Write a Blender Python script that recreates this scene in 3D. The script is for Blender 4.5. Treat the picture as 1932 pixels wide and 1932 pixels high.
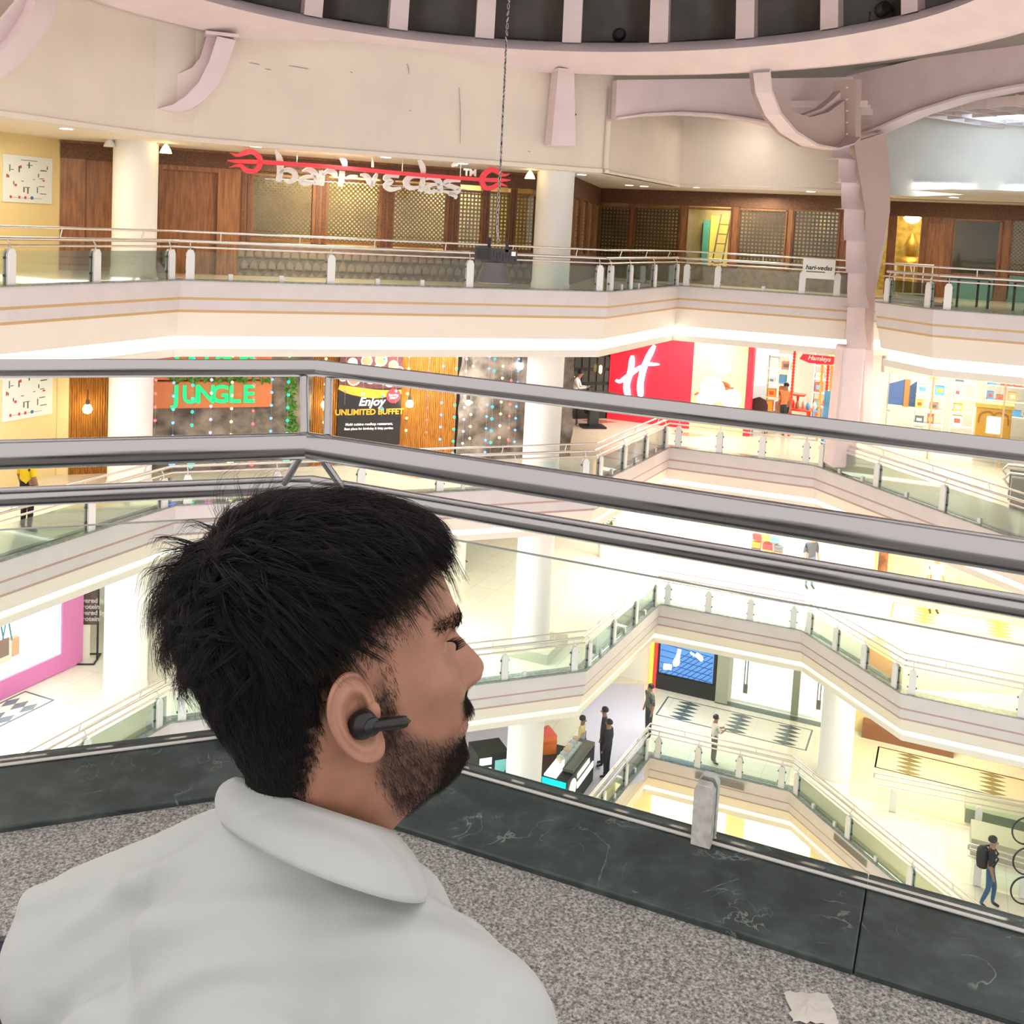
import bpy, bmesh, math, random
import numpy as np
from mathutils import Vector, Matrix

for _o in list(bpy.data.objects):
    bpy.data.objects.remove(_o)
SC = bpy.context.scene
COL = SC.collection
random.seed(7)
rng = np.random.default_rng(11)

# ------------------------------------------------------------------ camera
FOC, PITCH, ROLL, PCY, EYE = 1957.0, math.radians(4.78), math.radians(2.926), 594.8, 1.4
_F = np.array([0, math.cos(PITCH), -math.sin(PITCH)])
_U = np.array([0, math.sin(PITCH), math.cos(PITCH)])
_R = np.array([1.0, 0, 0])
_EYE = np.array([0, 0, EYE])
camd = bpy.data.cameras.new('camera')
camd.sensor_fit = 'HORIZONTAL'
camd.sensor_width = 36.0
camd.lens = 36.0 * FOC / 1932.0
camd.shift_y = -(966.0 - PCY) / 1932.0
camd.clip_start = 0.02
camd.clip_end = 200
cam = bpy.data.objects.new('camera', camd)
COL.objects.link(cam)
_cx = _R * math.cos(ROLL) + _U * math.sin(ROLL)
_cyv = -_R * math.sin(ROLL) + _U * math.cos(ROLL)
cam.matrix_world = Matrix(((_cx[0], _cyv[0], -_F[0], 0), (_cx[1], _cyv[1], -_F[1], 0),
                           (_cx[2], _cyv[2], -_F[2], EYE), (0, 0, 0, 1)))
SC.camera = cam

# ------------------------------------------------------------------ light
SC.view_settings.view_transform = 'Standard'
SC.view_settings.look = 'None'
SC.view_settings.gamma = 1.0
SC.view_settings.use_curve_mapping = False
SC.view_settings.exposure = 0.52
SC.cycles.use_denoising = True
SC.cycles.use_light_tree = False
SC.cycles.max_bounces = 4
SC.cycles.diffuse_bounces = 3
SC.cycles.glossy_bounces = 2
SC.cycles.use_adaptive_sampling = True
SC.cycles.adaptive_threshold = 0.08
SC.cycles.adaptive_min_samples = 8
SC.cycles.transparent_max_bounces = 24
SC.cycles.caustics_reflective = False
SC.cycles.caustics_refractive = False
SC.cycles.sample_clamp_indirect = 6.0
W = bpy.data.worlds.new('world')
SC.world = W
W.use_nodes = True
W.node_tree.nodes['Background'].inputs[0].default_value = (1.0, 0.93, 0.88, 1)
W.node_tree.nodes['Background'].inputs[1].default_value = 0.95

def area(name, loc, size, power, color=(1, .93, .82), rot=(0, 0, 0), sy=None):
    l = bpy.data.lights.new(name, 'AREA')
    l.energy = power
    l.color = color
    l.size = size
    if sy:
        l.shape = 'RECTANGLE'
        l.size_y = sy
    o = bpy.data.objects.new(name, l)
    COL.objects.link(o)
    o.location = loc
    o.rotation_euler = rot
    return o

H = 4.7          # storey height
# luminaires in the ceilings of the galleries (facing down)
for _k, _pw in ((1, 125), (2, 175), (3, 95)):
    _z = -H * _k + (3.02 if _k == 1 else 3.36)
    for _i, (_x, _y) in enumerate(((-8.6, 19.6), (-2.0, 25.2), (5.4, 31.2), (11.8, 27.4))):
        area('ceiling_luminaire', (_x, _y, _z), 3.0, _pw * (1.4 if _i else .9), (1, .95, .86) if _i < 3 else (1, .92, .78))
for _i, (_x, _y, _p) in enumerate(((-9.2, 20.4, 60), (-4.4, 23.9, 120), (7.0, 31.0, 90), (13.0, 29.6, 50))):
    area('ceiling_luminaire', (_x, _y, 2.75), 1.6, _p, (1, .88, .66))
area('bay_fill_light', (6.2, 28.4, 4.95), .6, 45, (1, .93, .82))  # added fill light hidden behind the arched beam to brighten the upper wall
area('wall_washer', (12.6, 27.0, 4.75), .6, 60, (.55, .78, 1), (math.radians(62), 0, math.radians(-20)))
# high-bay floods of the atrium roof shining on to the galleries
area('roof_flood', (-1.0, 14.0, 10.2), 5.0, 150, (1, .95, .92), (math.radians(28), 0, 0))
area('roof_flood', (9.5, 15.0, 9.0), 3.0, 260, (.86, .92, 1), (math.radians(30), 0, math.radians(-8)))

# ------------------------------------------------------------------ pixel rays (photo measurements to places in the hall)
def ray(x, y):
    a, b = x - 966.0, y - PCY
    u = a * math.cos(ROLL) + b * math.sin(ROLL)
    v = -a * math.sin(ROLL) + b * math.cos(ROLL)
    return _F + _R * u / FOC - _U * v / FOC

def at_z(x, y, z):
    d = ray(x, y)
    return Vector(_EYE + d * (z - EYE) / d[2])

def at_y(x, y, Y):
    d = ray(x, y)
    return Vector(_EYE + d * Y / d[1])

def E2(k):
    a = math.radians(23.44 + 45 * k)
    return Vector((math.sin(a), math.cos(a)))

class Fr:
    """A vertical frame: s runs along t, d runs out along n (towards the atrium), z is up."""
    def __init__(s, o, t, n=None):
        s.o = Vector((o[0], o[1]))
        s.t = Vector((t[0], t[1])).normalized()
        s.n = Vector((s.t.y, -s.t.x)) if n is None else Vector(n).normalized()
    def P(s, a, z, d=0.0):
        q = s.o + s.t * a + s.n * d
        return Vector((q.x, q.y, z))
    def px(s, x, y, d=0.0):
        r_ = ray(x, y)
        n3 = np.array([s.n.x, s.n.y, 0])
        o3 = np.array([s.o.x + s.n.x * d, s.o.y + s.n.y * d, 0])
        k = ((o3 - _EYE) @ n3) / (r_ @ n3)
        p = _EYE + r_ * k
        return (p[0] - s.o.x) * s.t.x + (p[1] - s.o.y) * s.t.y, p[2]
    def S(s, x, y=500, d=0.0):
        return s.px(x, y, d)[0]
    def rect(s, x0, y0, x1, y1, d=0.0):
        a = s.px(x0, y0, d); b = s.px(x1, y1, d)
        return a[0], b[0], min(a[1], b[1]), max(a[1], b[1])

# ------------------------------------------------------------------ materials
MATS = {}
def nt(name):
    m = bpy.data.materials.new(name)
    m.use_nodes = True
    return m, m.node_tree.nodes, m.node_tree.links, m.node_tree.nodes['Principled BSDF']

def mat(name, col, rough=0.5, metal=0.0, emit=0.0, ecol=None, spec=0.5, noise=0.0, nscale=8.0, bump=0.0, bscale=40.0, coat=0.0, col2=None, stretch=None):
    if name in MATS:
        return MATS[name]
    m, N, L, B = nt(name)
    B.inputs['Base Color'].default_value = (*col, 1)
    B.inputs['Roughness'].default_value = rough
    B.inputs['Metallic'].default_value = metal
    B.inputs['Specular IOR Level'].default_value = spec
    B.inputs['Coat Weight'].default_value = coat
    if emit:
        B.inputs['Emission Color'].default_value = (*(ecol or col), 1)
        B.inputs['Emission Strength'].default_value = emit
    if noise or bump or col2:
        tc = N.new('ShaderNodeTexCoord')
        src = tc.outputs['Object']
        if stretch:
            mp = N.new('ShaderNodeMapping')
            mp.inputs['Scale'].default_value = stretch
            L.new(src, mp.inputs['Vector'])
            src = mp.outputs['Vector']
    if noise or col2:
        n = N.new('ShaderNodeTexNoise')
        n.inputs['Scale'].default_value = nscale
        n.inputs['Detail'].default_value = 6
        L.new(src, n.inputs['Vector'])
        r_ = N.new('ShaderNodeValToRGB')
        c2 = col2 or tuple(c * (1 - noise) for c in col)
        r_.color_ramp.elements[0].color = (*c2, 1)
        r_.color_ramp.elements[1].color = (*(tuple(min(1, c * (1 + noise * .5)) for c in col)), 1)
        r_.color_ramp.elements[0].position = 0.35
        r_.color_ramp.elements[1].position = 0.65
        L.new(n.outputs['Fac'], r_.inputs['Fac'])
        L.new(r_.outputs['Color'], B.inputs['Base Color'])
    if bump:
        n2 = N.new('ShaderNodeTexNoise')
        n2.inputs['Scale'].default_value = bscale
        n2.inputs['Detail'].default_value = 5
        L.new(src, n2.inputs['Vector'])
        b = N.new('ShaderNodeBump')
        b.inputs['Strength'].default_value = bump
        b.inputs['Distance'].default_value = 0.02
        L.new(n2.outputs['Fac'], b.inputs['Height'])
        L.new(b.outputs['Normal'], B.inputs['Normal'])
    if emit:
        m.cycles.emission_sampling = 'NONE'
    MATS[name] = m
    return m

def emat(name, col, s):
    return mat(name, col, 0.6, emit=s)

def glassmat(name, tint=(.86, .95, .92), refl=1.0):
    m, N, L, B = nt(name)
    N.remove(B)
    t = N.new('ShaderNodeBsdfTransparent')
    t.inputs[0].default_value = (*tint, 1)
    g = N.new('ShaderNodeBsdfGlossy')
    g.inputs['Roughness'].default_value = 0.03
    g.inputs['Color'].default_value = (.95, 1, .98, 1)
    fr = N.new('ShaderNodeFresnel')
    fr.inputs[0].default_value = 1.45
    mu = N.new('ShaderNodeMath')
    mu.operation = 'MULTIPLY'
    mu.inputs[1].default_value = refl
    mx = N.new('ShaderNodeMixShader')
    L.new(fr.outputs[0], mu.inputs[0])
    L.new(mu.outputs[0], mx.inputs[0])
    L.new(t.outputs[0], mx.inputs[1])
    L.new(g.outputs[0], mx.inputs[2])
    L.new(mx.outputs[0], N['Material Output'].inputs[0])
    MATS[name] = m
    return m

# ------------------------------------------------------------------ mesh builder
ORG = {}
class MB:
    def __init__(s):
        s.v = []; s.f = []; s.sm = []
    def add(s, vs, fs, smooth=False):
        b = len(s.v)
        s.v += [tuple(v) for v in vs]
        s.f += [tuple(i + b for i in f) for f in fs]
        s.sm += [smooth] * len(fs)
        return s
    def hexa(s, p):      # 8 points: 0-3 bottom ring, 4-7 top ring
        return s.add(p, [(3, 2, 1, 0), (4, 5, 6, 7), (0, 1, 5, 4), (1, 2, 6, 5), (2, 3, 7, 6), (3, 0, 4, 7)])
    def box(s, c, sz, rz=0.0):
        x, y, z = sz[0] / 2, sz[1] / 2, sz[2] / 2
        ca, sa = math.cos(rz), math.sin(rz)
        p = []
        for dz in (-z, z):
            for dx, dy in ((-x, -y), (x, -y), (x, y), (-x, y)):
                p.append((c[0] + dx * ca - dy * sa, c[1] + dx * sa + dy * ca, c[2] + dz))
        return s.hexa(p)
    def fb(s, fr, s0, s1, z0, z1, d0, d1):
        return s.hexa([fr.P(s0, z0, d1), fr.P(s1, z0, d1), fr.P(s1, z0, d0), fr.P(s0, z0, d0),
                       fr.P(s0, z1, d1), fr.P(s1, z1, d1), fr.P(s1, z1, d0), fr.P(s0, z1, d0)])
    def quad(s, a, b, c, d):
        return s.add((a, b, c, d), [(0, 1, 2, 3)])
    def prism(s, pts, fn, d0, d1):   # outline of (a, b) pairs through fn(a, b, d)
        n = len(pts)
        vs = [fn(a, b, d0) for a, b in pts] + [fn(a, b, d1) for a, b in pts]
        return s.add(vs, [tuple(range(n))[::-1], tuple(range(n, 2 * n))] + [(i, (i + 1) % n, (i + 1) % n + n, i + n) for i in range(n)])
    def tube(s, path, r, n=8, caps=True, smooth=True, closed=False):
        path = [Vector(p) for p in path]
        m = len(path)
        rs = r if isinstance(r, (list, tuple)) else [r] * m
        vs = []
        up = None
        for i, p in enumerate(path):
            a = path[(i - 1) % m] if (i or closed) else p
            b = path[(i + 1) % m] if (i < m - 1 or closed) else p
            t = (b - a)
            if t.length < 1e-9:
                t = Vector((0, 0, 1))
            t.normalize()
            # mitre
            sc = 1.0
            if up is None:
                up = Vector((0, 0, 1)) if abs(t.z) < .9 else Vector((1, 0, 0))
            x = t.cross(up)
            if x.length < 1e-6:
                x = t.cross(Vector((1, .3, 0)))
            x.normalize()
            y = x.cross(t).normalized()
            up = y
            for k in range(n):
                an = 2 * math.pi * k / n
                vs.append(p + x * math.cos(an) * rs[i] + y * math.sin(an) * rs[i])
        fs = []
        for i in range(m if closed else m - 1):
            for k in range(n):
                a = i * n + k; b = i * n + (k + 1) % n
                j = ((i + 1) % m) * n
                fs.append((a, b, j + (k + 1) % n, j + k))
        s.add(vs, fs, smooth)
        if caps and not closed:
            s.add(vs[:n], [tuple(range(n))[::-1]])
            s.add(vs[-n:], [tuple(range(n))])
        return s
    def lathe(s, c, prof, n=20, smooth=True, axis=None, a0=0.0, a1=None):
        # prof (r, h) from bottom to top round the vertical axis through c, or round axis
        ax = Vector(axis).normalized() if axis else Vector((0, 0, 1))
        x = ax.cross(Vector((0, 1, 0)) if abs(ax.y) < .9 else Vector((1, 0, 0))).normalized()
        y = ax.cross(x)
        c = Vector(c)
        vs = []
        for r_, h in prof:
            for k in range(n):
                an = 2 * math.pi * k / n
                vs.append(c + ax * h + x * math.cos(an) * r_ + y * math.sin(an) * r_)
        fs = []
        for i in range(len(prof) - 1):
            for k in range(n):
                fs.append((i * n + k, i * n + (k + 1) % n, (i + 1) * n + (k + 1) % n, (i + 1) * n + k))
        s.add(vs, fs, smooth)
        if prof[0][0] > 1e-4:
            s.add(vs[:n], [tuple(range(n))[::-1]])
        if prof[-1][0] > 1e-4:
            s.add(vs[-n:], [tuple(range(n))])
        return s
    def sweep(s, prof, poly, closed=False, caps=True):
        """profile of (d, z) pairs (d = out to the atrium side, right of travel) along a plan polyline with mitres"""
        P = [Vector((p[0], p[1])) for p in poly]
        m = len(P); k = len(prof)
        vs = []
        for i in range(m):
            a = P[i] - P[i - 1] if i else P[1] - P[0]
            b = P[i + 1] - P[i] if i < m - 1 else P[i] - P[i - 1]
            a.normalize(); b.normalize()
            na = Vector((a.y, -a.x)); nb = Vector((b.y, -b.x))
            nn = na + nb
            nn = nn / max(nn.length_squared, 1e-6) * 2 if False else nn.normalized() / max(.3, nn.normalized().dot(na))
            for d, z in prof:
                q = P[i] + nn * d
                vs.append((q.x, q.y, z))
        fs = []
        for i in range(m - 1):
            for j in range(k if closed else k - 1):
                j2 = (j + 1) % k
                fs.append((i * k + j, (i + 1) * k + j, (i + 1) * k + j2, i * k + j2))
        s.add(vs, fs)
        if closed and caps:
            s.add(vs[:k], [tuple(range(k))])
            s.add(vs[-k:], [tuple(range(k))[::-1]])
        return s
    def build(s, name, m, parent=None, org=None, bevel=0.0, fix=True):
        me = bpy.data.meshes.new(name)
        if parent is not None:
            org = ORG.get(parent.name, Vector((0, 0, 0)))
        org = Vector(org) if org is not None else Vector((0, 0, 0))
        me.from_pydata([(v[0] - org.x, v[1] - org.y, v[2] - org.z) for v in s.v], [], s.f)
        me.polygons.foreach_set('use_smooth', s.sm)
        me.materials.append(m)
        if fix:
            bm = bmesh.new(); bm.from_mesh(me)
            bmesh.ops.recalc_face_normals(bm, faces=bm.faces)
            bm.to_mesh(me); bm.free()
        o = bpy.data.objects.new(name, me)
        COL.objects.link(o)
        if parent is not None:
            o.parent = parent
            ORG[o.name] = org
        else:
            o.location = org
            ORG[o.name] = org
        if bevel:
            b = o.modifiers.new('bevel', 'BEVEL')
            b.width = bevel; b.segments = 2; b.limit_method = 'ANGLE'
        return o

def thing(name, label, cat, loc=(0, 0, 0), group=None, kind=None):
    o = bpy.data.objects.new(name, None)
    o.empty_display_size = .1
    COL.objects.link(o)
    o.location = loc
    ORG[o.name] = Vector(loc)
    return tag(o, label, cat, group, kind)

def tag(o, label=None, cat=None, group=None, kind=None):
    if label: o['label'] = label
    if cat: o['category'] = cat
    if group: o['group'] = group
    if kind: o['kind'] = kind
    return o

def struct(o, label=None):
    o['kind'] = 'structure'
    if label: o['label'] = label
    return o

def dup(root, loc, rz=None, label=None):
    r_ = root.copy(); COL.objects.link(r_)
    r_.location = loc
    if rz is not None: r_.rotation_euler = (0, 0, rz)
    if label: r_['label'] = label
    for ch in list(root.children):
        c = ch.copy(); COL.objects.link(c); c.parent = r_
        for g in list(ch.children):
            d = g.copy(); COL.objects.link(d); d.parent = c
    return r_

def text_mesh(txt, size, ext=0.004, bold=0.0, shear=0.0, align='CENTER', sx=1.0):
    """the outline of a line of lettering as (verts, faces) in its own plane"""
    cu = bpy.data.curves.new('lettering', 'FONT')
    cu.body = txt; cu.size = size; cu.extrude = ext; cu.offset = bold; cu.shear = shear
    cu.align_x = align; cu.align_y = 'CENTER'; cu.resolution_u = 3
    o = bpy.data.objects.new('lettering', cu)
    COL.objects.link(o)
    dg = bpy.context.evaluated_depsgraph_get()
    me = bpy.data.meshes.new_from_object(o.evaluated_get(dg))
    vs = [(v.co.x * sx, v.co.y, v.co.z) for v in me.vertices]
    fs = [tuple(p.vertices) for p in me.polygons]
    bpy.data.objects.remove(o); bpy.data.curves.remove(cu); bpy.data.meshes.remove(me)
    return vs, fs

def letter(mb, txt, size, fr, s0, z0, d, **k):
    vs, fs = text_mesh(txt, size, **k)
    mb.add([fr.P(s0 + v[0], z0 + v[1], d + v[2]) for v in vs], fs)
    return mb

def strokes(mb, lines, fn, depth=0.02, base=0.0):
    """brush strokes: each line is a list of (x, y, width); fn(x, y, d) places them"""
    for ln in lines:
        if len(ln) > 2:      # round the stroke through its points
            A = [np.array(p, float) for p in ln]
            sm = []
            for i in range(len(A) - 1):
                p0, p1, p2, p3 = A[max(0, i - 1)], A[i], A[i + 1], A[min(len(A) - 1, i + 2)]
                for q in range(4):
                    t = q / 4
                    sm.append(tuple(.5 * (2 * p1 + (p2 - p0) * t + (2 * p0 - 5 * p1 + 4 * p2 - p3) * t * t + (3 * p1 - p0 - 3 * p2 + p3) * t ** 3)))
            sm.append(tuple(A[-1]))
            ln = [(a, b, max(w, 1e-4)) for a, b, w in sm]
        pts = [Vector((p[0], p[1])) for p in ln]
        L_, R_ = [], []
        for i, p in enumerate(pts):
            a = pts[max(0, i - 1)]; b = pts[min(len(pts) - 1, i + 1)]
            t = (b - a)
            t = t.normalized() if t.length > 1e-9 else Vector((1, 0))
            nrm = Vector((-t.y, t.x)) * ln[i][2] / 2
            L_.append(p + nrm); R_.append(p - nrm)
        m = len(pts)
        vs = [fn(q.x, q.y, base + depth) for q in L_] + [fn(q.x, q.y, base + depth) for q in R_] + \
             [fn(q.x, q.y, base) for q in L_] + [fn(q.x, q.y, base) for q in R_]
        fs = []
        for i in range(m - 1):
            fs += [(i, i + 1, m + i + 1, m + i), (2 * m + i + 1, 2 * m + i, 3 * m + i, 3 * m + i + 1),
                   (i + 1, i, 2 * m + i, 2 * m + i + 1), (m + i, m + i + 1, 3 * m + i + 1, 3 * m + i)]
        fs += [(0, m, 3 * m, 2 * m), (2 * m - 1, m - 1, 3 * m - 1, 4 * m - 1)]
        mb.add(vs, fs)
    return mb
# ------------------------------------------------------------------ shared materials
M_wall = mat('cream_paint', (.76, .67, .565), .7, noise=.05, nscale=.9)
M_white = mat('white_paint', (.85, .83, .80), .55)
M_warmw = mat('warm_white_paint', (.86, .80, .70), .6)
M_lav = mat('pale_fascia_paint', (.70, .635, .63), .55, noise=.04, nscale=2.0)
M_fcream = mat('fascia_cream_paint', (.84, .76, .66), .6)
M_gold = mat('gold_trim_paint', (.62, .40, .19), .45)
M_pinktrim = mat('rose_trim_paint', (.50, .34, .30), .5)
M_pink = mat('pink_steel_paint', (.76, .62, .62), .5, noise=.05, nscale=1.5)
M_cove = emat('cove_light', (1, .95, .90), 3.2)
M_steel = mat('brushed_steel', (.60, .58, .57), .22, metal=1.0)
M_farsteel = mat('polished_rail_steel', (.74, .70, .66), .25, metal=.9)
M_post = mat('post_white_enamel', (.80, .79, .77), .4)
M_knob = mat('dark_clip_metal', (.12, .12, .11), .35, metal=.6)
M_glass = glassmat('railing_glass', (.90, .965, .945), .75)
M_pane = glassmat('window_glass', (.93, .95, .94), .8)
M_curb = mat('grey_green_stone_curb', (.28, .31, .29), .25, noise=.3, nscale=14)
M_yel = mat('yellow_wall_paint', (.83, .66, .33), .6)
M_dark = mat('dark_plaster', (.05, .045, .04), .8)
M_black = mat('black_matt', (.015, .015, .016), .55)
M_blackg = mat('black_gloss', (.02, .02, .022), .2)

def tiles(name, c1, c2, scale, rough=.16):
    m, N, L, B = nt(name)
    tc = N.new('ShaderNodeTexCoord')
    mp = N.new('ShaderNodeMapping')
    mp.inputs['Rotation'].default_value = (0, 0, math.radians(23.44))
    b = N.new('ShaderNodeTexBrick')
    b.offset = 0
    b.inputs['Color1'].default_value = (*c1, 1)
    b.inputs['Color2'].default_value = (*c2, 1)
    b.inputs['Mortar'].default_value = (*(c * .8 for c in c1), 1)
    b.inputs['Scale'].default_value = scale
    b.inputs['Mortar Size'].default_value = .006
    b.inputs['Brick Width'].default_value = .5
    b.inputs['Row Height'].default_value = .5
    L.new(tc.outputs['Object'], mp.inputs[0])
    L.new(mp.outputs[0], b.inputs['Vector'])
    L.new(b.outputs['Color'], B.inputs['Base Color'])
    B.inputs['Roughness'].default_value = rough
    return m
M_floorA = tiles('gallery_floor_tiles', (.72, .62, .44), (.68, .58, .42), .7)
M_floorB = tiles('cream_polished_tiles', (.80, .72, .58), (.77, .68, .54), .7)
M_floorC = tiles('pale_polished_tiles', (.86, .82, .70), (.84, .79, .66), .7)

P12, P23, P34, P45, P56 = (Vector(p) for p in ((-6.859, 21.209), (2.224, 24.9), (4.747, 29.858), (8.613, 28.313), (9.999, 24.516)))
NC = Vector((-.517, 2.765))
e0, e1, e2, e3 = E2(0), E2(1), E2(2), E2(3)
LEFT0 = P12 - e0 * 13
_a1 = P45 + e2 * .5; _q5 = P45 + e3 * 2.05
FAR = {0: [LEFT0, P12, P23, P34, _a1, _a1 + e1 * 1.9, _q5 + e1 * 1.9, _q5, P56, P56 + e2 * 9],
       1: [LEFT0, P12, P23, P34, P45, P45 + e3 * 9.5],
       2: [LEFT0, P12, P23, P34, P45, P56, P56 + e2 * 9],
       3: [LEFT0, P12, P23, P34, P45, P45 + e3 * 9.5]}
FAR[4] = FAR[3]

def off(poly, d):
    out = []
    for i, p in enumerate(poly):
        a = (poly[i] - poly[i - 1]) if i else (poly[1] - poly[0])
        b = (poly[i + 1] - poly[i]) if i < len(poly) - 1 else a
        a = a.normalized(); b = b.normalized()
        na = Vector((a.y, -a.x)); nb = Vector((b.y, -b.x))
        nn = (na + nb).normalized()
        out.append(p + nn * (d / max(.3, nn.dot(na))))
    return out

def region(poly, d=0.0):
    q = off(poly, d)
    return [(p.x, p.y) for p in q] + [(26, q[-1].y), (26, 44), (-26, 44), (-26, q[0].y)]

# ------------------------------------------------------------------ galleries
def SD(k):          # depth of a gallery slab with its cove
    return 1.6 if k == 0 else 1.25
def zs(prof, z):
    return [(d, h + z) for d, h in prof]

FLN = {0: 'top gallery', 1: 'second gallery', 2: 'third gallery', 3: 'lowest gallery'}
for k in range(4):
    z = -H * k
    fl = MB()
    pg = region(FAR[k])
    fl.add([(x, y, z - .05) for x, y in pg], [tuple(range(len(pg)))[::-1]])
    pg = region(FAR[k], -.25)
    fo = struct(fl.build('floor', (M_floorA, M_floorB, M_floorC, M_floorC)[k]), 'polished stone floor of the %s' % FLN[k])
    ce = MB()
    ce.add([(x, y, z - SD(k)) for x, y in pg], [tuple(range(len(pg)))])
    struct(ce.build('ceiling', M_warmw), 'plain ceiling under the %s' % FLN[k])
    # balcony front: two pale bands with thin trims, a sloped cream band, the cove light and its lip
    pl = FAR[k]
    fa = MB()
    fa.sweep(zs([(-.3, .0), (.08, .0), (.08, -.34), (.045, -.34)], z), pl)
    fa.sweep(zs([(.045, -.39), (.05, -.39), (.05, -.60), (.02, -.60)], z), pl)
    w = struct(fa.build('wall_balcony_front', M_lav), 'pale banded balcony front of the %s' % FLN[k])
    g = MB()
    g.sweep(zs([(.03, -.33), (.055, -.335), (.055, -.395), (.03, -.40)], z), pl)
    g.build('trim_strip', M_gold if k == 0 else M_pinktrim, w)
    g = MB()
    g.sweep(zs([(.0, -.595), (.03, -.60), (.03, -.655), (.0, -.66)], z), pl)
    g.build('trim_strip', M_gold if k == 0 else M_pinktrim, w)
    zc0, zc1, zc2 = (-1.18, -1.42, -1.6) if k == 0 else (-.98, -1.10, -1.25)
    c = MB()
    c.sweep(zs([(.01, -.655), (-.06, zc0 + .02), (-.2, zc0)], z), pl)
    c.build('sloped_band', M_fcream, w)
    c = MB()
    c.sweep(zs([(-.2, zc0), (-.2, zc1)], z), pl)
    c.build('cove_light', M_cove if k == 0 else emat('cove_light_low', (1, .96, .88), 1.3), w)
    c = MB()
    c.sweep(zs([(-.22, zc1), (-.12, zc1 - .01), (-.12, zc2), (-.3, zc2)], z), pl)
    c.build('soffit_lip', M_warmw, w)
    # stone curb under the railing
    cu = MB()
    cu.sweep(zs([(.10, -.005), (.10, .02), (-.22, .02), (-.22, -.06)], z), pl)
    cu.build('curb', M_curb, w)

# lowest opening: a lit room seen down the well
fl = MB()
fl.quad((-2, 20, -18.85), (22, 20, -18.85), (22, 40, -18.85), (-2, 40, -18.85))
struct(fl.build('floor', mat('amber_floor', (.75, .60, .25), .3)), 'amber floor far down the well')

# ------------------------------------------------------------------ railings
def post_mb(mb, fr, s, z):
    pts = [(-.085, .02), (.085, .02), (.085, .55), (.045, .63), (-.045, .63), (-.085, .55)]
    for d0, d1 in ((.012, .055), (-.055, -.012)):
        mb.prism(pts, lambda a, b, d: fr.P(s + a, z + b, d), d0, d1)
    mb.fb(fr, s - .06, s + .06, z + .02, z + .60, -.012, .012)

def railing(k, i, posts, label, s_from=0.0, s_to=None, stubs=(), group=None):
    """posts: positions along the segment in metres"""
    pl = FAR[k]
    z = -H * k
    a, b = pl[i], pl[i + 1]
    fr = Fr(a, b - a)
    Ls = (b - a).length
    s_to = Ls if s_to is None else s_to
    t = thing('glass_railing', label, 'railing', fr.P(s_from, z), 'gallery railings')
    for (d, h, r_, nm) in ((0, 1.0, .024, 'top_rail'), (-.075, .80, .036, 'handrail'), (-.01, .684, .022, 'lower_rail')):
        q = off(pl, d)
        p0 = q[i] if s_from == 0 else Vector(fr.P(s_from, 0, d)[:2])
        p1 = q[i + 1] if s_to == Ls else Vector(fr.P(s_to, 0, d)[:2])
        MB().tube([(p0.x, p0.y, z + h), (p1.x, p1.y, z + h)], r_, 8).build(nm, M_farsteel, t)
    ps = sorted(posts)
    nb = max(1, int((s_to - s_from) / 1.5))
    for j in range(nb):
        s = s_from + (j + .5) * (s_to - s_from) / nb
        MB().tube([fr.P(s, z + 1.0), fr.P(s, z + .80, -.07)], .013, 6).build('spacer', M_farsteel, t)
    for s in ps:
        m = MB(); post_mb(m, fr, s, z)
        po = m.build('post', M_post, t)
        kn = MB()
        for h in (.16, .46):
            for q in (-.10, .10):
                kn.fb(fr, s + q - .016, s + q + .016, z + h, z + h + .04, -.02, .02)
        kn.build('clip', M_knob, po)['kind'] = 'stuff'
        MB().tube([fr.P(s, z + .60), fr.P(s, z + .70), fr.P(s, z + .80, -.075)], .014, 6).build('strut', M_farsteel, t)
    ends = [s_from] + [s for s in ps if s_from + .2 < s < s_to - .2] + [s_to]
    for u, v in zip(ends[:-1], ends[1:]):
        if v - u > .25:
            MB().fb(fr, u + .06, v - .06, z + .03, z + .60, -.006, .006).build('glass_pane', M_glass, t)
    for s in stubs:
        MB().fb(fr, s - .045, s + .045, z + .02, z + .15, -.03, .03).build('stub_clamp', M_post, t)
    return t

def ev(L, n, e=.28):
    return [e + (L - 2 * e) * j / (n - 1) for j in range(n)]
L2 = (P23 - P12).length; L3 = (P34 - P23).length; L4 = (P45 - P34).length; L5 = (P56 - P45).length
S2 = Fr(P12, e1); S3 = Fr(P23, e0); S4 = Fr(P34, e2); S1 = Fr(LEFT0, e0)
railing(0, 0, [S1.S(x, 500) for x in (18, 180)] + [12.75], 'top gallery railing at the far left in front of the yellow wall', 7.0)
railing(0, 1, [.22] + [S2.S(x, 505) for x in (625, 888)] + [L2 - .2], 'long top gallery railing under the red trident sign', stubs=[S2.S(x, 530) for x in (435, 531, 713, 798)])
railing(0, 2, [.25] + [S3.S(x, 520) for x in (1182, 1220)] + [L3 - .25], 'short top gallery railing right of the round column', stubs=[1.0, 2.2, 3.4])
railing(0, 3, [.22] + [S4.S(x, 510) for x in (1355, 1515)] + [L4 + .2], 'top gallery railing with the white notice, left of the pink pier', stubs=[2.4])
railing(0, 7, [.25, L5 - 2.05 - .25], 'short top gallery railing just right of the pink pier')
railing(0, 8, [.25, 2.6], 'top gallery railing at the right edge of the picture', 0, 5.0)
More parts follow.
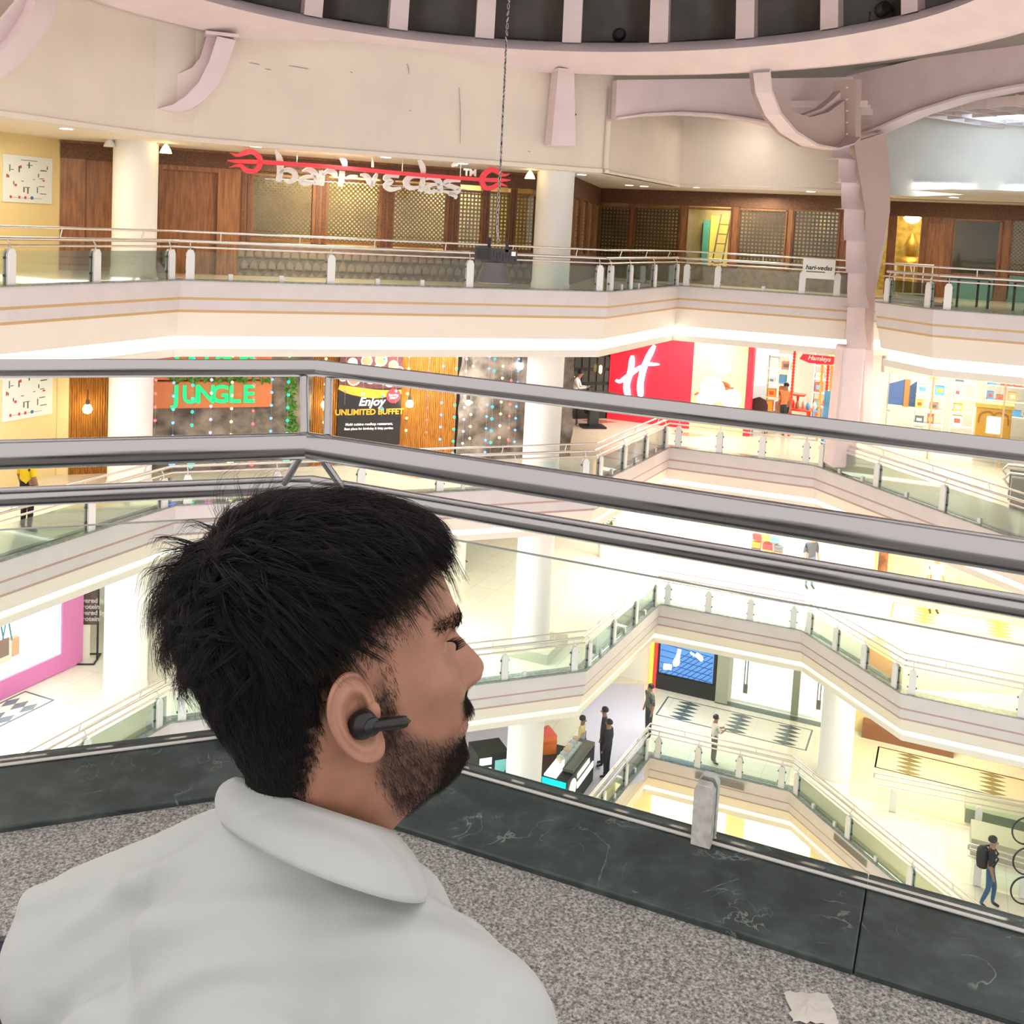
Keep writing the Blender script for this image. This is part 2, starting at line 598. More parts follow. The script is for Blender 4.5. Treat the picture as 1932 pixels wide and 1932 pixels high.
for k, nm in ((1, 'second gallery'), (2, 'third gallery'), (3, 'lowest gallery')):
    where = {1: ('below the map wall at the left', 'in front of the fairy light wall', 'below the red H wall, running back', 'in front of the toy shop, square on', 'running towards us below the toy shop window'),
             2: ('at the left below the pink framed advert', 'by the round column on a plinth', 'running back right of the plinth column', 'above the blue screen, square on', 'slanting down past the orange floor'),
             3: ('at the lower left, mostly hidden', 'behind the drinks kiosk, mostly hidden', 'running back beside the drinks kiosk', 'in front of the standing child', 'running towards us to the man with the rucksack')}[k]
    railing(k, 0, [6.2, 8.5, 10.75, 12.7], nm + ' railing ' + where[0], 3.5)
    railing(k, 1, ev(L2, 6), nm + ' railing ' + where[1], stubs=[1.1, 2.8, 4.6, 6.4, 8.2])
    railing(k, 2, ev(L3, 4), nm + ' railing ' + where[2], stubs=[1.1, 2.8, 4.4])
    railing(k, 3, ev(L4, 4), nm + ' railing ' + where[3])
    if k == 2:
        railing(k, 4, ev(L5, 4), nm + ' railing ' + where[4])
        railing(k, 5, [.2, 2.6, 4.8], 'third gallery railing across the yellow shop floor at the right', 0, 5.5)
    else:
        railing(k, 4, [.25, 2.45, 4.7, 7.2], nm + ' railing ' + where[4], 0, 8.5, stubs=[1.0, 1.9, 3.5, 5.8])

# ------------------------------------------------------------------ columns
def column(x, y, k, label, r_=.47, plinth=False):
    z0 = -H * k - .05
    z1 = -H * (k - 1) - SD(k - 1) if k else 2.86
    t = thing('round_column', label, 'column', (x, y, z0), 'round white columns')
    b = z0
    if plinth:
        MB().box((x, y, z0 + .13), (1.5, 1.5, .26), math.radians(-23)).build('plinth', mat('stone_plinth', (.62, .60, .48), .4), t)
        b = z0 + .26
    MB().lathe((x, y, 0), [(r_ + .02, b), (r_ + .02, b + .12), (r_, b + .14), (r_, z1)], 36).build('shaft', M_white, t)
    return t
for k, w in ((0, 'top gallery beside the wooden door'), (1, 'second gallery left of the orange jungle board'), (2, 'third gallery beside the dark poster stand'),):
    column(-8.35, 22.75, k, 'left round white column of the ' + w)
for k, w in ((0, 'top gallery right of the trident sign'), (1, 'second gallery before the purple sign'), (2, 'third gallery standing on a square plinth'), (3, 'lowest gallery beside the drinks kiosk')):
    column(.92, 26.15, k, 'round white column of the ' + w, plinth=(k == 2))
column(10.17, 29.41, 3, 'round white column of the lowest gallery beside the patterned floor')

# ------------------------------------------------------------------ walls
W2 = Fr(P12 - Vector((e1.y, -e1.x)) * 3.2, e1)
sW1 = W2.S(113, 400)
W1 = Fr(Vector(W2.P(sW1, 0)[:2]), e0)
W4 = Fr(P34 + e0 * 3.2, e2)
W4B = Fr(P34 + e0 * 3.4, e2)
W4D = Fr(P34 + e0 * 5.0, e2)
W6 = Fr((12.2, 32.6), e2)
sW2e = W2.S(1076, 450)
sW4s = W4.S(1130, 400)
for k in range(4):
    z0, z1 = -H * k - .05, (-H * (k - 1) - SD(k - 1) if k else 2.86)
    m = MB().fb(W1, -14, 0 if k < 2 else 1.1, z0, z1, -.25, 0)
    struct(m.build('wall_left', M_yel if k < 2 else M_warmw), 'yellow side wall of the %s' % FLN[k] if k < 2 else 'pale side wall of the %s' % FLN[k])
M_wood = mat('brown_teak', (.30, .125, .045), .42, noise=.35, nscale=3.0, stretch=(6, 6, .6))
M_woodd = mat('dark_carved_teak', (.15, .062, .026), .5, noise=.45, nscale=30, bump=.5, bscale=60)
M_woodm = mat('mid_teak', (.24, .095, .035), .42, noise=.3, nscale=4.0, stretch=(6, 6, .6))
# upper wall over the top gallery
r12 = [P12 - e0 * 1.6, P12 - e0 * .75 + e1 * .12, P12 - e0 * .2 + e1 * .45, P12 + e1 * 1.3]
up = off([LEFT0] + r12 + [P23], -.25)
m = MB().sweep([(-.3, 2.86), (0, 2.86), (0.0, 5.3)], up)
m.sweep([(-.02, 2.845), (.03, 2.83), (.04, 2.92), (0, 2.95)], up)
struct(m.build('wall_upper_left', M_wall), 'tall cream upper wall with scuff marks')
up2 = off([P23, P34, P45, P45 + e2 * .6], -.25)
m = MB().sweep([(-.3, 2.86), (0, 2.86), (0, 4.85)], up2)
m.sweep([(-.02, 2.845), (.03, 2.83), (.04, 2.90), (0, 2.93)], up2)
struct(m.build('wall_upper_back', M_wall), 'cream upper wall behind the arched beam')
ce = MB()
pg = region(FAR[0], -.3)
ce.add([(x, y, 2.86) for x, y in pg], [tuple(range(len(pg)))])
struct(ce.build('ceiling', M_warmw), 'ceiling of the top gallery with downlights')
# scuffs and cracks on the upper wall
SW = Fr(P12 - Vector((e1.y, -e1.x)) * .25, e1)
# ------------------------------------------------------------------ top gallery: wooden restaurant front
M_lat = mat('brass_brown_lattice', (.36, .23, .085), .45)
M_latd = mat('dark_wood_lattice', (.17, .085, .035), .5)
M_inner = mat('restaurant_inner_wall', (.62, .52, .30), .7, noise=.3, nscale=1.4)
M_tile = mat('grey_brown_tile', (.20, .145, .115), .5, noise=.25, nscale=6)
M_tiler = mat('raised_arch_tile', (.27, .20, .165), .45)
zf, zt = -.05, 2.86

def lattice(mb, fr, s0, s1, z0, z1, step, w, d, diag=True):
    if diag:
        hgt = z1 - z0; wid = s1 - s0
        for sg in (1, -1):
            c = -hgt
            while c < wid:
                pts = []
                # line s = c + t (t = 0..hgt), clipped
                t0 = max(0, -c); t1 = min(hgt, wid - c)
                if t1 - t0 > .03:
                    a = (s0 + c + t0, z0 + t0) if sg == 1 else (s0 + c + t0, z1 - t0)
                    b = (s0 + c + t1, z0 + t1) if sg == 1 else (s0 + c + t1, z1 - t1)
                    q = w * .5
                    mb.add([fr.P(a[0] - q, a[1], d), fr.P(a[0] + q, a[1], d), fr.P(b[0] + q, b[1], d), fr.P(b[0] - q, b[1], d)], [(0, 1, 2, 3)])
                c += step
    else:
        s = s0
        while s < s1:
            mb.fb(fr, s, s + w, z0, z1, d - .01, d); s += step
        z = z0
        while z < z1:
            mb.fb(fr, s0, s1, z, z + w, d - .012, d + .002); z += step

WN = [0]
def window(fr, x0, x1, yt, yb, label, lm, diag=True, step=.115, w=.05, inner=None, d=-.06):
    """an opening with a teak frame, a pierced lattice and a glass pane; x, y measured on the wall"""
    s0, z1 = fr.px(x0, yt); s1, z0 = fr.px(x1, yb)
    z1 = max(z0, z1) if z1 > z0 else z1
    WN[0] += 1
    root = bpy.data.objects.new('window_%d' % WN[0], None); COL.objects.link(root)
    root.location = fr.P((s0 + s1) / 2, z0); ORG[root.name] = Vector(root.location)
    struct(root, label)
    f = MB()
    for a, b, c, e in ((s0 - .05, s0, z0, z1), (s1, s1 + .05, z0, z1), (s0 - .05, s1 + .05, z1, z1 + .06), (s0 - .05, s1 + .05, z0 - .06, z0)):
        f.fb(fr, a, b, c, e, -.14, .03)
    f.build('frame', M_woodm, root)
    if lm is not None:
        l = MB(); lattice(l, fr, s0, s1, z0, z1, step, w, d, diag)
        l.build('lattice', lm, root)['kind'] = 'stuff'
    MB().fb(fr, s0, s1, z0, z1, -.035, -.03).build('pane', M_pane, root)
    return s0, s1, z0, z1, root

def wallpiece(fr, s0, s1, z0, z1, name, m, d0=-.14, d1=0.0, parent=None):
    return MB().fb(fr, s0, s1, z0, z1, d0, d1).build(name, m, parent)

S = lambda x, y=420: W2.S(x, y)
root = thing('wall_restaurant_front', 'teak and lattice front of the restaurant on the top gallery', None)
del_k = struct(root)
z_sill = W2.px(530, 455)[1]; z_head = W2.px(530, 330)[1]
wallpiece(W2, sW1, sW2e, z_head + .06, zt, 'header', M_woodd, -.14, .05, root)
wallpiece(W2, sW1, sW2e, zt - .06, zt, 'cornice', M_woodm, -.1, .09, root)
wallpiece(W2, S(450), sW2e, zf, z_sill - .06, 'dado', M_tile, -.14, 0, root)
segs = [(450, 476), (590, 617), (715, 742), (842, 865), (908, 922), (960, 973), (1008, 1075)]
for a, b in segs:
    wallpiece(W2, S(a), S(b), z_sill - .06, z_head + .06, 'post', M_woodm, -.14, .04, root)
    w_ = (S(b) - S(a))
    for q in (.28, .72):
        wallpiece(W2, S(a) + w_ * (q - .13), S(a) + w_ * (q + .13), z_sill - .02, z_head + .02, 'carved_strip', M_woodd, .04, .065, root)
# plain doors either side of the left column
wallpiece(W2, sW1, S(160), zf, z_head + .06, 'door_leaf', M_wood, -.14, .02, root)
wallpiece(W2, S(160), S(298), zf, z_head + .06, 'door_leaf', M_wood, -.14, -.06, root)
wallpiece(W2, S(298), S(306), zf, z_head + .06, 'door_jamb', M_wood, -.14, .04, root)
wallpiece(W2, S(306), S(409), zf, z_head - .05, 'door_leaf', M_wood, -.14, -.05, root)
wallpiece(W2, S(306), S(409), z_head - .05, z_head + .06, 'door_head', M_wood, -.14, .04, root)
wallpiece(W2, S(409), S(450), zf, z_head + .06, 'door_side_panel', M_wood, -.14, .04, root)
wins = [(479, 587, 'first'), (620, 712, 'second'), (745, 839, 'third')]
for a, b, n in wins:
    window(W2, a, b, 331 + (a - 479) * .065, 453 + (a - 479) * .045, n + ' wide lattice window under the trident sign', M_lat)
for a, b, n in ((868, 905, 'narrow lattice window right of the wide ones'), (925, 957, 'narrow lattice window behind the hanging flood lamp'), (975, 1006, 'narrow lattice window beside the round column')):
    window(W2, a, b, 362 + (a - 868) * .06, 471 + (a - 868) * .04, n, M_lat, False, .10, .045)
# arch-shaped relief tiles of the dado, three rows
tm = None
s = S(455)
while s < S(1003):
    for r_ in range(3):
        zc = z_sill - .32 - r_ * .28
        ss = s + (.1 if r_ % 2 else 0)
        if tm is None:
            m = MB()
            pts = [(-.085, -.09), (.085, -.09), (.085, .02), (.05, .075), (0, .115), (-.05, .075), (-.085, .02)]
            m.prism(pts, lambda a, b, d: W2.P(a, b, d) - Vector(W2.P(0, 0)), 0, .03)
            m.prism([(a * .66, b * .66 - .012) for a, b in pts], lambda a, b, d: W2.P(a, b, d) - Vector(W2.P(0, 0)), .03, .045)
            o = m.build('arch_tile', M_tiler, root); tm = o.data
        else:
            o = bpy.data.objects.new('arch_tile', tm); COL.objects.link(o); o.parent = root
        o.location = W2.P(ss, zc, .002)
    s += .215
# rooms behind the lattices
MB().fb(W2, S(445), sW2e + .4, zf, zt, -1.9, -1.8).build('inner_wall', M_inner, root)
area('restaurant_lamp', W2.P(S(700), 2.7, -1.0), 1.2, 60, (1, .82, .45), (0, 0, 0), None)
area('restaurant_lamp', W2.P(S(900), 2.7, -1.0), .8, 50, (1, .82, .45), (0, 0, 0), None)

# short return wall and the back wall
p3 = Vector(W2.P(sW2e, 0)[:2]); p4 = Vector(W4.P(sW4s, 0)[:2])
W3 = Fr(p3, p4 - p3); L3w = (p4 - p3).length
r3 = thing('wall_restaurant_return', 'dark teak return wall behind the round column', None); struct(r3)
wallpiece(W3, 0, L3w, 2.3, zt, 'header', M_woodd, -.14, .04, r3)
wallpiece(W3, 0, L3w, zf, .75, 'dado', M_tile, -.14, 0, r3)
for j in range(4):
    a = j * L3w / 4
    wallpiece(W3, a, a + L3w / 11, .75, 2.3, 'post', M_woodm, -.14, .03, r3)
    l = MB(); lattice(l, W3, a + L3w / 11, a + L3w / 4, .75, 2.3, .1, .045, -.05, False)
    l.build('lattice', M_lat, r3)['kind'] = 'stuff'
MB().fb(W3, -.5, L3w, zf, zt, -1.0, -.9).build('inner_wall', M_inner, r3)
r4 = thing('wall_restaurant_back', 'dark teak restaurant wall behind the far railing', None); struct(r4)
S4w = lambda x, y=430: W4.S(x, y)
s_end = S4w(1640)
zh4 = W4.px(1440, 397)[1]; zs4 = .55
wallpiece(W4, sW4s - .1, s_end, zh4 + .06, zt, 'header', M_woodd, -.14, .04, r4)
wallpiece(W4, sW4s - .1, s_end, zf, zs4, 'dado', M_tile, -.14, 0, r4)
w4w = [(1135, 1182, 'narrow lattice window in the dark back wall'), (1200, 1278, 'lattice window left of the ladder window'),
       (1300, 1374, 'clear window with a ladder leaning inside'), (1397, 1478, 'lattice window right of the ladder window'), (1500, 1578, 'lattice window behind the white notice')]
ed = [1128] + [v for w in w4w for v in w[:2]] + [1640]
for j in range(0, len(ed), 2):
    wallpiece(W4, S4w(ed[j]) + .05 * (j > 0), S4w(ed[j + 1]) - .05, zs4, zh4 + .06, 'post', M_woodm, -.14, .03, r4)
for a, b, n in w4w:
    y0 = 397 + (a - 1440) * .02
    yb = pxz = None
    s0 = S4w(a); s1 = S4w(b)
    # bottom pixel of the sill height
    for yy in range(440, 540):
        if W4.px((a + b) / 2, yy)[1] <= zs4 + .06:
            yb = yy; break
    window(W4, a, b, y0, yb, n, None if 'ladder leaning' in n else M_latd, False, .115, .05)
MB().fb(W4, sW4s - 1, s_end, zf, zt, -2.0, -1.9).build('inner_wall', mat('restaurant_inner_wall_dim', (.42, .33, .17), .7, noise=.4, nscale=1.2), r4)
area('restaurant_lamp', W4.P(S4w(1340), 2.7, -1.0), .6, 45, (1, .84, .5))
area('restaurant_lamp', W4.P(S4w(1540), 2.7, -1.0), .5, 25, (1, .84, .5))
# ladder and boards behind the clear window
lad = thing('step_ladder', 'dark ladder leaning inside the clear window', 'ladder', W4.P(S4w(1340), zf, -1.2))
for q in (0, .32):
    MB().tube([W4.P(S4w(1330) + q, zf, -1.0), W4.P(S4w(1338) + q, 2.2, -1.6)], .025, 6).build('rail', M_latd, lad)
for j in range(6):
    f_ = .15 + j * .14
    MB().fb(W4, S4w(1330) + (S4w(1338) - S4w(1330)) * f_, S4w(1330) + .32 + (S4w(1338) - S4w(1330)) * f_, zf + 2.25 * f_, zf + 2.25 * f_ + .03, -1.02 - .6 * f_, -.98 - .6 * f_).build('rung', M_latd, lad)
tag(MB().fb(W4, S4w(1316), S4w(1352), zf, 2.15, -1.86, -1.8).build('stage_panel', mat('yellow_panel', (.75, .6, .12), .5, emit=.25)), 'yellow panel standing inside the ladder window', 'panel')
tag(MB().fb(W4, S4w(1303), S4w(1315), zf, 2.0, -1.8, -1.72).build('stage_panel', mat('teal_panel', (.10, .42, .36), .5)), 'teal green panel at the left of the ladder window', 'panel')

# right-hand teak wall beyond the pink pier
r6 = thing('wall_restaurant_right', 'dark teak wall with an open doorway right of the pink pier', None); struct(r6)
S6 = lambda x, y=430: W6.S(x, y)
zh6 = W6.px(1840, 413)[1]
wallpiece(W6, S6(1676), S6(2010), zh6, zt, 'header', M_woodd, -.14, .05, r6)
for a, b in ((1676, 1692), (1738, 1800), (1886, 1910)):
    wallpiece(W6, S6(a), S6(b), zf, zh6, 'panel', M_woodm, -.14, .03, r6)
wallpiece(W6, S6(1752), S6(1785), .3, zh6 - .2, 'raised_panel', M_wood, .03, .05, r6)
for a, b, n in ((1803, 1883, 'dark glass window right of the teak doorway'), (1913, 2000, 'lattice window at the right edge of the picture')):
    yb = 520
    window(W6, a, b, 416, yb, n, M_lat if a > 1900 else None, True)
    wallpiece(W6, S6(a), S6(b), zf, W6.px(a, yb)[1], 'dado', mat('teal_dado', (.12, .28, .24), .5), -.14, 0, r6)
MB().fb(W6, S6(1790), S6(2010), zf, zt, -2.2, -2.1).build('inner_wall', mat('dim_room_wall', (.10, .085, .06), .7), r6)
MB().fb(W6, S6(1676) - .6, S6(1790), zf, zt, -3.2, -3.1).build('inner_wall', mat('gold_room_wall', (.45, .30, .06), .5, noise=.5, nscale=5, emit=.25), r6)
area('restaurant_lamp', W6.P(S6(1720), 2.7, -1.8), .8, 60, (1, .8, .4))
# golden bust statue in the doorway, with a chandelier over it
gold = mat('gold_leaf', (.80, .55, .13), .35, metal=.6, bump=.6, bscale=25)
stt = thing('gold_statue', 'golden carved statue standing in the teak doorway', 'statue', W6.P(S6(1716), zf, -2.2))
c = W6.P(S6(1716), 0, -2.2)
MB().lathe(c, [(.42, zf), (.42, .35), (.5, .4), (.5, .5)], 20).build('pedestal', gold, stt)
MB().lathe(c, [(.46, .5), (.5, .8), (.44, 1.05), (.2, 1.15)], 24).build('body', gold, stt)
MB().lathe(c, [(.16, 1.12), (.24, 1.3), (.24, 1.5), (.17, 1.66), (.08, 1.8), (.0, 1.95)], 24).build('crowned_head', gold, stt)
ch = thing('chandelier', 'small lit brass chandelier above the golden statue', 'chandelier', W6.P(S6(1714), 2.5, -1.9))
c = W6.P(S6(1714), 0, -1.9)
MB().tube([(c.x, c.y, 2.84), (c.x, c.y, 2.55)], .015, 6).build('stem', gold, ch)
MB().lathe(c, [(.05, 2.22), (.22, 2.3), (.28, 2.42), (.1, 2.55)], 16).build('shade', emat('warm_lamp_glow', (1, .72, .25), 3.0), ch)

# ------------------------------------------------------------------ trident sign
SG = Fr(P12 - Vector((e1.y, -e1.x)) * 1.0, e1)
fn = lambda x, y, d: SG.P(*SG.px(400 + x / 3.22, 240 + y / 3.22), d)
M_red = mat('red_acrylic', (.62, .035, .045), .35, emit=.25, ecol=(.9, .05, .07))
M_let = mat('white_letter_acrylic', (.86, .82, .76), .4)
sg = thing('trident_sign', 'red trident sign with white lettering hung below the upper wall', 'sign', SG.P(SG.S(700, 330), SG.px(700, 330)[1]))
def st(name, lines, m, base=.0, depth=.06, parent=sg):
    mb = MB(); strokes(mb, lines, fn, depth, base); return mb.build(name, m, parent)
st('shaft', [[(290, 212, 26), (700, 240, 24), (1180, 284, 24), (1640, 320, 22)]], M_red, .03)
st('trident_head', [[(108, 155, 4), (150, 172, 20), (200, 155, 34), (245, 150, 30), (285, 185, 32), (288, 230, 32), (255, 268, 28), (205, 262, 30), (165, 232, 20), (103, 245, 4)], [(92, 203, 6), (150, 208, 22), (290, 212, 26)]], M_red, .02, .08)
st('trident_head', [[(1800, 284, 4), (1760, 292, 18), (1715, 262, 30), (1680, 262, 32), (1645, 292, 32), (1634, 330, 30), (1655, 368, 28), (1700, 366, 28), (1740, 345, 20), (1785, 360, 4)], [(1640, 320, 24), (1740, 322, 24), (1806, 322, 6)]], M_red, .02, .08)
for nm, ln in {
    'h': [[(383, 138, 6), (408, 190, 30), (414, 260, 32), (402, 332, 26)], [(412, 275, 10), (455, 258, 22), (497, 275, 26), (505, 310, 26), (470, 332, 20), (440, 325, 8)]],
    'a': [[(548, 268, 8), (590, 258, 22), (628, 288, 28), (634, 352, 24)], [(630, 300, 12), (580, 300, 18), (540, 325, 24), (565, 345, 22), (625, 335, 10)]],
    'r': [[(662, 262, 16), (668, 300, 26), (664, 356, 22)], [(670, 292, 10), (705, 268, 22), (742, 280, 28), (748, 306, 16)]],
    'i': [[(776, 186, 8), (800, 205, 26), (808, 238, 18)], [(792, 266, 22), (788, 310, 26), (778, 362, 20)]],
    'hyphen': [[(812, 312, 10), (845, 302, 20), (884, 300, 14)]],
    'v': [[(902, 288, 10), (938, 298, 26), (962, 340, 26), (966, 364, 10)], [(966, 362, 8), (985, 320, 22), (1002, 282, 10)], [(968, 180, 4), (975, 215, 8), (976, 244, 10)]],
    'e': [[(1135, 300, 16), (1085, 292, 24), (1052, 312, 24), (1092, 332, 18), (1052, 352, 24), (1085, 378, 24), (1148, 368, 10)]],
    'd': [[(1256, 198, 18), (1278, 240, 26), (1284, 280, 20)], [(1282, 300, 18), (1276, 350, 26), (1264, 392, 18)], [(1275, 305, 12), (1215, 298, 22), (1178, 330, 28), (1200, 368, 24), (1268, 362, 10)]],
    'a_': [[(1296, 318, 8), (1340, 308, 22), (1380, 335, 28), (1386, 402, 22)], [(1382, 350, 12), (1330, 350, 18), (1298, 375, 24), (1325, 393, 20), (1380, 382, 10)]],
    's': [[(1508, 326, 14), (1450, 322, 22), (1414, 342, 24), (1460, 362, 22), (1498, 378, 24), (1465, 400, 22), (1402, 388, 8)], [(1438, 402, 18), (1478, 418, 18), (1476, 436, 8)]],
    'tick': [[(1455, 240, 10), (1470, 226, 20), (1490, 232, 10)]],
}.items():
    st('letter', [[(x, y, w * 1.3) for x, y, w in q_] for q_ in ln], M_let, -.02, .05)
cx, cz = SG.px(400 + 1567 / 3.22, 240 + 278 / 3.22)
for q_, c_ in ((-.09, 'T'), (.07, 'M')):
    mb = MB(); letter(mb, c_, .22, SG, cx + q_, cz, .01, ext=.015, bold=.01); mb.build('letter', M_let, sg)
for x in (560, 760, 870):
    a_ = SG.px(x, 300)
    MB().tube([SG.P(a_[0], 2.85), SG.P(a_[0], SG.px(x, 316 + (x - 560) * .075)[1] + .05)], .012, 6).build('hanger', M_farsteel, sg)
MB().tube([SG.P(SG.S(500, 330), SG.px(500, 337)[1], -.03), SG.P(SG.S(880, 350), SG.px(880, 357)[1], -.03)], .012, 6).build('support_bar', M_farsteel, sg)

# ------------------------------------------------------------------ top gallery small things
M_disc = emat('downlight_glow', (1, .93, .78), 9.0)
dl = [(125, 242), (483, 276), (728, 296), (873, 308), (1098, 329), (1187, 349), (1215, 351), (1313, 353), (1530, 361), (1785, 366), (1800, 372)]
names = ['above the map board', 'above the left trident head', 'above the middle of the trident', 'above the white trademark letters', 'just right of the round column', 'in a close pair, the left one', 'in a close pair, the right one', 'above the ladder window', 'beside the pink pier', 'beyond the pier, the left one', 'beyond the pier, the right one']
for (x, y), n in zip(dl, names):
    p = at_z(x, y, 2.855)
    t = thing('ceiling_downlight', 'recessed round downlight ' + n, 'downlight', (p.x, p.y, 2.855), 'top gallery downlights')
    MB().lathe((p.x, p.y, 2.845), [(.15, 0), (.15, .014)], 18).build('ring', M_white, t)
    MB().lathe((p.x, p.y, 2.84), [(.115, 0), (.115, .01)], 18).build('lens', M_disc, t)
def sconce(x, y, label, fr_y, lit, side):
    p = at_y(x, y, fr_y)
    t = thing('wall_sconce', label, 'wall lamp', p, 'bell sconces on the columns')
    MB().tube([p + Vector((side * .22, .1, .12)), p + Vector((side * .1, .05, .16)), p + Vector((0, 0, .12))], .015, 6).build('arm', M_gold, t)
    MB().lathe(p, [(.13, -.08), (.10, 0), (.05, .08), (.02, .12)], 16).build('shade', emat('lit_bell_shade', (1, .75, .35), 4.0) if lit else M_white, t)
sconce(313, 282, 'lit bell sconce right of the left column', 22.6, True, -1)
sconce(207, 270, 'unlit white bell sconce left of the left column', 22.4, False, 1)
sconce(1000, 331, 'lit bell sconce left of the round column near the trident', 25.7, True, 1)

def map_board(fr, x0, y0, x1, y1, label, k):
    s0, s1, z0, z1 = fr.rect(x0, y0, x1, y1)
    t = thing('directory_map', label, 'map board', fr.P((s0 + s1) / 2, z0), 'mall maps')
    MB().fb(fr, s0, s1, z0, z1, 0, .03).build('board', mat('map_paper', (.78, .82, .80), .5), t)
    ink = mat('map_ink', (.10, .10, .11), .6); redi = mat('map_red', (.65, .06, .07), .6)
    w, h = s1 - s0, z1 - z0
    def r_(mb, a, b, c, d):
        ca, cb = (a + c) / 2, (b + d) / 2
        ha, hb = min(abs(c - a) / 2, max(.008, abs(c - a) * .36)), min(abs(d - b) / 2, max(.005, abs(d - b) * .36))
        mb.fb(fr, s0 + (ca - ha) * w, s0 + (ca + ha) * w, z0 + (cb - hb) * h, z0 + (cb + hb) * h, .03, .036)
    m = MB()
    for a, b, c, d in ((.12, .62, .14, .82), (.14, .68, .22, .70), (.5, .72, .53, .9), (.45, .8, .6, .82), (.72, .70, .9, .73), (.88, .73, .9, .83), (.7, .55, .72, .66), (.72, .53, .84, .55),
                       (.4, .2, .43, .36), (.42, .32, .55, .34), (.48, .17, .51, .35), (.68, .2, .7, .38), (.7, .36, .86, .38), (.72, .2, .9, .22), (.2, .36, .22, .46), (.1, .5, .12, .58), (.28, .9, .75, .915), (.05, .1, .9, .105),
                       (.3, .62, .33, .8), (.6, .5, .64, .52), (.35, .45, .42, .47)):
        r_(m, a, b, c, d)
    m.build('printed_plan', ink, t)['kind'] = 'stuff'
    m = MB()
    for a, b, c, d in ((.13, .07, .18, .15), (.3, .07, .35, .15), (.42, .07, .47, .15), (.06, .5, .1, .6), (.22, .33, .28, .4), (.78, .48, .85, .52), (.32, .72, .37, .8)):
        r_(m, a, b, c, d)
    m.build('printed_icons', redi, t)['kind'] = 'stuff'
    MB().lathe(fr.P(s0 + .58 * w, z0 + .11 * h, .03), [(.03 * w, 0), (.03 * w, .006)], 12, axis=(fr.n.x, fr.n.y, 0)).build('printed_dot', mat('map_blue', (.05, .2, .45), .6), t)
map_board(W1, 4, 290, 96, 385, 'white floor plan board on the yellow wall of the top gallery', 0)
# notice on the far railing
NF = Fr(P34 - e0 * .09, e2)
s0, s1, z0, z1 = NF.rect(1516, 487, 1574, 528)
t = thing('notice_board', 'white notice with handwriting-like lettering hung on the top gallery railing', 'notice', NF.P(s0, z0))
MB().fb(NF, s0, s1, z0, z1, 0, .02).build('panel', mat('notice_white', (.80, .80, .74), .5), t)
mb = MB(); letter(mb, 'hari-vedas', (s1 - s0) * .2, NF, (s0 + s1) / 2, z0 + (z1 - z0) * .55, .022, ext=.002, bold=.004, shear=.2)
mb.build('lettering', M_black, t)
mb = MB(); mb.fb(NF, s0 + .1, s1 - .25, z0 + .17, z0 + .20, .02, .024); mb.build('small_print', M_knob, t)
# scuffs on the upper wall
sc_m = mat('wall_scuff', (.36, .30, .25), .8)
def scuff(x0, y0, x1, y1, w=.012):
    a = SW.px(x0, y0); b = SW.px(x1, y1)
    strokes(SCF, [[(a[0], a[1], w), ((a[0] + b[0]) / 2 + .02, (a[1] + b[1]) / 2, w * 1.6), (b[0], b[1], w)]], lambda x, y, d: SW.P(x, y, d), .004, .001)
SCF = MB()
for a in ((768, 120, 771, 140), (866, 165, 868, 270), (470, 118, 490, 122), (545, 124, 582, 130), (140, 170, 143, 175), (152, 172, 158, 173), (660, 135, 664, 138), (772, 208, 775, 210), (995, 285, 1000, 287), (500, 130, 512, 132)):
    scuff(*a)
struct(SCF.build('trim_scuffs', sc_m), 'dark scuffs and cracks on the cream upper wall')
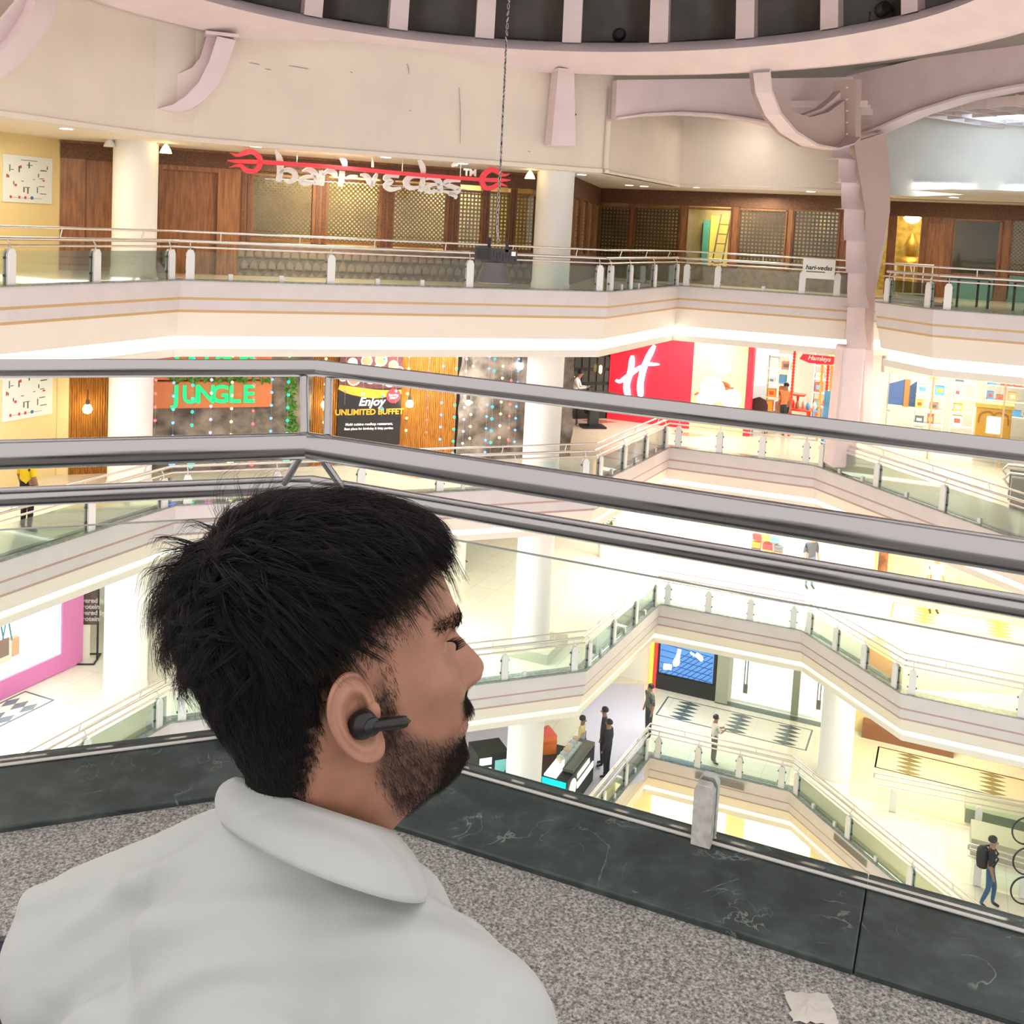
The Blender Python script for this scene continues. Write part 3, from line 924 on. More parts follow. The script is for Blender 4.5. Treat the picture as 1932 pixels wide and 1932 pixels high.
# ------------------------------------------------------------------ small human figures
HAIR_B = mat('black_hair', (.012, .011, .012), .45)
SKIN_F = mat('brown_skin', (.36, .19, .12), .5)
SHOE = mat('dark_shoe', (.02, .018, .018), .4)
def figure(name, label, loc, face, h=1.7, shirt=(.8, .8, .8), legs=(.05, .05, .06), pose=None, cat='person', sleeve=.5, noisy=None):
    """a clothed figure grown from a joint skeleton; face = heading angle (0 looks along +X)"""
    J = {'pel': (0, 0, .94), 'spi': (0, 0, 1.12), 'che': (0, 0, 1.33), 'nek': (0, 0, 1.47), 'hed': (.02, 0, 1.58), 'top': (.01, 0, 1.69)}
    for s_, q in (('l', 1), ('r', -1)):
        J.update({'sh' + s_: (0, .17 * q, 1.39), 'el' + s_: (-.02, .22 * q, 1.12), 'wr' + s_: (.06, .24 * q, .87), 'ha' + s_: (.09, .24 * q, .78),
                  'hi' + s_: (0, .09 * q, .90), 'kn' + s_: (.01, .10 * q, .49), 'an' + s_: (-.01, .10 * q, .09), 'to' + s_: (.15, .11 * q, .03)})
    if pose: J.update(pose)
    Rr = {'pel': .13, 'spi': .125, 'che': .14, 'nek': .055, 'hed': .088, 'top': .07}
    for s_ in 'lr':
        Rr.update({'sh' + s_: .07, 'el' + s_: .045, 'wr' + s_: .032, 'ha' + s_: .03, 'hi' + s_: .095, 'kn' + s_: .062, 'an' + s_: .042, 'to' + s_: .035})
    Ed = [('pel', 'spi'), ('spi', 'che'), ('che', 'nek'), ('nek', 'hed'), ('hed', 'top')]
    for s_ in 'lr':
        Ed += [('che', 'sh' + s_), ('sh' + s_, 'el' + s_), ('el' + s_, 'wr' + s_), ('wr' + s_, 'ha' + s_), ('pel', 'hi' + s_), ('hi' + s_, 'kn' + s_), ('kn' + s_, 'an' + s_), ('an' + s_, 'to' + s_)]
    ks = list(J); ix = {k_: i for i, k_ in enumerate(ks)}
    sc = h / 1.7
    me = bpy.data.meshes.new('skeleton')
    me.from_pydata([tuple(c * sc for c in J[k_]) for k_ in ks], [(ix[a], ix[b]) for a, b in Ed], [])
    o = bpy.data.objects.new('skeleton', me); COL.objects.link(o)
    o.modifiers.new('skin', 'SKIN').use_smooth_shade = True
    for i, k_ in enumerate(ks):
        v = me.skin_vertices[0].data[i]
        r_ = Rr[k_] * sc
        v.radius = (r_ * (.8 if k_ in ('pel', 'spi', 'che') else 1), r_ * (1.15 if k_ in ('pel', 'spi', 'che') else 1))
        v.use_root = (k_ == 'pel')
    o.modifiers.new('sub', 'SUBSURF').levels = 1
    dg = bpy.context.evaluated_depsgraph_get()
    bm_ = bpy.data.meshes.new_from_object(o.evaluated_get(dg))
    bpy.data.objects.remove(o)
    bm_.name = 'body'
    bm_.materials.clear()
    shm = mat('%s_shirt_%d' % (name, len(MATS)), shirt, .8, **(noisy or {}))
    lgm = mat('%s_trousers_%d' % (name, len(MATS)), legs, .8)
    for m_ in (SKIN_F, shm, lgm, SHOE): bm_.materials.append(m_)
    segs = [(Vector(J[a]) * sc, Vector(J[b]) * sc, a, b) for a, b in Ed]
    for p in bm_.polygons:
        c = Vector(p.center); best = None
        for a, b, na, nb in segs:
            d_ = b - a; t = max(0, min(1, (c - a).dot(d_) / d_.length_squared)); q = (a + d_ * t - c).length
            if best is None or q < best[0]: best = (q, na, nb, t)
        _, na, nb, t = best
        mi = 1
        if na in ('hed', 'nek'): mi = 0
        elif na == 'che' and nb == 'nek': mi = 0 if t > .75 else 1
        elif na[:2] == 'el': mi = 1 if sleeve > .8 else 0
        elif na[:2] == 'wr': mi = 0
        elif na[:2] in ('hi', 'kn') or nb[:2] == 'hi': mi = 2
        elif na == 'pel': mi = 2 if t < .25 else 1
        elif na[:2] == 'an': mi = 3
        p.material_index = mi
        p.use_smooth = True
    t = thing(name, label, cat, loc)
    t.rotation_euler = (0, 0, face)
    b = bpy.data.objects.new('body', bm_); COL.objects.link(b); b.parent = t
    hd = Vector(J['hed']) * sc; tp = Vector(J['top']) * sc
    m = MB()
    up = (tp - hd).normalized()
    cen = hd + up * .055 * sc - Vector((.018, 0, 0)) * sc
    rr = .103 * sc
    vs, fs = [], []
    for i in range(7):
        for j in range(14):
            th = i / 6 * math.pi * .62; ph = j / 14 * 2 * math.pi
            v = Vector((math.sin(th) * math.cos(ph) * 1.05, math.sin(th) * math.sin(ph) * .88, math.cos(th)))
            if th > 1.25 and math.cos(ph) > .3: v *= .86
            vs.append(cen + v * rr)
    for i in range(6):
        for j in range(14):
            fs.append((i * 14 + j, (i + 1) * 14 + j, (i + 1) * 14 + (j + 1) % 14, i * 14 + (j + 1) % 14))
    m.add(vs, fs, True)
    ho = m.build('hair', HAIR_B)
    ho.parent = t; ho.location = (0, 0, 0)
    nz = MB(); nz.lathe(hd + Vector((.085, 0, .0)) * sc, [(.014 * sc, -.02 * sc), (.018 * sc, -.008 * sc), (.006 * sc, .03 * sc)], 8)
    no = nz.build('nose', SKIN_F); no.parent = t; no.location = (0, 0, 0)
    return t

# ------------------------------------------------------------------ second gallery: jungle restaurant wall
zB = -H; fB = zB - .05; cB = -1.6
M_slat = mat('orange_brown_slats', (.50, .22, .045), .45, noise=.4, nscale=5, stretch=(8, 8, .7))
M_rock = mat('grey_stone_relief', (.34, .29, .235), .75, col2=(.11, .095, .085), nscale=2.6, bump=.9, bscale=9)
SB = lambda x, y=770: W2.S(x, y)
rb = thing('wall_jungle_front', 'slatted and rock-faced restaurant wall of the second gallery', None); struct(rb)
MB().fb(W2, sW1 - .3, sW2e + .1, fB, cB, -.3, -.05).build('backing', M_dark, rb)
MB().fb(W2, sW1, SB(130), fB, cB, -.05, .02).build('yellow_return', M_yel, rb)
def slats(x0, x1):
    s = SB(x0)
    m = MB()
    while s < SB(x1) - .02:
        m.add([W2.P(s, fB, 0), W2.P(s + .025, fB, .03), W2.P(s + .05, fB, 0), W2.P(s, cB, 0), W2.P(s + .025, cB, .03), W2.P(s + .05, cB, 0)], [(0, 1, 4, 3), (1, 2, 5, 4)])
        s += .052
    m.build('slat_cladding', M_slat, rb)['kind'] = 'stuff'
slats(130, 205); slats(586, 645); slats(752, 862)
def rock(x0, x1, seed):
    s0, s1 = SB(x0), SB(x1)
    nx, nz = int((s1 - s0) / .07), int((cB - fB) / .07)
    rg = np.random.default_rng(seed)
    ph = rg.uniform(0, 6.28, (10, 2)); fq = rg.uniform(1.5, 9, (10, 2))
    vs, fs = [], []
    for j in range(nz + 1):
        for i in range(nx + 1):
            a = s0 + (s1 - s0) * i / nx; z = fB + (cB - fB) * j / nz
            d = sum(math.sin(fq[q, 0] * a + ph[q, 0] + 1.4 * math.sin(fq[q, 1] * z + ph[q, 1])) for q in range(10)) * .022
            d = .09 + d + abs(math.sin(3.1 * z + 1.3 * math.sin(2 * a))) * .06
            vs.append(W2.P(a, z, max(0, d)))
    for j in range(nz):
        for i in range(nx):
            b = j * (nx + 1) + i
            fs.append((b, b + 1, b + nx + 2, b + nx + 1))
    m = MB(); m.add(vs, fs, True)
    m.build('rock_relief', M_rock, rb)
rock(284, 586, 3); rock(862, 1076, 5)

M_orange = mat('orange_board', (.68, .20, .07), .5, emit=.12)
M_green = mat('green_lit_letter', (.01, .62, .16), .4, emit=.55, ecol=(.0, .9, .25))
M_greend = mat('dark_green_letter_side', (.0, .18, .06), .5)
def board(y0, y1, txt, label, zoff=0):
    s0, s1, z0, z1 = W2.rect(284, y0, 512, y1, .3)
    t = thing('name_board', label, 'sign board', W2.P((s0 + s1) / 2, z0, .3))
    MB().fb(W2, s0, s1, z0, z1, .24, .32).build('board', M_orange, t, bevel=.03)
    n = len(txt)
    sa, sb = W2.S(318, 744, .3), W2.S(482, 744, .3)
    hz = (z1 - z0) * .70
    step = (sb - sa) / n
    for i, ch_ in enumerate(txt):
        m = MB(); letter(m, ch_, hz * 1.32, W2, sa + step * (i + .5), (z0 + z1) / 2 + zoff, .36, ext=.03, bold=.012, sx=1.0)
        lt = m.build('letter', M_green, t)
    return t
board(667, 716, 'JAIPUR', 'upper orange board with green letters, half hidden by our top rail', .07)
board(720, 768, 'JUNGLE', 'lower orange board with green capital letters JUNGLE')
# climbing leaves along the rock
M_leaf = mat('vine_leaf', (.10, .28, .03), .5, noise=.4, nscale=12)
def vine(pts, label, n=70):
    m = MB(); rg = random.Random(label)
    for i in range(n):
        x, y = rg.choice(pts)
        s, z = W2.px(x + rg.uniform(-9, 9), y + rg.uniform(-9, 7), .3)
        d = .34 + rg.uniform(0, .10); a = rg.uniform(0, 6.28); l = rg.uniform(.06, .12)
        u = (math.cos(a) * l, math.sin(a) * l); v = (-math.sin(a) * l * .45, math.cos(a) * l * .45)
        m.add([W2.P(s - u[0], z - u[1], d), W2.P(s + v[0], z + v[1], d + .04), W2.P(s + u[0], z + u[1], d + .01), W2.P(s - v[0], z - v[1], d + .03)], [(0, 1, 2, 3)])
    o = m.build('vine_leaves', M_leaf, None, W2.P(*W2.px(*pts[0], .3), .3), fix=False)
    tag(o, label, 'vine', kind='stuff')
vine([(320 + i * 20, 713) for i in range(10)], 'green leaves creeping between the two orange boards')
vine([(548, 715 + i * 14) for i in range(9)], 'green climbing leaves between the steel uprights', 110)

# poster
PS = Fr(Vector(W2.P(0, 0, .1)[:2]), e1)
s0, s1, z0, z1 = PS.rect(641, 672, 753, 838)
t = thing('buffet_poster', 'dark buffet poster with food bowls and an orange brush stroke', 'poster', PS.P((s0 + s1) / 2, z0))
MB().fb(PS, s0, s1, z0, z1, -.03, .02).build('panel', mat('poster_black', (.018, .016, .02), .4), t)
w, h = s1 - s0, z1 - z0
MB().fb(PS, s0, s1, z1 - h * .36, z1, .02, .024).build('table_photo', mat('poster_maroon', (.16, .05, .05), .5, noise=.4, nscale=9), t)
bowls = [(.2, .93, .08, (.75, .7, .6)), (.42, .95, .09, (.7, .25, .12)), (.65, .96, .10, (.72, .35, .12)), (.85, .9, .08, (.8, .6, .15)), (.95, .84, .07, (.75, .1, .1)), (.06, .77, .07, (.6, .3, .15)), (.23, .75, .11, (.5, .22, .12)), (.5, .76, .10, (.55, .2, .1)), (.66, .77, .08, (.7, .3, .1)), (.8, .71, .08, (.8, .7, .5)), (.37, .85, .08, (.3, .4, .1)), (.6, .86, .07, (.7, .5, .2))]
for i, (a, b, r_, c) in enumerate(bowls):
    MB().lathe(PS.P(s0 + a * w, z0 + b * h, .024), [(r_ * w, 0), (r_ * w, .006)], 14, axis=(PS.n.x, PS.n.y, 0)).build('printed_bowl', mat('bowl_rim', (.72, .66, .6), .5), t)
    MB().lathe(PS.P(s0 + a * w, z0 + b * h, .03), [(r_ * w * .78, 0), (r_ * w * .78, .004)], 14, axis=(PS.n.x, PS.n.y, 0)).build('printed_food', mat('food_%d' % i, c, .5), t)
mb = MB(); strokes(mb, [[(s0, z0 + .66 * h, .05 * h), (s0 + .2 * w, z0 + .62 * h, .09 * h), (s0 + .55 * w, z0 + .58 * h, .1 * h), (s0 + .8 * w, z0 + .585 * h, .07 * h), (s1, z0 + .60 * h, .05 * h)]], lambda x, y, d: PS.P(x, y, d), .004, .024)
mb.build('brush_stroke', mat('poster_orange', (.85, .36, .03), .5, emit=.2), t)
MB().lathe(PS.P(s0 + .87 * w, z0 + .555 * h, .026), [(.115 * w, 0), (.115 * w, .006)], 20, axis=(PS.n.x, PS.n.y, 0)).build('price_badge', mat('badge_red', (.65, .04, .06), .5, emit=.15), t)
for tx, sz, a, b, c, sh, bo in (('Enjoy', .20, .52, .49, 'w', .25, .008), ('UNLIMITED BUFFET', .135, .5, .375, 'o', 0, .006), ('Multi cuisine rooftop restaurant,', .062, .5, .24, 'w', 0, .0015), ('Best place for birthday & kitty parties.', .055, .5, .19, 'w', 0, .0015), ('Starting', .055, .87, .565, 'w', 0, .001), ('399/-*', .055, .87, .53, 'w', 0, .001)):
    mb = MB(); letter(mb, tx, sz * w / 1.08, PS, s0 + a * w, z0 + b * h, .034, ext=.002, bold=bo, shear=sh)
    mb.build('lettering', emat('poster_white_text', (.95, .93, .9), .25) if c == 'w' else mat('poster_orange', (.85, .36, .03), .5, emit=.2), t)

# pendant bulbs in front of the slats
def bulb(x, y, label, col=(1, .82, .45), st_=14, r_=.075, d=.35):
    s, z = W2.px(x, y, d)
    p = W2.P(s, z, d)
    t = thing('pendant_bulb', label, 'lamp', p, 'bare pendant bulbs of the second gallery')
    MB().tube([(p.x, p.y, p.z + .45), (p.x, p.y, p.z + .1)], .01, 6).build('wire', M_black, t)
    MB().lathe(p, [(.045, .08), (.05, .12), (.035, .22)], 12).build('socket', M_knob, t)
    MB().lathe(p, [(.0, -r_), (r_ * .7, -r_ * .7), (r_, 0), (r_ * .7, r_ * .7), (.03, r_ * 1.2)], 14).build('globe', emat('bulb_%d' % st_, col, st_), t)
bulb(165, 772, 'glowing bulb on the slats left of the left column', st_=18, r_=.11)
bulb(613, 764, 'glowing bulb on the slats left of the buffet poster', st_=18, r_=.1)
bulb(773, 762, 'glowing bulb on the slats right of the buffet poster', st_=18, r_=.1)
bulb(883, 760, 'white bulb on the rock wall left of the round column', (1, 1, 1), 12)
bulb(981, 691, 'white bulb at the top of the rock wall by the round column', (1, .9, .7), 12, .1)

# fairy light strands
CF = {'red': (1, .03, .03), 'blue': (.03, .15, 1), 'green': (.0, .9, .25), 'pink': (1, .15, .8), 'yellow': (1, .75, .1), 'violet': (.45, .12, 1), 'teal': (.0, .7, .7), 'white': (.9, .8, 1)}
LT = Fr(P12 - Vector((e1.y, -e1.x)) * 1.6, e1)
strands = [(293, 'red', 6), (327, 'blue', 0), (363, 'green', 0), (398, 'pink', 0), (437, 'yellow', 0), (478, 'red', 0), (512, 'blue', 0), (543, 'green', 0),
           (612, 'yellow', 6), (650, 'red', 4), (684, 'blue', 4), (721, 'green', 5), (746, 'violet', 4), (768, 'yellow', 7), (806, 'red', 7), (833, 'blue', 8), (858, 'green', 9),
           (876, 'pink', 8), (889, 'yellow', 8), (919, 'blue', 9), (929, 'teal', 9), (945, 'yellow', 8), (962, 'red', 8), (974, 'blue', 8)]
ordn = ['first', 'second', 'third', 'fourth', 'fifth', 'sixth', 'seventh', 'eighth', 'ninth', 'tenth', 'eleventh', 'twelfth', 'thirteenth', 'fourteenth', 'fifteenth', 'sixteenth', 'seventeenth', 'eighteenth', 'nineteenth', 'twentieth', 'twenty-first', 'twenty-second', 'twenty-third', 'twenty-fourth']
bulbmesh = {}
M_wire = mat('thin_clear_wire', (.35, .3, .28), .5)
for i, (x, c, nb) in enumerate(strands):
    s = LT.S(x, 770)
    t = thing('fairy_light_strand', '%s fairy light strand, %s from the left along the wall' % (c, ordn[i]), 'fairy lights', LT.P(s, cB), 'hanging fairy lights')
    zz = cB - .12 - (i % 3) * .06
    n = nb or 9
    zlow = cB - .12 - n * .30
    MB().tube([LT.P(s, cB), LT.P(s, zlow)], .004, 4).build('wire', M_wire, t)
    for j in range(n):
        big = (nb == 0 and j == n - 1)
        key = (c, big)
        if key not in bulbmesh:
            r_ = .085 if big else .032
            m = MB().lathe((0, 0, 0), [(.0, -r_), (r_ * .8, -r_ * .5), (r_, 0), (r_ * .7, r_ * .7), (0, r_)], 10)
            o = m.build('bulb', emat('fairy_' + c, CF[c], 7.0)); o.parent = t; bulbmesh[key] = o.data
        else:
            o = bpy.data.objects.new('bulb', bulbmesh[key]); COL.objects.link(o); o.parent = t
        o.location = (0, 0, zz - j * .30 - cB)

# corner beyond the round column: purple sign, black panelled wall, seated man
PU = Fr((1.0, 30.6), (1, .25))
s0, s1, z0, z1 = PU.rect(985, 672, 1073, 748)
t = thing('purple_sign', 'lilac standing sign half hidden by the round column', 'sign board', PU.P(s1, z0))
MB().fb(PU, s0, s1, fB, z1, -.05, 0).build('panel', mat('lilac_board', (.58, .35, .66), .5, emit=.1), t)
for tx, y in (('JAIPUR', 695), ('JUNGLE', 721)):
    mb = MB(); s_, z_ = PU.px(1069, y)
    letter(mb, tx, .42, PU, s_, z_, .01, ext=.004, align='RIGHT')
    mb.build('lettering', mat('dark_purple_ink', (.07, .03, .10), .5), t)
s_ = PU.S(1079, 700)
tag(MB().fb(PU, s_ - .07, s_ + .05, fB, z1, -.05, .02).build('timber_post', M_slat), 'orange timber post right of the lilac sign', 'post')
p = PU.P(*PU.px(1074, 709), .15)
t = thing('pendant_bulb', 'round glowing bulb in front of the lilac sign', 'lamp', p, 'bare pendant bulbs of the second gallery')
MB().lathe(p, [(.0, -.12), (.1, -.07), (.12, 0), (.08, .09), (.03, .14)], 14).build('globe', emat('bulb_14', (1, .85, .5), 14), t)
MB().tube([(p.x, p.y, p.z + .13), (p.x, p.y, p.z + .5)], .012, 6).build('wire', M_black, t)

BK = Fr((1.2, 33.4), e1)
s0, s1 = BK.S(1080, 720), BK.S(1152, 720)
t = thing('wall_black_panelled', 'black wall of square panels behind the seated man', None); struct(t)
MB().fb(BK, s0 - .4, s1, fB, cB, -.2, 0).build('backing', M_blackg, t)
nx, nz_ = 5, 6
pm = None
for i in range(nx):
    for j in range(nz_):
        a = s0 + (s1 - s0) * (i + .12) / nx; b = s0 + (s1 - s0) * (i + .88) / nx
        c_, d_ = fB + .3 + j * .47, fB + .3 + j * .47 + .36
        MB().fb(BK, a, b, c_, d_, 0, .03).build('square_panel', mat('black_panel_sheen', (.05, .055, .045), .22), t)
tag(MB().lathe(BK.P(BK.S(1128, 695), BK.px(1128, 695)[1], .2), [(.0, -.16), (.05, -.1), (.05, .1), (0, .14)], 10).build('wall_lantern', emat('lantern_glow', (1, .6, .2), 5)), 'small warm lantern on the black panelled wall', 'lamp')
# seated man, stool and podium
sp = at_z(1092, 803, fB)
figure('person', 'man in a white shirt sitting on a stool looking at his phone', (sp.x - .05, sp.y + .15, fB), math.radians(-12), 1.74, (.85, .84, .80), (.03, .03, .035),
       {'pel': (-.15, 0, .98), 'spi': (-.15, 0, 1.16), 'che': (-.09, 0, 1.37), 'nek': (-.03, 0, 1.5), 'hed': (.03, 0, 1.60), 'top': (.05, 0, 1.71),
        'shl': (-.08, .17, 1.42), 'shr': (-.08, -.17, 1.42), 'ell': (.02, .22, 1.18), 'elr': (.02, -.22, 1.18), 'wrl': (.24, .12, 1.20), 'wrr': (.24, -.12, 1.20), 'hal': (.33, .07, 1.24), 'har': (.33, -.07, 1.24),
        'hil': (-.10, .1, .96), 'hir': (-.10, -.1, .96), 'knl': (.28, .12, .86), 'knr': (.30, -.12, .88), 'anl': (.20, .12, .40), 'anr': (.34, -.12, .36), 'tol': (.36, .13, .34), 'tor': (.50, -.13, .30)}, sleeve=1)
tag(MB().fb(Fr((sp.x + .33, sp.y), (1, -.2)), -.035, .035, fB + 1.26, fB + 1.275, -.07, .07).build('mobile_phone', M_blackg), 'black phone in the seated man hands', 'phone')
st_ = thing('bar_stool', 'black bar stool under the seated man', 'stool', (sp.x - .2, sp.y + .17, fB))
MB().lathe((sp.x - .2, sp.y + .17, 0), [(.19, fB + .80), (.2, fB + .83), (.19, fB + .86)], 16).build('seat', M_black, st_)
for a in range(4):
    an = a * math.pi / 2 + .6
    MB().tube([(sp.x - .2 + .12 * math.cos(an), sp.y + .17 + .12 * math.sin(an), fB + .80), (sp.x - .2 + .2 * math.cos(an), sp.y + .17 + .2 * math.sin(an), fB)], .015, 6).build('leg', M_black, st_)
pp = at_z(1118, 806, fB)
pd = thing('podium_table', 'dark pedestal table in front of the seated man', 'table', (pp.x, pp.y, fB))
MB().box((pp.x, pp.y, fB + .03), (.75, .6, .06), .2).build('base', M_black, pd)
MB().box((pp.x, pp.y, fB + .55), (.30, .25, 1.04), .2).build('pedestal', mat('slate_grey', (.04, .05, .055), .4), pd)
MB().box((pp.x + .15, pp.y, fB + 1.09), (1.0, .6, .04), .2).build('top', mat('dark_green_top', (.03, .06, .04), .3), pd)
an_ = thing('easel_sign', 'small white standing notice beside the round column', 'sign board', at_z(1062, 815, fB))
q = at_z(1062, 815, fB)
EF = Fr((q.x, q.y), (1, .2))
MB().fb(EF, -.18, .22, fB + .45, fB + 1.15, -.02, .02).build('board', mat('notice_white', (.8, .8, .74), .5), an_)
for a in (-.16, .2):
    MB().tube([EF.P(a, fB, .15 if a > 0 else -.15), EF.P(a * .8, fB + .7)], .015, 6).build('leg', M_black, an_)

# red wall with the white H
S4B = lambda x, y=700: W4B.S(x, y)
rr4 = thing('wall_toyshop_front', 'red and cream front of the toy shop on the second gallery', None); struct(rr4)
M_redw = mat('signal_red', (.72, .018, .04), .45, emit=.22, ecol=(.9, .03, .06))
MB().fb(W4B, S4B(1150), S4B(1307), fB, cB, -.25, 0).build('red_panel', M_redw, rr4)
MB().fb(W4B, S4B(1307), S4B(1410), fB, cB, -.25, 0).build('photo_panel', emat('cream_lightbox', (.88, .66, .30), .12), rr4)
MB().fb(W4B, S4B(1410), S4B(1421), fB, cB, -.25, .05).build('red_jamb', M_redw, rr4)
fnH = lambda x, y, d: W4B.P(*W4B.px(980 + x / 4.6, 630 + y / 4.6), d)
hs = thing('letter_sign', 'large glowing white brush letter H on the red wall', 'sign', W4B.P(*W4B.px(1195, 700), .05))
mb = MB(); strokes(mb, [[(985, 188, 20), (982, 230, 44), (968, 330, 46), (938, 430, 50), (940, 500, 50), (955, 560, 30)]], fnH, .08, .03)
mb.build('left_stroke', emat('letter_glow', (1, .97, 1), 2.6), hs)
mb = MB(); strokes(mb, [[(842, 400, 14), (880, 410, 30), (930, 378, 40), (1000, 325, 36), (1060, 285, 32), (1120, 262, 30), (1180, 262, 22), (1218, 264, 10)]], fnH, .08, .035)
mb.build('cross_stroke', MATS['letter_glow'], hs)
mb = MB(); strokes(mb, [[(1178, 100, 22), (1150, 150, 44), (1105, 240, 46), (1075, 330, 48), (1055, 430, 50), (1056, 500, 50), (1060, 540, 34)]], fnH, .08, .03)
mb.build('right_stroke', MATS['letter_glow'], hs)
# cookies picture on the cream panel
ck = mat('cookie_brown', (.45, .13, .05), .6)
ph = thing('cookie_picture', 'brown and white cookie picture on the cream light box', 'picture', W4B.P(*W4B.px(1355, 740), .01))
for ln in ([[(1330, 738, 4), (1350, 722, 8), (1372, 727, 9), (1376, 732, 2)]], [[(1368, 722, 2), (1374, 735, 10), (1384, 732, 3)]], [[(1310, 745, 3), (1318, 742, 5), (1326, 748, 2)]], [[(1338, 757, 2), (1344, 759, 3), (1350, 756, 2)]]):
    mb = MB(); strokes(mb, ln, lambda x, y, d: W4B.P(*W4B.px(x, y), d), .01, .005); mb.build('printed_cookie', ck, ph)
for x, y, r_ in ((1345, 735, .42), (1332, 752, .3), (1380, 752, .32), (1362, 690, .3)):
    s, z = W4B.px(x, y)
    MB().lathe(W4B.P(s, z, .0), [(r_, 0), (r_ * .9, .02)], 18, axis=(W4B.n.x, W4B.n.y, 0)).build('printed_cream', emat('cream_highlight', (1, .96, .85), 1.0), ph)

# open shop: side wall, back wall, floor mat, shelves and toys
M_shopw = mat('shop_white', (.90, .87, .80), .6)
MB().fb(W4B, S4B(1410), S4B(2040), fB, cB, -6.2, -6.0).build('shop_back_wall', M_shopw, rr4)
area('shop_lamp', W4B.P(S4B(1500), cB - .1, -2.6), 2.6, 150, (1, .93, .8))
area('shop_lamp', W4B.P(S4B(1790), cB - .1, -2.4), 3.4, 210, (1, .97, .86))
# bulkhead over the right window, mullions and glass
zg = W4B.px(1800, 715)[1]
MB().fb(W4B, S4B(1662), S4B(2040), zg, cB, -.3, 0).build('bulkhead', M_warmw, rr4)
MB().fb(W4B, S4B(1645), S4B(1668), fB, cB, -.6, 0).build('pier', M_shopw, rr4)
for x in (1757, 1894):
    MB().fb(W4B, S4B(x, 770) - .025, S4B(x, 770) + .025, fB, zg, -.04, .02).build('mullion', mat('brass_mullion', (.5, .36, .2), .4), rr4)
for a, b in ((1668, 1756), (1758, 1893), (1895, 2040)):
    MB().fb(W4B, S4B(a), S4B(b), fB, zg, -.01, 0).build('shop_pane', M_pane, rr4)
toycol = [(.85, .1, .08), (.95, .65, .08), (.1, .35, .7), (.2, .55, .15), (.9, .45, .1), (.8, .8, .75), (.45, .2, .1), (.6, .12, .4), (.1, .12, .15), (.75, .7, .5)]
toyname = ['red', 'amber', 'blue', 'green', 'orange', 'white', 'brown', 'plum', 'black', 'straw']
def shelf(fr, s0, s1, z0, n, d, label, rows_lab, hgt=.48, seed=1):
    t = thing('display_shelf', label, 'shelf', fr.P((s0 + s1) / 2, z0, d), 'toy shop shelves')
    for j in range(n + 1):
        MB().fb(fr, s0, s1, z0 + j * hgt, z0 + j * hgt + .03, d - .4, d).build('board', M_shopw, t)
    for a in (s0, s1 - .03):
        MB().fb(fr, a, a + .03, z0, z0 + n * hgt, d - .4, d).build('upright', M_shopw, t)
    rg = random.Random(seed)
    for j in range(n):
        a = s0 + .06; cnt = 0
        while a < s1 - .28:
            w_ = rg.uniform(.16, .32); h_ = rg.uniform(.16, hgt - .08); c = rg.choice(toycol); cnt += 1
            bt = thing('toy_box', '%s %s, %s on the %s board up' % (toyname[toycol.index(c)], rows_lab, ordn[cnt - 1], ordn[j]), 'toy box', fr.P(a + w_ / 2, z0 + j * hgt + .03, d - .15), 'toys on ' + label)
            m = MB().fb(fr, a, a + w_, z0 + j * hgt + .03, z0 + j * hgt + .03 + h_, d - .3, d - .06)
            m.build('carton', mat('toy_%d' % toycol.index(c), c, .5), bt)
            MB().fb(fr, a + w_ * .2, a + w_ * .8, z0 + j * hgt + .03 + h_ * .3, z0 + j * hgt + .03 + h_ * .75, d - .06, d - .056).build('printed_label', mat('toy_%d' % rg.randrange(10), rg.choice(toycol), .5), bt)
            a += w_ + rg.uniform(.05, .22)
shelf(W4B, S4B(1425), S4B(1470), fB, 5, -2.2, 'white toy shelf just inside the red jamb', 'box on the jamb shelf', seed=2)
shelf(W4B, S4B(1500), S4B(1585), fB, 6, -4.6, 'white toy shelf at the back under the red banner', 'box on the back shelf', seed=5)
shelf(W4B, S4B(1672), S4B(1682), fB + .6, 4, -1.2, 'narrow toy shelf beside the pink pier', 'box on the pier shelf', seed=9)
shelf(W4B, S4B(1722), S4B(1785), fB, 5, -3.4, 'wide toy shelf in the middle of the shop window', 'box on the wide middle shelf', seed=12)
shelf(W4B, S4B(1800), S4B(1850), fB, 5, -3.6, 'toy shelf right of the window mullion', 'box on the shelf right of the mullion', seed=15)
shelf(W4B, S4B(1870), S4B(1960), fB + .9, 4, -4.2, 'toy shelf high at the right end of the window', 'box on the right end shelf', seed=18)
def wpanel(x0, y0, x1, y1, d, name, label, cat, m, cut=False):
    s0, s1, z0, z1 = W4B.rect(x0, y0, x1, y1, d)
    if cut:
        mb = MB(); mb.prism([(s0, z0), (s1, z0), (s1, z1), (s0, z1 - (z1 - z0) * .22)], lambda a, b, q: W4B.P(a, b, q), d - .05, d)
    else:
        mb = MB().fb(W4B, s0, s1, z0, z1, d - .05, d)
    o = mb.build(name, m, None, W4B.P((s0 + s1) / 2, z0, d)); tag(o, label, cat); return o
wpanel(1679, 713, 1704, 765, -1.0, 'blue_panel', 'blue slanted display panel in the shop window', 'panel', mat('display_blue', (.10, .20, .55), .5), True)
wpanel(1706, 715, 1714, 768, -1.0, 'orange_panel', 'narrow orange display panel beside the blue one', 'panel', mat('display_orange', (.85, .35, .08), .5))
wpanel(1717, 718, 1726, 768, -1.0, 'navy_display_board', 'narrow navy display panel right of the orange one', 'panel', mat('display_navy', (.06, .12, .28), .5), True)
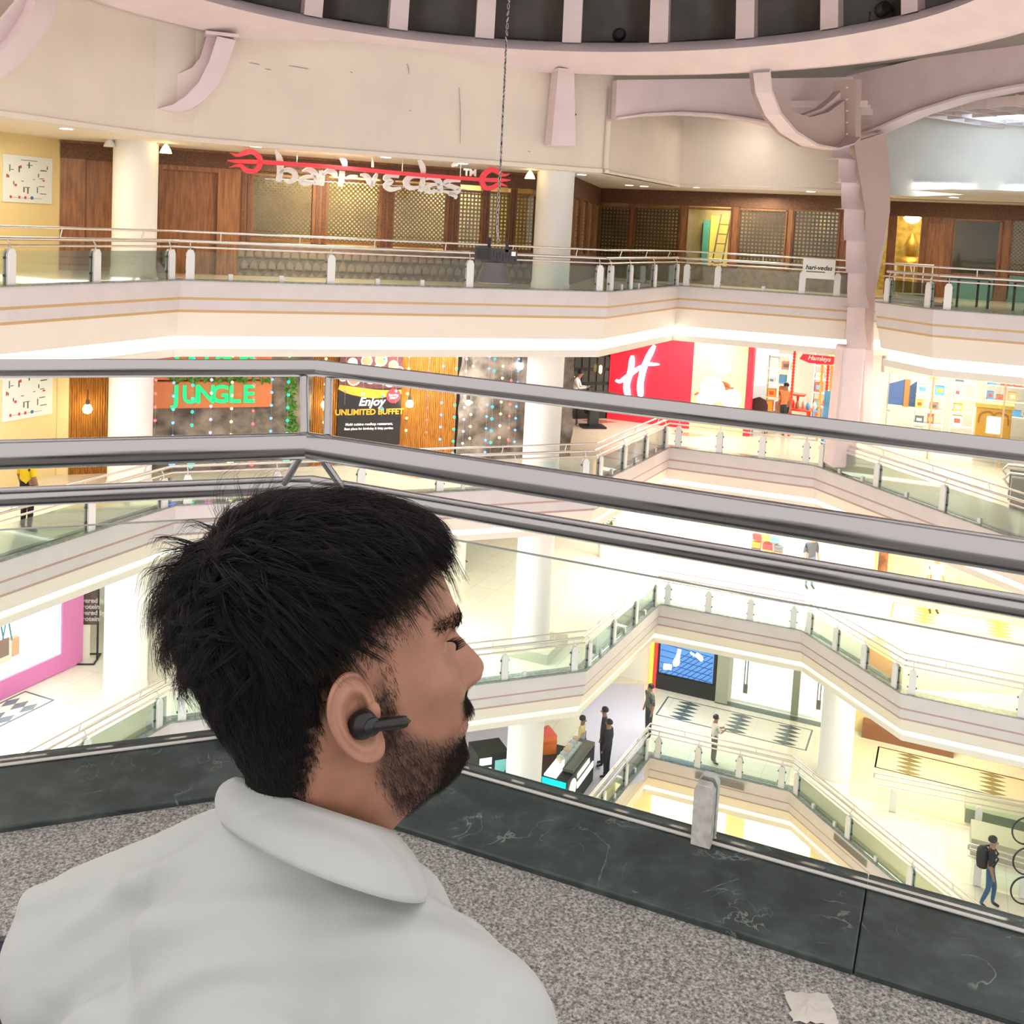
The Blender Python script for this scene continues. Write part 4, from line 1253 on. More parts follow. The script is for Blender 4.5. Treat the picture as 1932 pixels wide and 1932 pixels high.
# orange toy theatre
s0, s1 = W4B.S(1840, 800, -.7), W4B.S(1908, 800, -.7)
tz0, tz1 = W4B.px(1872, 832, -.7)[1], W4B.px(1872, 770, -.7)[1]
tt = thing('toy_theatre', 'orange toy theatre cabinet with a white screen in the window', 'cabinet', W4B.P((s0 + s1) / 2, tz0, -.7))
M_ty = mat('toy_orange', (.9, .48, .06), .5)
MB().fb(W4B, s0, s1, tz0, tz1, -1.2, -.7).build('body', M_ty, tt, bevel=.03)
MB().fb(W4B, s0 - .05, s1 + .05, tz1, tz1 + .12, -1.25, -.65).build('top', mat('toy_yellow', (.95, .70, .12), .5), tt)
MB().fb(W4B, s0 - .03, s1 + .03, tz0 - .05, tz0, -1.22, -.66).build('base', mat('toy_green', (.35, .55, .05), .5), tt)
MB().fb(W4B, s0 + .3, s1 - .28, tz0 + .22, tz0 + .72, -.7, -.68).build('screen', emat('screen_white', (1, 1, .97), 1.2), tt)
mb = MB(); strokes(mb, [[(s0 + .08, tz0 + .5, .04), (s0 + .12, tz1 - .2, .05), (s0 + .35, tz1 - .12, .05), ((s0 + s1) / 2, tz1 - .2, .05), (s1 - .35, tz1 - .12, .05), (s1 - .12, tz1 - .2, .05), (s1 - .08, tz0 + .5, .04)]], lambda a, b, d: W4B.P(a, b, d), .03, -.7)
mb.build('wavy_trim', mat('toy_brown', (.55, .2, .03), .5), tt)
MB().fb(W4B, s0, s1, fB, tz0 - .05, -1.2, -.72).build('plinth', M_shopw, tt)
# shop banner
s0, s1, z0, z1 = W4B.rect(1509, 667, 1582, 690, -.4)
bn = thing('shop_banner', 'hanging red banner with white script in the shop entrance', 'sign', W4B.P((s0 + s1) / 2, z0, -.4))
mb = MB(); mb.prism([(s0, z0 + .1), (s0 + .3, z0), (s1 - .2, z0), (s1, z0 + .12), (s1 - .1, z1), (s0 + .1, z1)], lambda a, b, q: W4B.P(a, b, q), -.44, -.4)
mb.build('panel', M_redw, bn)
mb = MB(); letter(mb, 'Hamleys', (z1 - z0) * .75, W4B, (s0 + s1) / 2, (z0 + z1) / 2 + .03, -.39, ext=.006, bold=.004, shear=.3)
mb.build('lettering', M_white, bn)
for a in (s0 + .2, s1 - .2):
    MB().tube([W4B.P(a, z1, -.42), W4B.P(a, cB, -.42)], .012, 6).build('hanger', M_farsteel, bn)
# red gift table, beaded posts, yellow stool table, black chair back, blue roll-up
rt = thing('gift_table', 'two-tier red table with turned legs in the shop entrance', 'table', W4B.P(S4B(1503, 780), fB, -1.4))
tr = mat('table_red', (.80, .06, .02), .4)
a0, a1 = W4B.S(1474, 770, -1.4), W4B.S(1532, 770, -1.4)
MB().fb(W4B, a0, a1, fB + .78, fB + .84, -1.9, -1.2).build('top', tr, rt, bevel=.02)
MB().fb(W4B, a0 + .25, a1 - .25, fB + 1.25, fB + 1.3, -1.75, -1.35).build('upper_tier', tr, rt)
for a in (a0 + .1, a1 - .1):
    for d in (-1.8, -1.3):
        MB().lathe(W4B.P(a, 0, d), [(.03, fB), (.05, fB + .1), (.025, fB + .25), (.06, fB + .45), (.03, fB + .6), (.05, fB + .78)], 10).build('leg', tr, rt)
MB().lathe(W4B.P((a0 + a1) / 2, 0, -1.55), [(.04, fB + .84), (.03, fB + 1.0), (.05, fB + 1.25)], 10).build('stem', tr, rt)
for i in range(7):
    a = a0 + .15 + i * .17
    tag(MB().lathe(W4B.P(a, 0, -1.4 - (i % 2) * .25), [(.05, fB + .84), (.07, fB + .95), (.04, fB + 1.05), (0, fB + 1.08)], 10).build('small_toy', mat('toy_%d' % (i * 3 % 10), toycol[i * 3 % 10], .5), None, W4B.P(a, fB + .84, -1.4)), '%s skittle-shaped toy, %s along the red two-tier table' % (toyname[i * 3 % 10], ordn[i]), 'toy', 'toys on the red table')
for j, x in enumerate((1494, 1548, 1559, 1566, 1573)):
    a = W4B.S(x, 740, -.9)
    hgt = cB - .2 if j == 0 else fB + 2.3
    o = MB()
    z = fB
    prof = []
    while z < hgt:
        prof += [(.03, z), (.055, z + .05), (.03, z + .1)]; z += .1
    o.lathe(W4B.P(a, 0, -.9), prof, 8)
    tag(o.build('beaded_pole', tr if j == 0 else (mat('candy_gold', (.85, .5, .1), .4) if j % 2 else tr), None, W4B.P(a, fB, -.9)), 'beaded %s, %s' % ('red pole rising from the red table' if j == 0 else 'candy pole right of the red table', ['the tallest', 'first', 'second', 'third', 'fourth'][j]), 'pole')
bs = thing('chair', 'black round-backed chair with a pink bow beside the red jamb', 'chair', W4B.P(S4B(1432, 760), fB, -.6))
a = W4B.S(1432, 760, -.6)
mb = MB(); mb.prism([(-.28, 0), (.28, 0), (.28, .55), (.2, .72), (0, .8), (-.2, .72), (-.28, .55)], lambda x, y, d: W4B.P(a + x, fB + .4 + y, d), -.66, -.6)
mb.build('backrest', mat('dark_chair', (.05, .02, .02), .5), bs)
MB().fb(W4B, a - .28, a + .28, fB + .36, fB + .42, -1.1, -.6).build('seat', MATS['dark_chair'], bs)
for q in (-.25, .22):
    for d in (-1.06, -.64):
        MB().fb(W4B, a + q, a + q + .04, fB, fB + .36, d, d + .04).build('leg', MATS['dark_chair'], bs)
mb = MB(); strokes(mb, [[(a - .05, fB + .62, .1), (a + .05, fB + .55, .04), (a + .16, fB + .58, .12)], [(a + .02, fB + .56, .04), (a - .1, fB + .45, .06)]], lambda x, y, d: W4B.P(x, y, d), .03, -.59)
mb.build('bow', mat('bow_pink', (.8, .35, .3), .5), bs)
ys = thing('play_table', 'yellow round play table behind the black chair', 'table', W4B.P(S4B(1448, 770), fB, -1.75))
a = W4B.S(1447, 770, -1.75)
MB().lathe(W4B.P(a, 0, -1.75), [(.42, fB + .35), (.44, fB + .4), (.42, fB + .46)], 18).build('top', mat('toy_yellow', (.95, .70, .12), .5), ys)
MB().lathe(W4B.P(a, 0, -1.75), [(.3, fB), (.3, fB + .04), (.12, fB + .1), (.12, fB + .35)], 18).build('base', mat('toy_green', (.35, .55, .05), .5), ys)
ru = thing('roll_up_banner', 'blue roll-up banner left of the pink pier', 'banner', W4B.P(S4B(1573, 780), fB, .5))
s0, s1, z0, z1 = W4B.rect(1556, 737, 1592, 803, .5)
MB().fb(W4B, s0, s1, fB + .06, z1, .47, .5).build('panel', mat('banner_blue', (.10, .32, .55), .5, noise=.3, nscale=2), ru)
MB().fb(W4B, s0 - .05, s1 + .05, fB, fB + .06, .35, .6).build('foot', M_farsteel, ru)
mb = MB(); letter(mb, 'offer', .16, W4B, (s0 + s1) / 2, z1 - .14, .505, ext=.003, shear=.2); mb.build('lettering', M_white, ru)
for i, c in enumerate(((.9, .35, .1), (.85, .7, .2), (.8, .1, .1), (.1, .1, .3))):
    MB().fb(W4B, s0 + .1 + i * .14, s0 + .22 + i * .14, fB + .45, fB + .8 + (i % 2) * .1, .5, .505).build('printed_figure', mat('print_%d' % i, c, .5), ru)
figure('person', 'shopper in an orange top striding through the toy shop', W4B.P(S4B(1470, 790), fB, -1.0), math.radians(-140), 1.68, (.75, .28, .1), (.04, .05, .06),
       {'knl': (.14, .1, .5), 'anl': (.02, .1, .1), 'tol': (.17, .1, .04), 'knr': (-.06, -.1, .5), 'anr': (-.28, -.1, .14), 'tor': (-.14, -.1, .04)})
figure('person', 'shopper in a dark top at the back of the toy shop by the pier', W4B.P(S4B(1583, 780), fB, -2.4), math.radians(-60), 1.7, (.10, .08, .08), (.06, .05, .06))
# yellow shirt person at the left
yp = at_z(50, 1006, fB)
figure('person', 'person in a bright yellow top and black trousers behind the left railing', (yp.x, yp.y, fB), math.radians(60), 1.7, (.90, .62, .01), (.015, .012, .012))
map_board(W1, 3, 700, 97, 780, 'white floor plan board on the yellow wall of the second gallery', 1)
# ------------------------------------------------------------------ third gallery
zC = -2 * H; fC = zC - .05; cC = -H - 1.25
M_cwall = mat('bright_shop_wall', (.92, .90, .84), .6)
for k, cz in ((2, cC), (3, -2 * H - 1.25)):
    z0 = -H * k - .05
    wb = MB().fb(W4D, -9.0, 11.5 if k == 2 else 1.0, z0, cz, -.3, -.02)
    struct(wb.build('wall_back', M_cwall), 'bright white back wall of the %s' % FLN[k])
W2C = Fr(P12 - Vector((e1.y, -e1.x)) * 7.5, e1)
for k, cz in ((2, cC), (3, -2 * H - 1.25)):
    struct(MB().fb(W2C, -8, 9.2, -H * k - .05, cz, -.3, 0).build('wall_far', M_cwall), 'bright far wall behind the round columns of the %s' % FLN[k])
def ibox(name, m, parent, *a):
    return MB().fb(*a).build(name, m, parent)

# diamond floor inlays: border lines and stacks of dark diamonds
def inlay(o, t, n, w, h, k, stacks, label, dia, bord, nd=5, dl=.78):
    z = -H * k - .05
    o = Vector(o)
    q = lambda a, b, c=0: (o.x + t.x * a + n.x * b, o.y + t.y * a + n.y * b, z + .003 + c)
    r_ = thing('floor_inlay', label, None, (o.x, o.y, z)); struct(r_)
    for i, (a0, a1, b0, b1) in enumerate(((-.05, w + .05, -.05, .0), (-.05, w + .05, h, h + .05), (-.05, 0, 0, h), (w, w + .05, 0, h))):
        MB().quad(q(a0, b0), q(a1, b0), q(a1, b1), q(a0, b1)).build('border_strip', bord, r_)
    dm = None
    for s in stacks:
        for j in range(nd):
            b = h * (j + .5) / nd
            e = h / nd * .5
            l = dl / 2
            MB().quad(q(s - l, b, .001), q(s, b - e, .001), q(s + l, b, .001), q(s, b + e, .001)).build('diamond', dia, r_)
M_ink = mat('dark_slate_inlay', (.10, .13, .12), .2)
M_inkb = mat('brown_inlay', (.30, .15, .05), .2)
inlay((5.4, 32.68), e2, e0, 4.7, 1.42, 3, (.75, 2.5, 4.05), 'dark diamond inlay in front of the exit doors', M_ink, M_ink)
inlay((11.62, 29.98), e2, e0, 6.0, 1.35, 3, (.9, 3.2, 5.2), 'brown and slate diamond inlay right of the lowest column', mat('olive_inlay', (.24, .20, .08), .2), M_inkb)
p = at_z(868, 1090, fC)
inlay((p.x - 2.3, p.y + .6), e1, Vector((-e1.y, e1.x)), 2.6, 1.3, 2, (1.2, 2.0), 'diamond inlay behind the man forehead on the third gallery', M_ink, M_ink, 3)
p = at_z(1682, 1165, fC)
inlay((p.x, p.y), e2, e0, 5.0, 1.4, 2, (.9, 2.9, 4.4), 'orange diamond inlay on the yellow shop floor', mat('orange_inlay', (.55, .27, .05), .2), M_inkb)
p = at_z(0, 1400, fC)
inlay((p.x - 2.0, p.y - 1.2), e0, Vector((e0.y, -e0.x)), 3.7, .8, 2, (2.6, 3.2), 'blue grey diamond inlay below the pink framed advert', mat('bluegrey_inlay', (.16, .19, .23), .2), M_ink, 3, .5)
p = at_z(1095, 955, fB); p2 = at_z(800, 895, fB)
for i, (x, y, c) in enumerate(((1130, 795, (.55, .20, .12)), (790, 897, (.70, .33, .18)), (1300, 820, (.6, .28, .18)))):
    p = at_z(x, y, fB)
    struct(MB().quad((p.x - .6, p.y, fB + .003), (p.x, p.y - .35, fB + .003), (p.x + .6, p.y, fB + .003), (p.x, p.y + .35, fB + .003)).build('floor_inlay', mat('terracotta_inlay_%d' % i, c, .2)), 'terracotta diamond set in the second gallery floor')
# warm coloured floor in front of the yellow shops
m = MB(); q = [at_z(x, y, fC + .002) for x, y in ((1640, 1110), (2100, 1200), (2100, 1320), (1712, 1300), (1640, 1240))]
m.add(q, [(0, 1, 2, 3, 4)])
struct(m.build('floor_amber', mat('amber_tiles', (.88, .70, .38), .15)), 'amber tiled floor before the yellow shops')
m = MB(); q = [at_z(x, y, fC + .004) for x, y in ((1628, 1200), (1668, 1205), (1705, 1295), (1640, 1255))]
m.add(q, [(0, 1, 2, 3)])
struct(m.build('floor_orange', mat('orange_tiles', (.85, .38, .14), .15)), 'orange tiled strip behind the slanting railing')

# advert with a tote bag, pink frame
ADS = lambda x, y, d=.05: W1.px(x, y, d)
sA1 = W1.S(152, 1240, .05); sA0 = sA1 - 5.2
zA0, zA1 = fC + .02, fC + 2.55
t = thing('advert_lightbox', 'white advert light box in a wide pink frame on the left wall', 'advert', W1.P(sA0, zA0, .05))
M_mag = mat('magenta_frame', (.62, .17, .40), .4, emit=.08)
for a, b, c, d in ((sA0, sA1, zA0, zA0 + .42), (sA0, sA1, zA1 - .12, zA1), (sA1 - .62, sA1, zA0 + .42, zA1 - .12), (sA0, sA0 + .4, zA0 + .42, zA1 - .12)):
    ibox('frame', M_mag, t, W1, a, b, c, d, 0, .12)
ibox('panel', emat('advert_glow', (.92, .98, 1.0), .95), t, W1, sA0 + .4, sA1 - .62, zA0 + .42, zA1 - .12, 0, .06)
ibox('cyan_edge', emat('advert_cyan', (.45, .85, .95), .8), t, W1, sA1 - .72, sA1 - .62, zA0 + .42, zA1 - .12, .06, .07)
BGF = Fr(Vector(W1.P(0, 0, .16)[:2]), e0)
x0, x1, y0, y1 = BGF.rect(-40, 1268, 26, 1204)
bg = thing('tote_bag', 'printed tote bag with thin blue handles in the pink advert', 'bag', BGF.P((x0 + x1) / 2, y0))
ibox('body', mat('bag_pale', (.72, .62, .52), .6), bg, BGF, x0, x1 - .12, y0, y1, -.08, .08)
ibox('side_gusset', mat('bag_tan', (.62, .36, .22), .6), bg, BGF, x1 - .12, x1 + .1, y0 + .05, y1 + .02, -.08, .06)
ibox('patch', mat('bag_patch', (.25, .16, .13), .6), bg, BGF, x0 + .3, x1 - .2, y0 + .15, y0 + .55, .08, .09)
for a in (.25, .45):
    MB().tube([BGF.P(x1 - a - .1, y1, .05), BGF.P(x1 - a, y1 + .45, .05), BGF.P(x1 - a + .06, y1 + .5, .05), BGF.P(x1 - a + .16, y1, .05)], .016, 6).build('handle', mat('bag_blue', (.05, .22, .30), .5), bg)

# poster stand
q = at_z(172, 1245, fC)
PF = Fr((q.x, q.y), (1, .12))
s0, s1, z0, z1 = PF.rect(152, 1178, 186, 1106)
t = thing('poster_stand', 'dark poster on a black standing frame left of the column', 'sign stand', (q.x, q.y, fC))
ibox('poster', mat('poster_brown', (.12, .07, .06), .5, noise=.5, nscale=6), t, PF, s0, s1, z0, z1, -.02, .02)
MB().tube([PF.P(s1, fC, 0), PF.P(s1, z1, 0)], .025, 6).build('upright', M_black, t)
MB().tube([PF.P(s0, fC + .02, -.3), PF.P(s0, fC + .02, .3), PF.P(s1, fC + .02, .3), PF.P(s1, fC + .02, -.3)], .025, 6, closed=True).build('foot_frame', M_black, t)
for i in range(4):
    mb = MB(); letter(mb, ('Powered by', 'Protein', 'Powered by', 'Protein')[i], .16, PF, (s0 + s1) / 2, z1 - .35 - i * .15, .025, ext=.002, bold=.004)
    mb.build('lettering', mat('poster_print', (.6, .58, .54), .5), t)
ibox('printed_pack', mat('pack_print', (.55, .42, .36), .5), t, PF, s0 + .25, s1 - .15, z0 + .2, z0 + .7, .02, .026)

# handbag wall, mannequin and frames of the bright shops
CW = W4D
for i, (x, y, c) in enumerate(((1430, 1011, (.7, .05, .05)), (1447, 1013, (.85, .5, .08)), (1464, 1016, (.12, .55, .75)), (1428, 1026, (.75, .2, .04)), (1449, 1030, (.65, .04, .05)), (1470, 1033, (.12, .13, .14)), (1427, 1038, (.10, .11, .12)), (1449, 1041, (.8, .45, .06)), (1469, 1045, (.75, .18, .10)))):
    s, z = CW.px(x, y)
    b = thing('hand_bag', '%s handbag on the white display wall' % ['scarlet', 'amber', 'sky blue', 'orange', 'crimson', 'charcoal', 'black', 'mustard', 'coral'][i], 'handbag', CW.P(s, z - .1, .1), 'handbags on the display wall')
    cm = mat('bag_col_%d' % i, c, .5)
    ibox('body', cm, b, CW, s - .14, s + .14, z - .1, z + .09, .02, .16)
    ibox('flap', cm, b, CW, s - .15, s + .15, z + .02, z + .1, .16, .175)
    MB().tube([CW.P(s - .09, z + .09, .09), CW.P(s - .05, z + .16, .09), CW.P(s + .05, z + .16, .09), CW.P(s + .09, z + .09, .09)], .008, 5).build('handle', cm, b)
mq = CW.P(CW.S(1537, 1050), fC, 1.0)
figure('mannequin', 'dressed shop figure in a dark jacket and blue jeans by the handbags', (mq.x, mq.y, fC), math.radians(-80), 1.75, (.06, .07, .09), (.10, .16, .26), cat='mannequin')
ibf = thing('glowing_frame', 'thin glowing orange frame beside the brown shop poster', 'sign frame', CW.P(CW.S(1651, 1090), fC, .4))
ibox('side', emat('orange_glow', (1, .30, .05), 1.2), ibf, CW, CW.S(1649, 1090), CW.S(1654, 1090), fC, cC - .4, .3, .4)
ibox('lintel', MATS['orange_glow'], ibf, CW, CW.S(1560, 1050), CW.S(1654, 1050), cC - .46, cC - .4, .3, .4)
tag(ibox('shop_poster', mat('brown_face_poster', (.22, .09, .04), .5, noise=.6, nscale=4), None, CW, CW.S(1656, 1080), CW.S(1674, 1080), fC + .3, cC - .3, .2, .25), 'tall brown poster right of the orange frame', 'poster')
struct(MB().fb(CW, CW.S(1675, 1080), CW.S(2100, 1080), fC, cC, 0, .1).build('wall_amber', mat('amber_wall', (.88, .68, .32), .5, noise=.25, nscale=1.3)), 'amber wall of the yellow shop')
mq = CW.P(CW.S(1766, 1085), fC, 1.2)
figure('mannequin', 'dressed shop figure in pale clothes against the amber wall', (mq.x, mq.y, fC), math.radians(-95), 1.75, (.75, .62, .5), (.7, .6, .5), cat='mannequin')
area('shop_lamp', CW.P(CW.S(1500, 1000), cC - .1, 2.0), 3.0, 300, (1, .97, .9))
area('shop_lamp', CW.P(CW.S(1850, 1050), cC - .1, 2.4), 3.0, 260, (1, .86, .60))
# potted flowers
q = CW.P(CW.S(1168, 1000), fC, 1.6)
t = thing('potted_plant', 'green plant with orange blooms against the white wall', 'plant', (q.x, q.y, fC))
MB().lathe((q.x, q.y, 0), [(.16, fC), (.22, fC + .5), (.2, fC + .52)], 14).build('pot', M_white, t)
lf = MB(); fl_ = MB(); rg = random.Random(4)
for i in range(90):
    a, b, r_ = rg.uniform(0, 6.28), rg.uniform(.5, 1.5), rg.uniform(.05, .32)
    p = Vector((q.x + math.cos(a) * r_, q.y + math.sin(a) * r_, fC + b)); u = Vector((rg.uniform(-1, 1), rg.uniform(-1, 1), rg.uniform(-.5, 1))).normalized() * .12; v = u.cross(Vector((.3, .5, .8))).normalized() * .05
    (fl_ if b > 1.25 and i % 2 else lf).add([p - u, p + v, p + u, p - v], [(0, 1, 2, 3)])
lf.build('foliage', M_leaf, t, fix=False)['kind'] = 'stuff'; fl_.build('blooms', mat('orange_bloom', (.85, .25, .03), .5), t, fix=False)['kind'] = 'stuff'

# ------------------------------------------------------------------ lowest gallery
zD = -3 * H; fD = zD - .05; cD = -2 * H - 1.25
S4D = lambda x, y=1280: W4D.S(x, y)
# video wall
t = thing('video_wall', 'large screen showing blue paving and white shoes above a black base', 'screen', W4D.P(S4D(1290), fD, .2))
sa, sb = S4D(1241), S4D(1353, 1290)
zb = W4D.px(1241, 1265)[1]
ibox('black_base', M_black, t, W4D, sa, sb, fD, zb, 0, .25)
ibox('bezel', M_black, t, W4D, sa, sb, zb, cD, 0, .2)
ibox('picture', mat('screen_blue', (.08, .22, .55), .4, emit=.55, ecol=(.1, .28, .7)), t, W4D, sa + .08, sb - .12, zb + .05, cD, .2, .21)
nl = MB()
wv = sb - sa
for i in range(9):
    u = sa + .1 + i * (wv - .3) / 9
    strokes(nl, [[(u, zb + .05, .025), (min(u + 1.0, sb - .15), zb + .05 + min(1.0, sb - .15 - u) * .9, .025)]], lambda a, b, d: W4D.P(a, b, d), .003, .21)
for i in range(6):
    zz = zb + .2 + i * .22
    strokes(nl, [[(sa + .1, zz, .025), (sb - .15, zz - .12, .025)]], lambda a, b, d: W4D.P(a, b, d), .003, .21)
nl.build('paving_joints', mat('screen_dark_blue', (.02, .07, .25), .4, emit=.2), t)['kind'] = 'stuff'
M_shoe = emat('screen_white_shoe', (1, 1, 1), 1.0)
fx = lambda x, y, d: W4D.P(*W4D.px(1150 + x / 4.293, 1180 + y / 4.293, .2), d)
for ln in ([[(570, 190, 30), (555, 250, 34), (540, 300, 60), (515, 312, 30)]], [[(700, 230, 34), (740, 265, 40), (745, 290, 14)]], [[(438, 330, 50), (505, 338, 46)]], [[(655, 215, 16), (690, 245, 18)]]):
    mb = MB(); strokes(mb, ln, fx, .004, .215); mb.build('shoe_print', M_shoe, t)
rs = thing('light_strip_pillar', 'red and yellow glowing strip at the left end of the blue screen', 'light strip', W4D.P(S4D(1233), fD, .2))
ibox('yellow_band', emat('strip_yellow', (1, .55, .05), 1.1), rs, W4D, S4D(1228), S4D(1235), fD, cD, 0, .25)
ibox('red_band', emat('strip_red', (.9, .03, .02), 1.0), rs, W4D, S4D(1235), S4D(1240.5), fD, cD, 0, .3)
tag(ibox('glass_side_panel', mat('olive_glass', (.35, .37, .27), .3), None, W4D, S4D(1355, 1290), S4D(1378, 1290), fD + .05, cD, .3, .36), 'olive grey side panel right of the blue screen', 'panel')
# exit doors
dr = thing('door_1', 'bright glass exit doors with long handles', None, W4D.P(S4D(1460), fD)); struct(dr)
ibox('door_glow', emat('bright_lobby', (1, .98, .90), .9), dr, W4D, S4D(1378, 1290), S4D(1572, 1320), fD, cD, -.4, -.3)
MB().fb(W4D, S4D(1352, 1318), S4D(1572, 1350), fD - .0, fD + .006, 0, .35).build('threshold', mat('dark_green_threshold', (.10, .14, .11), .3), dr)
for a, b in ((1380, 1404), (1406, 1500), (1502, 1545)):
    ibox('glass_leaf', M_pane, dr, W4D, S4D(a, 1300), S4D(b, 1320), fD + .05, cD, 0, .02)
for x, yt, yb in ((1404, 1253, 1308), (1544, 1287, 1343)):
    s = S4D(x, 1300)
    zt_, zb_ = fD + 2.3, fD + .55
    MB().tube([W4D.P(s, zb_, .08), W4D.P(s, zt_, .08), W4D.P(s + .09, zt_, .08), W4D.P(s + .09, zb_, .08)], .018, 6, closed=True).build('long_handle', mat('dark_handle', (.16, .16, .13), .4), dr)
    ibox('lock_case', mat('dark_handle', (.16, .16, .13), .4), dr, W4D, s - .02, s + .12, zb_ - .1, zb_ + .2, .05, .1)
for a, b, z_ in ((1448, 1490, 2.0), (1520, 1545, 1.9)):
    MB().fb(W4D, S4D(a, 1270), S4D(b, 1275), fD + z_, fD + z_ + .42, -.28, -.2).build('lobby_shelf', mat('lobby_grey', (.45, .43, .33), .5), dr)
MB().fb(W4D, S4D(1494, 1300), S4D(1508, 1300), fD, cD, -.25, -.1).build('lobby_post', mat('lobby_cream', (.75, .72, .55), .5), dr)
# right part of the lowest back wall: brown and amber front
struct(MB().fb(W4D, S4D(1606, 1350), 14, fD, cD, -.3, 0).build('wall_amber', mat('amber_wall', (.88, .66, .20), .5)), 'amber shop wall behind the lowest column')
tag(ibox('wood_counter', mat('brown_counter', (.25, .10, .04), .5), None, W4D, S4D(1628, 1375), S4D(1800, 1400), fD, fD + .5, .02, .4), 'low brown counter along the amber wall', 'counter')
area('shop_lamp', W4D.P(S4D(1750, 1350), cD - .1, 1.6), 2.4, 90, (1, .84, .58))

# kiosk
KZ = fD + 1.05
k0 = at_z(1022, 1463, KZ)
K = Fr((k0.x, k0.y), e0)
kk = thing('drinks_kiosk', 'drinks kiosk with black worktop, cyan end panel and glowing logo', 'kiosk', (k0.x, k0.y, fD))
ibox('back_counter', mat('black_worktop', (.03, .035, .04), .35), kk, K, -.1, 2.0, fD, KZ - .12, -1.05, -.02)
ibox('front_cabinet', M_black, kk, K, .0, 2.25, fD, KZ, -.0, .72)
ibox('white_display', emat('display_white', (1, 1, .98), .8), kk, K, .03, 2.15, KZ, KZ + .05, .05, .4)
ibox('glass_guard', M_pane, kk, K, .5, 2.2, KZ, KZ + .4, .45, .47)
ibox('dark_ledge', mat('kiosk_grey', (.14, .14, .11), .4), kk, K, .45, 2.25, KZ + .02, KZ + .1, .42, .72)
ibox('end_panel', emat('cyan_lightbox', (.0, .55, .62), .8), kk, K, -.03, 0, KZ - .62, KZ - .02, .02, .70)
for a, b, r_ in ((.22, .35, .09), (.56, .28, .12)):
    MB().lathe(K.P(-.035, KZ - .62 + b, a), [(r_, 0), (r_, .01)], 14, axis=(-e0.x, -e0.y, 0)).build('printed_logo', emat('logo_white', (1, 1, 1), .8), kk)
LG = Fr(Vector(K.P(0, 0, .735)[:2]), e0)
MB().lathe(LG.P(.42, KZ - .38, 0), [(.27, 0), (.27, .02)], 20, axis=(LG.n.x, LG.n.y, 0)).build('round_logo', emat('logo_cream', (1, .95, .75), 1.3), kk)
mb = MB(); strokes(mb, [[(.78, KZ - .2, .13), (1.75, KZ - .2, .13)], [(.8, KZ - .47, .17), (2.1, KZ - .47, .17)]], lambda a, b, d: LG.P(a, b, d), .02, 0)
mb.build('logo_lettering', emat('logo_cream', (1, .95, .75), 1.3), kk)['kind'] = 'stuff'
ibox('round_logo_stem', M_black, kk, LG, .38, .44, KZ - .55, KZ - .42, .02, .03)
for i in range(6):
    tag(MB().lathe(K.P(.75 + i * .25, 0, .22), [(.06, KZ + .05), (.09, KZ + .2), (.08, KZ + .24)], 10).build('food_tub', mat('tub_%d' % (i % 3), ((.8, .75, .55), (.55, .65, .75), (.75, .55, .4))[i % 3], .4), None, K.P(.75 + i * .25, KZ + .05, .22)), 'small food tub on the white kiosk display, %s from the cyan end' % ordn[i], 'tub', 'tubs on the kiosk')
oc = K.P(1.5, 0, -.45)
t = thing('juice_dispenser', 'orange drink dispenser with a red pointed lid in the kiosk', 'dispenser', (oc.x, oc.y, KZ - .12))
ibx = MB().box((oc.x, oc.y, KZ + .14), (.42, .42, .52), .3); ibx.build('tank', mat('orange_plastic', (.85, .22, .03), .4), t)
MB().box((oc.x, oc.y, KZ + .22), (.43, .43, .1), .3).build('band', mat('orange_deep', (.75, .15, .02), .4), t)
m = MB(); c4 = [(oc.x + .22 * math.cos(a), oc.y + .22 * math.sin(a), KZ + .405) for a in (.3 + .785, .3 + 2.356, .3 + 3.927, .3 + 5.498)]
c4 = [(oc.x + .31 * math.cos(a), oc.y + .31 * math.sin(a), KZ + .405) for a in (.3 + .785, .3 + 2.356, .3 + 3.927, .3 + 5.498)]
m.add(c4 + [(oc.x, oc.y, KZ + .64)], [(0, 1, 4), (1, 2, 4), (2, 3, 4), (3, 0, 4), (3, 2, 1, 0)]); m.build('lid', mat('red_plastic', (.8, .12, .10), .4), t)
for i in range(8):
    a = .3 + i * .24
    p = K.P(a, KZ - .12, -.95 + (i % 2) * .12)
    tag(MB().lathe(p, [(.06, 0), (.08, .12), (.03, .2), (.03, .3)], 8).build('bottle', mat('bottle_%d' % (i % 3), ((.5, .5, .48), (.1, .12, .1), (.55, .45, .2))[i % 3], .3), None, p), 'bottle on the black back counter, %s from its near end' % ordn[i], 'bottle', 'bottles on the kiosk back counter')
# staff and customers
pk = K.P(2.55, fD, .22)
figure('person', 'kiosk attendant in a pale yellow top behind the counter', (pk.x, pk.y, fD), math.radians(-20), 1.66, (.85, .72, .35), (.05, .05, .06))
pk = K.P(2.6, fD, 1.0)
figure('person', 'customer dressed in black at the far end of the kiosk, nearer one', (pk.x, pk.y, fD), math.radians(150), 1.72, (.02, .02, .025), (.02, .02, .025), sleeve=1)
pk = K.P(3.15, fD, .68)
figure('person', 'customer in a dark hooded top at the far end of the kiosk, farther one', (pk.x, pk.y, fD), math.radians(170), 1.78, (.03, .03, .035), (.02, .02, .025), sleeve=1)
sk = at_z(930, 1452, fD + .9)
SK = Fr((sk.x, sk.y), e1)
t = thing('vending_counter', 'small black counter with white label panels left of the kiosk column', 'counter', (sk.x, sk.y, fD))
ibox('body', M_black, t, SK, -.45, .45, fD, fD + 1.35, -.8, 0)
